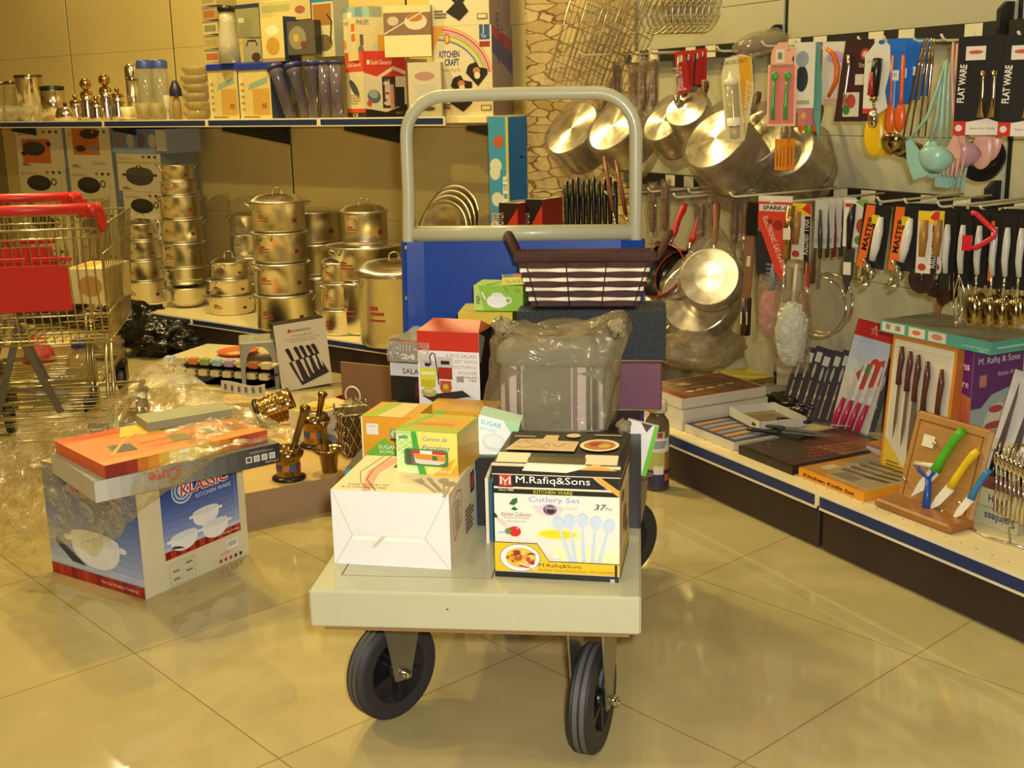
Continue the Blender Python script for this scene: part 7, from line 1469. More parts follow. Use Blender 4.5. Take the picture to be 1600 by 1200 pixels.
# --- red can opener cards
for i, (px, py) in enumerate(((1062, 80), (1074, 79), (1088, 78), (1096, 76))):
    k = wpx(px, .26); w = k*18; h = k*(62-5*i); t = hang('can_opener_card', px, py, .20+.035*i, ORD[i]+' red carded opener hanging right of the trolley handle', 'card', 'red carded openers', rz=30)
    mb = MB(); f = cardbox(mb, w, h, 'b0241c'); f.text('golden ford', .75, .08, .30, 'e8d8c0', rot=90, w=1.9) if i == 0 else None; f.rect(.35, .75, .7, .9, 'd8c8a8'); mb.build('card', t, RY(-8 if i == 0 else 0))
    mb = MB(); mb.tube([(0, -.006, -h*.1), (-.003, -.007, -h*.55), (-.004, -.008, -h*.95), (-.004, -.008, -h*1.05), (-.004, -.008, -h*1.2), (-.004, -.008, -h*1.28)], [k*2.5, k*2.5, k*2.2, k*7, k*7, k*2], CHROME if i == 0 else BLK, 12, flat=.6); mb.build('opener', t)
# --- icing gun on a yellow and white card
k = wpx(1140, .14); t = hang('icing_gun_card', 1148, 86, .12, 'yellow and white card with a clear and gold icing gun', 'card', rz=30)
mb = MB(); h = k*128; w = k*52; f = cardbox(mb, w, h, 'd9cc9a', poly=[(-.46, .0), (.1, .0), (.5, .55), (.5, .95), (.2, 1.0), (-.3, .98), (-.46, .8)]); f.poly([(.62, 0), (.72, .3), (.98, .6), (.98, .95), (.6, .98), (.62, .5)], 'd9a01c'); f.text('CAKE DECORATE', .12, .90, .045, '4a3a2a', w=.75); f.text('cake decorator', .82, .2, .14, 'e8d8a0', rot=80, w=1.2); mb.build('card', t, RY(-6))
mb = MB(); M = RY(-6)@T(-k*4, -k*12, 0); mb.lathe([(k*10, -k*96), (k*10, -k*42), (0, -k*42)], mat('e0d2a0', .1, trans=.4, alpha=.8), 24, M); mb.lathe([(k*8.5, -k*92), (k*8.5, -k*50)], GOLD, 24, M); mb.lathe([(0, -k*20), (k*1.5, -k*24), (k*6, -k*34), (k*10.5, -k*36), (k*10.5, -k*44), (0, -k*44)], mat('e6dcb8', .25), 24, M); mb.lathe([(k*11, -k*104), (k*11, -k*92), (0, -k*92)], mat('e6dcb8', .25), 24, M); mb.lathe([(0, -k*124), (k*7, -k*122), (k*8, -k*104), (0, -k*104)], mat('d8c890', .2, trans=.3, alpha=.85), 20, M); mb.build('icing_gun', t)
# --- pepper mill pack lying over the pegs
a = RQ(1150, 76, .14); b = RQ(1222, 60, .30); t = thing('mill_pack', T(*a), 'clear and silver mill packed in plastic lying across the upper pegs', 'pack'); d = b-a
mb = MB(); mb.tube([d*.1, d*.35, d*.5, d*.85, d], [.016, .026, .024, .026, .016], mat('b8a27a', .15, .6), 16); mb.build('mill', t)
mb = MB(); mb.tube([d*-.05, d*.1, d*.35, d*.9, d*1.1], [.01, .024, .034, .034, .012], film('e0d6b4', .15, .1, .8, 30), 18); mb.build('clear_pack', t)
# --- pink card with two green spoons
k = wpx(1222, .18); t = hang('baby_spoon_card', 1224, 66, .16, 'pink card with two green baby spoons hanging in front of the right wall', 'card', rz=30)
w = k*46; h = k*124; mb = MB(); mb.box(-w/2, 0, -h, w/2, .002, -h*.26, P('e8b090')); mb.prism([(-w*.40, -h*.3), (w*.42, -h*.3), (w*.30, -h*.2), (w*.44, -h*.12), (w*.36, -h*.06), (w*.16, -h*.12), (w*.18, -h*.0), (-w*.16, -h*.0), (-w*.36, -h*.08), (-w*.42, -h*.16)], .002, P('e6a884'), M=RX(90)@T(0, 0, -.002))
f = Face(mb, (-w/2, 0, -h), (1, 0, 0), (0, 0, 1), w, h); f.rect(.07, .03, .93, .70, 'd87868'); f.rect(.25, .76, .56, .92, 'dcd2b8'); f.rect(.33, .80, .48, .88, '8a7a60'); mb.build('card', t)
for sx in (-1, 1):
    mb = MB(); x = sx*w*.22; GG = mat('3f9a3a', .25); mb.ell((x, -.008, -h*.40), (w*.12, .006, h*.06), GG, 14, 10); mb.tube([(x, -.007, -h*.44), (x-.003, -.008, -h*.6), (x-.004, -.008, -h*.75), (x-.003, -.008, -h*.92)], [w*.04, w*.06, w*.07, w*.07], GG, 8); mb.build('baby_spoon', t)
# --- orange slotted spatulas hanging below
for i, px in enumerate((1222, 1234)):
    k = wpx(px, .2); t = hang('slotted_spatula', px, 188, .19+.02*i, ('left', 'right')[i]+' orange slotted spatula below the pink spoon card', 'spatula', 'orange slotted spatulas', rz=30); OR_ = mat('dc8416', .35)
    mb = MB(); mb.tube([(0, 0, 0), (0, 0, -k*34)], k*2, CHROME, 8); mb.build('shank', t)
    mb = MB(); x0 = -k*10
    for j in range(4): mb.cbox(x0+k*5.3*j, -.003, -k*72, x0+k*5.3*j+k*3.6, .003, -k*38, OR_, .0012)
    mb.cbox(x0, -.003, -k*40, -x0, .003, -k*28, OR_, .0015); mb.cbox(x0, -.003, -k*76, -x0, .003, -k*70, OR_, .0015); mb.build('head', t)
# --- assorted cards to the right of it
def simple(name, px, py, dep, w_, h_, col, label, cat='card', rz=20, art=None, obj=None, grp=None, poly=None, tilt=0):
    k = wpx(px, dep); t = hang(name, px, py, dep, label, cat, grp, rz); w = k*w_; h = k*h_
    mb = MB(); f = cardbox(mb, w, h, col, poly=poly)
    if art: art(f)
    mb.build('card', t, RY(tilt))
    if obj: obj(t, k, w, h)
    return t
def tool(pts, rad, m, nm, t, n=8, flat=None): mb = MB(); mb.tube(pts, rad, m, n, flat=flat); return mb.build(nm, t)
simple('grater_card', 1258, 66, .20, 36, 98, 'd3ccb8', 'white card with a black blade picture right of the pink spoon card', art=lambda f: (f.ell(.4, .45, .3, .2, '2c3038'), f.ell(.4, .75, .3, .12, '8a94a0'), f.rect(.2, .06, .8, .12, 'a09a88')))
for i, (px, hh, c) in enumerate(((1262, 120, 'c87878'), (1272, 122, 'c06878'))): simple('baby_spoon_card', px, 70, .24+.03*i, 24, hh, c, ('first', 'second')[i]+' pink card tucked behind the white grater card', art=lambda f: (f.ell(.4, .12, .2, .04, 'd8b04a')), grp='pink cards behind the grater card')
simple('tool_card', 1274, 66, .30, 22, 110, '5a78a8', 'narrow blue and red card behind the pink cards', art=lambda f: (f.rect(0, .3, 1, .45, 'a82a3a'), f.rect(.2, .1, .9, .3, '78b848')))
for i, (px, c, y) in enumerate(((1252, 'd8641c', 186), (1262, '68b028', 190), (1272, 'd8702c', 186))):
    k = wpx(px, .26); t = hang('plastic_spoon', px, y, .24+.02*i, ('left orange', 'middle green', 'right orange')[i]+' plastic tip below the pink cards', 'spoon', 'plastic tips below the pink cards', rz=30); mb = MB(); mb.ell((0, 0, -k*9), (k*6, .004, k*11), mat(c, .3), 12, 8); mb.build('bowl', t)
k = wpx(1280, .24); t = hang('teal_knife', 1272, 66, .22, 'long teal plastic knife hanging right of the pink cards', 'knife', rz=25)
mb = MB(); mb.prism([(-k*6, 0), (k*8, -k*4), (k*14, -k*60), (k*15, -k*110), (k*13, -k*150), (k*4, -k*110), (k*0, -k*50)], .004, mat('5c9a86', .35), M=RX(90)@T(0, 0, -.004)); mb.build('blade', t)
k = wpx(1300, .26); simple('tongs_card', 1310, 65, .28, 52, 92, 'd2ccb4', 'white printed card behind the orange handled tongs', art=lambda f: (f.ell(.45, .75, .3, .1, 'b8a0b8'), f.ell(.75, .35, .14, .12, '8a8a9a'), f.rect(.1, .0, .9, .08, 'd0a080')), obj=lambda t, k, w, h: tool([(-k*16, -.01, -k*10), (-k*4, -.012, -k*18), (k*4, -.012, -k*38), (k*2, -.012, -k*60), (-k*10, -.01, -k*82)], [k*3, k*4, k*4.5, k*4, k*3], mat('d8641c', .3), 'tongs', t))
simple('cutlery_card', 1338, 62, .24, 58, 122, '3a1a1c', 'dark maroon card with a fork and salad picture', rz=20, poly=[(-.55, 0), (.5, 0), (.5, 1), (-.3, 1)], art=lambda f: (f.rect(.2, .06, .66, .36, 'cfc8ae'), f.ell(.42, .25, .14, .09, 'a8482c'), f.ell(.3, .14, .1, .06, '3a7a3a'), f.ell(.78, .82, .14, .07, 'a8402c'), f.ell(.78, .82, .08, .04, 'd8b0a0'), f.text('lite', .62, .66, .06, 'd0b0a0', w=.25), f.rect(.52, .45, .82, .58, 'cfc8b0')), obj=lambda t, k, w, h: tool([(-k*10, -.006, -k*22), (-k*8, -.008, -k*40), (-k*12, -.008, -k*80), (-k*14, -.008, -k*100)], [k*4, k*2, k*2, k*3], STEEL, 'fork', t))
def scoop(t, k, w, h):
    tool([(k*2, -.010, -k*30), (k*2, -.014, -k*45), (0, -.014, -k*85)], [k*7, k*8, k*7], BLK, 'handle', t, 12); tool([(-k*2, -.020, -k*50), (-k*3, -.021, -k*84)], [k*5, k*5.5], mat('a82c30', .3), 'grip', t, 10)
    mb = MB(); mb.cyl((0, -.014, -k*85), (0, -.014, -k*93), k*6, GOLD, 14); mb.tube([(0, -.014, -k*93), (k*2, -.014, -k*106)], k*2.5, CHROME, 8); mb.ell((k*2, -.018, -k*120), (k*9, .012, k*14), CHROME, 18, 12); mb.build('scoop', t)
simple('ice_cream_scoop', 1374, 60, .18, 44, 112, 'd9d2bc', 'white shaped card with a red and black handled ice cream scoop', rz=20, poly=[(-.5, 0), (.1, .0), (.42, .08), (.3, .3), (.46, .6), (.4, .9), (.1, 1), (-.1, .97), (-.5, .78)], art=lambda f: (f.rect(0, .0, .55, .07, 'c0392b'), f.text('GRAZE', .08, .68, .04, 'a8a02c', w=.3), f.ell(.6, .95, .12, .03, '2a5aa0')), obj=scoop)
def yspoon(px, py, dep, c, lab, i, w9=17, h9=33, nm='plastic_spoon'):
    k = wpx(px, dep); t = hang(nm, px, py, dep, lab, 'spoon', 'plastic serving spoons', rz=20); m = mat(c, .3)
    mb = MB(); mb.tube([(0, 0, k*70), (0, 0, k*10), (0, 0, -k*4)], [k*3, k*3, k*4], m, 8); mb.build('handle', t); mb = MB(); mb.ell((0, 0, -k*h9), (k*w9, .010, k*h9), m, 20, 12); mb.build('bowl', t)
yspoon(1368, 176, .20, 'e0b410', 'nearest big yellow plastic spoon below the ice cream scoop', 0); yspoon(1376, 178, .23, 'd8ac10', 'second yellow plastic spoon behind the nearest', 1); yspoon(1392, 176, .27, 'cfa010', 'third yellow plastic spoon, right behind the others', 2)
yspoon(1392, 160, .22, 'd8641c', 'orange plastic spatula head beside the yellow spoons', 3, 9, 24); yspoon(1408, 160, .20, 'dc5a1c', 'second orange plastic spatula head, near the steel ladles', 4, 9, 22)
for i, px in enumerate((1402, 1414, 1428, 1442)): simple('utensil_card', px, 60, .22+.03*i, 30, 104-6*i, '2468b8', ('first', 'second', 'third', 'fourth')[i]+' blue card from the left, beside the steel ladles', rz=20, grp='blue utensil cards', art=lambda f: (f.rect(.25, .40, .7, .55, 'd0d0cc'), f.bars(.3, .42, .65, .53), f.rect(.45, .0, .55, .4, '88a8d0')))
# --- steel ladles
for i, (px, dx) in enumerate(((1446, -30), (1450, -22), (1456, -14), (1460, -6))):
    k = wpx(px, .2); t = hang('steel_ladle', px, 60, .16+.03*i, ORD[i]+' shiny steel ladle of the bunch beside the mint utensils', 'ladle', 'steel ladles', rz=20); LM = mat('a8926a', .12, 1)
    mb = MB(); mb.tube([(0, 0, 0), (k*dx*.25, 0, -k*40), (k*dx*.7, 0, -k*110), (k*dx*.9, 0, -k*150)], [k*2, k*4, k*3, k*2], LM, 8, flat=.5); mb.build('handle', t)
    mb = MB(); mb.lathe([(0, -k*20), (k*12, -k*16), (k*20, -k*5), (k*21, 0), (k*19, 0), (k*11, -k*13), (0, -k*17)], LM, 28, T(k*dx*1.2, -.01, -k*(150+8*i))@RX(-35)); mb.build('bowl', t)
# --- mint plastic utensils
MINT = mat('8fb8a4', .35, coat=.2); PINK = mat('d8a088', .35); LPINK = mat('b88a94', .3)
def util(px, py, dep, m, head, label, L, dx, rz=20, grp='mint plastic utensils', nm='plastic_utensil'):
    k = wpx(px, dep); t = hang(nm, px, py, dep, label, 'utensil', grp, rz)
    e = (k*dx, 0, -k*L); mb = MB(); mb.tube([(0, 0, 0), (k*dx*.15, -.004, -k*L*.3), (k*dx*.45, 0, -k*L*.7), e], [k*3, k*4, k*4.5, k*3.5], m, 8, flat=.6); mb.build('handle', t)
    M = T(*e)@RY(math.degrees(math.atan2(-dx, L))*-1 if False else math.degrees(math.atan2(dx, L))*-1*-1); mb = MB()
    if head == 'turner': mb.prism([(-k*5, 0), (k*5, 0), (k*14, -k*34), (k*15, -k*58), (k*8, -k*64), (-k*14, -k*62), (-k*14, -k*30)], .004, m, M=M@RX(90))
    elif head == 'slot':
        mb.prism([(-k*5, 0), (k*5, 0), (k*18, -k*30), (-k*18, -k*30)], .004, m, M=M@RX(90))
        for j in range(5): mb.cbox(-k*18+k*7.6*j, -.004, -k*64, -k*18+k*7.6*j+k*5, 0, -k*29, m, .001, M=M)
    elif head == 'ladle': mb.lathe([(0, -k*26), (k*16, -k*21), (k*25, -k*8), (k*27, 0), (k*25, 0), (k*14, -k*17), (0, -k*22)], m, 30, M@T(0, -.012, -k*16)@RX(-40))
    elif head == 'spoon': mb.ell((0, 0, -k*26), (k*18, .010, k*30), m, 20, 12, M=M)
    elif head == 'fork':
        mb.prism([(-k*4, 0), (k*4, 0), (k*12, -k*22), (k*12, -k*34), (-k*12, -k*34), (-k*12, -k*22)], .005, m, M=M@RX(90))
        for j in range(4): mb.prism([(-k*12+k*6.6*j, -k*33), (-k*12+k*6.6*j+k*4, -k*33), (-k*12+k*6.6*j+k*3, -k*62), (-k*12+k*6.6*j+k*1, -k*62)], .005, m, M=M@RX(90))
    mb.build('head', t); return t
util(1478, 96, .16, MINT, 'turner', 'mint plastic turner leaning furthest left in the mint bunch', 118, -52); util(1476, 98, .19, MINT, 'spoon', 'mint plastic spoon behind the mint ladle', 120, -14)
util(1480, 94, .14, MINT, 'ladle', 'mint plastic ladle, nearest of the mint bunch', 128, -4); util(1486, 98, .24, MINT, 'turner', 'second mint plastic turner hidden behind the mint spoon', 126, 2); util(1494, 96, .26, MINT, 'slot', 'mint slotted turner with its prongs showing below', 128, 16)
util(1490, 66, .17, PINK, 'fork', 'pink plastic fork, nearest of the pink bunch', 140, 14, grp='pink plastic utensils'); util(1496, 68, .20, PINK, 'fork', 'second pink plastic fork behind the nearest', 136, 18, grp='pink plastic utensils')
util(1508, 72, .24, LPINK, 'ladle', 'mauve plastic ladle behind the pink forks', 140, 14, grp='pink plastic utensils'); util(1540, 72, .26, PINK, 'spoon', 'pink plastic spoon showing below the black cutlery cards', 130, 8, grp='pink plastic utensils'); util(1555, 72, .30, PINK, 'spoon', 'second pink plastic spoon, right of the first below the black cards', 118, 4, grp='pink plastic utensils')
k = wpx(1560, .30); t = hang('black_skillet', 1552, 78, .31, 'round black plastic ladle head below the black cutlery cards', 'ladle', rz=20); mb = MB(); mb.tube([(0, 0, 0), (0, 0, -k*140)], k*4, BLK, 8); mb.build('handle', t); mb = MB(); mb.lathe([(0, 0), (k*30, .004), (k*36, .016), (k*33, .016), (0, .008)], BLK, 32, T(0, 0, -k*168)@RX(75)); mb.build('bowl', t)
# --- black cutlery cards with red feet
def art_flat(f, big=True):
    f.rect(0, 0, 1, .14, 'c02a24'); f.poly([(.28, 0), (1, 0), (1, .13), (.75, .17), (.28, .13)], 'd8d0bc'); f.text('Satin for Style', .36, .05, .03, '5a4a3a', w=.56, shear=.3); f.ell(.12, .07, .08, .035, 'd8c8b8'); f.rect(.18, .76, .62, .90, 'd8d0bc'); f.ell(.4, .84, .16, .02, 'c0503a'); f.text('FLAT WARE', .20, .33, .075, 'd8d0bc', rot=88, w=.82, bold=.03)
def fspoon(t, k, w, h):
    for x in (.12, .36) if w > k*50 else (.1,):
        tool([(w*x, -.006, -h*.36), (w*x+.001, -.009, -h*.42), (w*x+.002, -.008, -h*.6), (w*x, -.008, -h*.82)], [k*6, k*3, k*3, k*6], mat('b8a078', .15, 1), 'spoon', t, 8)
simple('cutlery_card', 1534, 56, .15, 70, 148, '1c1916', 'black flatware card with two gold tipped spoons and a red and white foot', rz=20, art=art_flat, obj=fspoon, grp='black flatware cards')
for i, px in enumerate((1558, 1568, 1578)): simple('cutlery_card', px, 54, .17+.03*i, 20, 146, ('6c5c14', '3a3a20', '2a3038')[i], ('olive yellow', 'dark olive', 'dark blue grey')[i]+' narrow flatware card between the two large black ones', rz=20, grp='narrow flatware cards', art=lambda f: (f.rect(0, .92, 1, 1, '1a1814'), f.text('6', .35, .93, .05, 'c8b020', w=.3), f.rect(0, 0, 1, .12, 'b02a24'), f.ell(.5, .06, .28, .035, 'd8c8b8'), f.text('Gorky Sawat', .62, .3, .22, '9a8a5a', rot=88, w=2.0)))
simple('cutlery_card', 1606, 54, .15, 70, 152, '1c1916', 'second black flatware card cut off by the right edge of the photo', rz=20, art=art_flat, obj=fspoon, grp='black flatware cards')
# --- lower row
k = wpx(1174, .14)
t = hang('basting_brush', 1178, 316, .12, 'long flat brown and black brush in a sleeve, left of the red igniter card', 'brush', rz=25)
mb = MB(); mb.box(-k*9, -.004, -k*52, k*9, .004, 0, BLK); mb.box(-k*8, -.003, -k*155, k*6, .003, -k*30, mat('7a5434', .45, noise=.2)); mb.box(-k*4, -.0035, -k*100, k*2, .0032, -k*84, P('c9b888')); mb.build('sleeve', t, RY(3)); mb = MB(); mb.tube([(-k*8, 0, -k*150), (-k*9, 0, -k*210)], k*8, mat('2a120e', .35), 10); mb.box(-k*15, -.012, -k*192, -k*3, -.009, -k*172, P('cdbb94')); mb.build('handle', t)
def art_gas(f):
    f.rect(0, .93, 1, 1, 'd0c8b4'); f.rect(.03, .82, .95, .90, 'd0c0ac'); f.text('SPARK-L', .14, .835, .05, '2a1814', w=.72, bold=.03); f.text('ELECTRONIC GAS IGNITER', .14, .74, .065, 'e0c8b0', rot=-66, w=1.55); f.ell(.6, .66, .14, .06, '8a2418'); f.ell(.36, .70, .08, .03, '8a2418')
simple('igniter_card', 1212, 306, .14, 58, 134, 'c63a24', 'red triangular electronic gas igniter card', rz=25, art=art_gas, poly=[(-.5, 1), (.5, 1), (.45, .5), (.28, -.02), (.05, .12), (-.5, .68)], cat='card')
simple('igniter_card', 1204, 362, .20, 56, 96, '26262a', 'black card slanting behind the red igniter card', rz=25, poly=[(-.5, 1), (-.1, 1), (.5, .2), (.3, 0), (-.4, .3)], art=lambda f: f.lines(.4, .2, .7, .5, 4, '6a6a6a'))
t = hang('whisk', 1236, 322, .13, 'steel whisk with a thick gold brown tube handle in front of the fluffy dusters', 'whisk', rz=20); k = wpx(1236, .13)
mb = MB(); mb.tube([(0, 0, 0), (-k*6, 0, -k*84)], k*7, mat('b09060', .2, 1), 12); mb.box(-k*8, -k*8, -k*52, k*5, -k*7, -k*34, P('d0c4a4')); mb.build('handle', t)
mb = MB(); mb.tube([(-k*6, 0, -k*84), (-k*16, 0, -k*196)], k*2, CHROME, 8); mb.tube([(-k*14, 0, -k*170), (-k*16, 0, -k*200)], k*3.5, CHROME, 8)
for a in range(0, 180, 45): mb.tube([(-k*16+k*13*math.sin(PI*j/10)*math.cos(R(a)), k*13*math.sin(PI*j/10)*math.sin(R(a)), -k*160-k*24*j/10*1.0) for j in range(11)], k*.8, CHROME, 5)
mb.build('whisk_wires', t)
tq = hang('sharpening_rod', 1222, 318, .16, 'thin dark steel rod left of the whisk handle', 'rod', rz=20); mb = MB(); mb.tube([(0, 0, 0), (-k*8, 0, -k*90)], k*2.2, CHROME, 8); mb.build('rod', tq); mb = MB(); mb.tube([(-k*8, 0, -k*88), (-k*14, 0, -k*130), (-k*18, 0, -k*150)], [k*4, k*7, k*6], mat('6a6a70', .3), 8); mb.build('handle', tq)
def duster(px, py, dep, rx, rz_, col, label, sd):
    c = RQ(px, py, dep); k = od(c)/F; t = thing('duster', T(*c), label, 'duster'); mb = MB(); m = mat(col, .9, noise=.08, scale=50, bump=.8, bscale=90)
    def fn(u, v):
        a = 6.283*u; b = PI*v; d = V((math.cos(a)*math.sin(b), math.sin(a)*math.sin(b), -math.cos(b))); q = 1+.12*nse(d*5+V((sd, 0, 0)))+.06*nse(d*14); return (d.x*rx*k*q, d.y*rx*k*.8*q, d.z*rz_*k*q)
    mb.sheet(fn, 48, 30, m); mb.build('fluffy_head', t)
    mb = MB(); mb.tube([(0, 0, rz_*k*.9), (k*4, 0, rz_*k+k*60)], k*3, mat('c9b898', .4), 8); mb.build('stem', t)
    mb = MB(); mb.sheet(lambda u, v: (rx*k*(1.15+.08*math.sin(9*u*6.28+v*8)-.5*max(0, v-.6))*math.cos(6.283*u), rx*k*1.0*math.sin(6.283*u), rz_*k*(-1.15+2.6*v)), 32, 16, film('d6c8a8', .12, .12, 1, 26, .97)); mb.build('plastic_bag', t)
duster(1206, 486, .16, 20, 40, 'c98078', 'pink fluffy duster in a clear bag below the red igniter card', 1); duster(1237, 522, .14, 25, 50, 'cfd4c8', 'white fluffy duster in a clear bag, lowest of the hanging goods', 2)
k = wpx(1220, .2); simple('price_card', 1216, 452, .18, 34, 44, 'c9b898', 'pale printed header card of the pink duster', rz=20, art=lambda f: (f.ell(.5, .5, .3, .2, '8a8a8a'), f.rect(.5, .6, .9, .8, 'b8502c')))
def woodtool(t, k, w, h):
    tool([(-w*.12, -.008, -h*.14), (-w*.12, -.010, -h*.4), (-w*.14, -.010, -h*.72)], [k*6, k*7, k*5], mat('9a6a28', .35), 'wooden_handle', t, 10)
def art_wt(f): f.poly([(0, .84), (1, .78), (1, 1), (0, 1)], 'd8b820'); f.poly([(.55, .9), (1, .8), (1, 1), (.8, 1)], 'c02c20'); f.rect(.72, .0, 1, .78, '201c18'); f.text('Kitchen Tool', .94, .1, .16, 'e0d8c8', rot=90, w=1.6); f.rect(.15, .32, .5, .44, 'd8d0b8'); f.ell(.3, .1, .2, .06, 'a83a28')
simple('tool_card', 1252, 318, .20, 34, 88, 'cfc6b0', 'white, yellow and black card with a wooden handled tool, right of the whisk', rz=20, art=art_wt, obj=woodtool, grp='wooden handled tool cards')
for i, (px, py, col, L, w9) in enumerate(((1262, 410, 'a84a34', 90, 14), (1258, 430, '6a3428', 60, 8), (1275, 335, '5a4438', 110, 7), (1284, 335, '8a7a64', 120, 5))):
    k = wpx(px, .26); t = hang('dark_spatula', px, py, .24+.02*i, ('terracotta silicone spatula head hanging by the white duster', 'dark brown wooden spoon hanging by the white duster', 'film wrapped dark tool right of the wooden handled tool card', 'film wrapped grey tool next to the dark wrapped tool')[i], 'utensil', rz=20); mb = MB(); mb.tube([(0, 0, 0), (0, 0, -k*L*.5), (-k*2, 0, -k*L)], [k*w9*.3, k*w9*.6, k*w9], mat(col, .35), 10, flat=.5); mb.build('head', t); mb = MB(); mb.tube([(0, 0, k*60 if i < 2 else k*6), (0, 0, 0)], k*2.4, mat('4a3a30', .4), 8); mb.build('handle', t)
for i, (px, py, rr_) in enumerate(((1283, 480, 46), (1292, 474, 48))):
    k = wpx(px, .34); c = RQ(px, py, .32+.04*i); t = thing('pan_cover', fr(c, dR, nR, UP)@RZ(12)@RX(82), ('nearer', 'farther')[i]+' round glass lid with a steel rim hanging right of the dusters', 'lid', 'hanging glass lids')
    mb = MB(); mb.lathe([(k*rr_, 0), (k*rr_*.7, .012), (0, .02)], mat('c8c0a8', .05, trans=.7, alpha=.45), 40); mb.build('glass', t); mb = MB(); mb.tube([(k*rr_*math.cos(a), k*rr_*math.sin(a), 0) for a in [6.283*j/44 for j in range(44)]], .0042, CHROME, 6, closed=True); mb.build('rim', t)
for i in range(5): simple('scissors_card', 1284+11*i, 312-i, .26+.02*i, 22, 76, 'b8b4a4', ORD[i].replace('nearest', 'first')+' of the pale cards of knives between the lids and the peelers', rz=20, grp='pale knife cards', art=lambda f: f.rect(.1, .1, .9, .2, '9a9484'), obj=lambda t, k, w, h: tool([(0, -.006, -h*.2), (k*2, -.007, -h*.7), (k*3, -.006, -h*1.2)], [k*2, k*4, k*3], mat('7a1c24' if i == 2 else '3a3634', .3), 'handle', t))
def bigk(t, k, w, h):
    tool([(-k*1, -.010, -k*6), (-k*4, -.012, -k*30), (-k*6, -.010, -k*76)], [k*4, k*6.5, k*4], BLK, 'handle', t, 10); mb = MB(); mb.prism([(-k*12, -k*76), (k*4, -k*76), (k*2, -k*120), (-k*8, -k*150), (-k*16, -k*120)], .003, mat('5a544c', .25, .6), M=T(0, -.006, 0)@RX(90)); mb.box(-k*14, -.010, -k*118, -k*1, -.009, -k*98, P('cfc6b0')); mb.build('blade', t)
simple('knife_card', 1338, 312, .20, 40, 74, 'd4ccb4', 'white card with vegetable picture and a long black handled knife', rz=20, art=lambda f: (f.ell(.75, .45, .2, .16, 'b8442c'), f.ell(.7, .15, .2, .1, '5c8a3a'), f.rect(.05, .84, .3, .92, 'b02c24'), f.poly([(.5, .95), (1, .8), (1, 1), (.6, 1)], '6a9a3a')), obj=bigk)
def peel(t, k, w, h):
    tool([(k*9, -.010, -k*18), (k*7, -.014, -k*40), (k*3, -.014, -k*66), (-k*2, -.010, -k*86)], [k*4, k*7.5, k*7, k*5], mat('cfcab8', .3), 'handle', t, 12)
    for j in range(5):
        mb = MB(); mb.lathe([(0, -.004), (k*7, -.004), (k*8, 0), (k*7, .004), (0, .004)], CHROME, 14, T(-k*12+k*7*(j % 3), -.012-.004*j, -k*(90+9*j))@RY(60+20*j)); mb.build('cutting_wheel', t)
def art_m(f): f.poly([(0, 0), (.30, 0), (.42, .6), (.42, .98), (.1, .98)], 'd8621c'); f.text('MASTER', .30, .26, .10, '1c1410', rot=83, w=1.2, bold=.03); f.rect(.34, .70, .62, .84, 'c8b01c')
simple('can_opener_card', 1372, 320, .16, 46, 100, '191613', 'left of the two orange striped black cards with a white handled can opener', rz=20, art=art_m, obj=peel, grp='orange striped opener cards', tilt=5)
simple('can_opener_card', 1418, 322, .16, 46, 102, '191613', 'right of the two orange striped black cards with a white handled can opener', rz=20, art=art_m, obj=peel, grp='orange striped opener cards', tilt=2)
for i in range(4): simple('can_opener_card', 1352+5*i, 316, .22+.03*i, 34, 96, '1c1814' if i % 2 else 'b0a488', ORD[i]+' opener card stacked behind the left orange striped one', rz=20, grp='opener cards behind', obj=lambda t, k, w, h: tool([(0, -.010, -k*30), (0, -.012, -k*90), (0, -.01, -k*120)], [k*4, k*5, k*7], STEEL, 'opener', t))
for i in range(4): simple('can_opener_card', 1436+4*i, 318, .20+.03*i, 36, 92, '15120f', ORD[i]+' plain black card stacked behind the right orange striped one', rz=20, grp='plain black cards behind')
for i, px in enumerate((1452, 1474)): simple('tool_card', px, 330, .15+.02*i, 34, 98, 'cfc6b0', ('left', 'right')[i]+' of the two white and yellow wooden handled tool cards beside the openers', rz=20, art=art_wt, obj=woodtool, grp='wooden handled tool cards')
for i, (px, py) in enumerate(((1440, 436), (1463, 443))):
    k = wpx(px, .18); t = thing('pizza_cutter', HF(px, py, .17+.03*i, 15)@RX(86), ('left', 'right')[i]+' dark round pizza cutter wheel below the tool cards', 'pizza cutter'); mb = MB(); mb.lathe([(0, -.002), (k*21, -.0015), (k*23, 0), (k*21, .0015), (0, .002)], mat('4c3c34', .25, .6), 32); mb.lathe([(0, -.006), (k*5, -.005), (k*5, .005), (0, .006)], BLK, 16); mb.build('wheel', t); mb = MB(); mb.tube([(0, k*6, 0), (0, k*34, 0)], k*3, CHROME, 8); mb.build('shank', t)
k = wpx(1470, .2); t = hang('wooden_spatula', 1472, 440, .22, 'brown pointed wooden tip hanging in front of the flat teal box', 'spatula', rz=15); mb = MB(); mb.prism([(-k*10, k*10), (k*10, k*12), (k*6, -k*30), (-k*2, -k*66), (-k*8, -k*20)], .004, mat('7a4a28', .5), M=RX(90)); mb.build('blade', t)
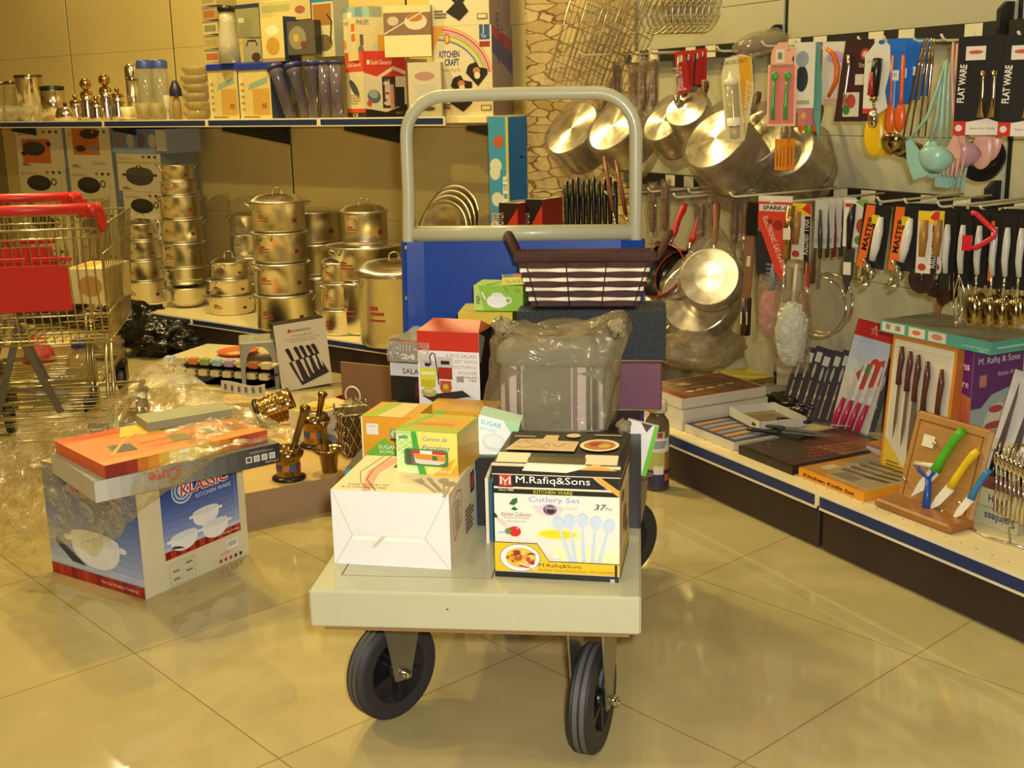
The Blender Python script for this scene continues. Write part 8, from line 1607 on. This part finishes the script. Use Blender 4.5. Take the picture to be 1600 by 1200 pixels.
# white handled tools on black cards, going right
HW = mat('b4b2a6', .3)
def wh(t, k, w, h, kind):
    tool([(0, -.010, -k*20), (k*1, -.014, -k*42), (0, -.014, -k*72), (k*1, -.010, -k*96)], [k*3.8, k*5.8, k*5.2, k*4], HW, 'handle', t, 10)
    mb = MB()
    if kind == 0: mb.tube([(k*1, -.010, -k*96), (0, -.012, -k*130)], k*2, CHROME, 6); mb.ell((-k*3, -.014, -k*156), (k*13, .010, k*24), mat('b09c70', .14, 1, noise=.3, scale=60), 18, 12)
    elif kind == 1:
        for a in range(0, 180, 36): mb.tube([(k*13*math.sin(PI*j/10)*math.cos(R(a)), -.014+k*13*math.sin(PI*j/10)*math.sin(R(a)), -k*98-k*82*j/10) for j in range(11)], k*1.1, CHROME, 5)
    else: mb.prism([(-k*8, -k*96), (k*8, -k*96), (k*10, -k*140), (0, -k*150), (-k*10, -k*140)], .003, CHROME, M=T(0, -.008, 0)@RX(90))
    mb.build('head', t)
pat = [(1486, 2), (1510, 1), (1536, 0), (1560, 0), (1580, 0), (1602, 0)]
for i, (px, kd) in enumerate(pat):
    for j in range(3):
        simple('utensil_card', px+7*j, 330+int((px-1478)*.05)-j*4, .15+.045*j, 20, 118, '161310', ('front', 'middle', 'rear')[j]+' white handled tool on a black card, '+('first', 'second', 'third', 'fourth', 'fifth', 'sixth', 'seventh', 'eighth', 'ninth', 'tenth', 'eleventh')[i]+' hook right of the tool cards', rz=14, grp='white handled tools on black cards',
               art=(lambda f: (f.rect(0, .1, .3, .9, 'c85418'), f.text('MASTER', .22, .3, .16, '1c1410', rot=90, w=2.2))) if (i in (3,) and j == 0) else None, obj=lambda t, k, w, h, kd=kd: wh(t, k, w, h, kd))
# red folding handle
t = hang('red_peeler', 1518, 332, .11, 'bright red plastic tongs shaped like an arrow hanging in front of the white handles', 'tongs', rz=20); k = wpx(1530, .1); RP_ = mat('c41c24', .3)
mb = MB(); mb.tube([(0, 0, 0), (k*8, 0, -k*2), (k*40, 0, -k*28), (k*38, 0, -k*36), (k*10, 0, -k*56), (0, 0, -k*54), (-k*2, 0, -k*38)], k*4.2, RP_, 8); mb.build('frame', t); mb = MB(); mb.box(-k*10, -.006, -k*60, k*3, .006, -k*36, RP_); mb.build('grip', t)
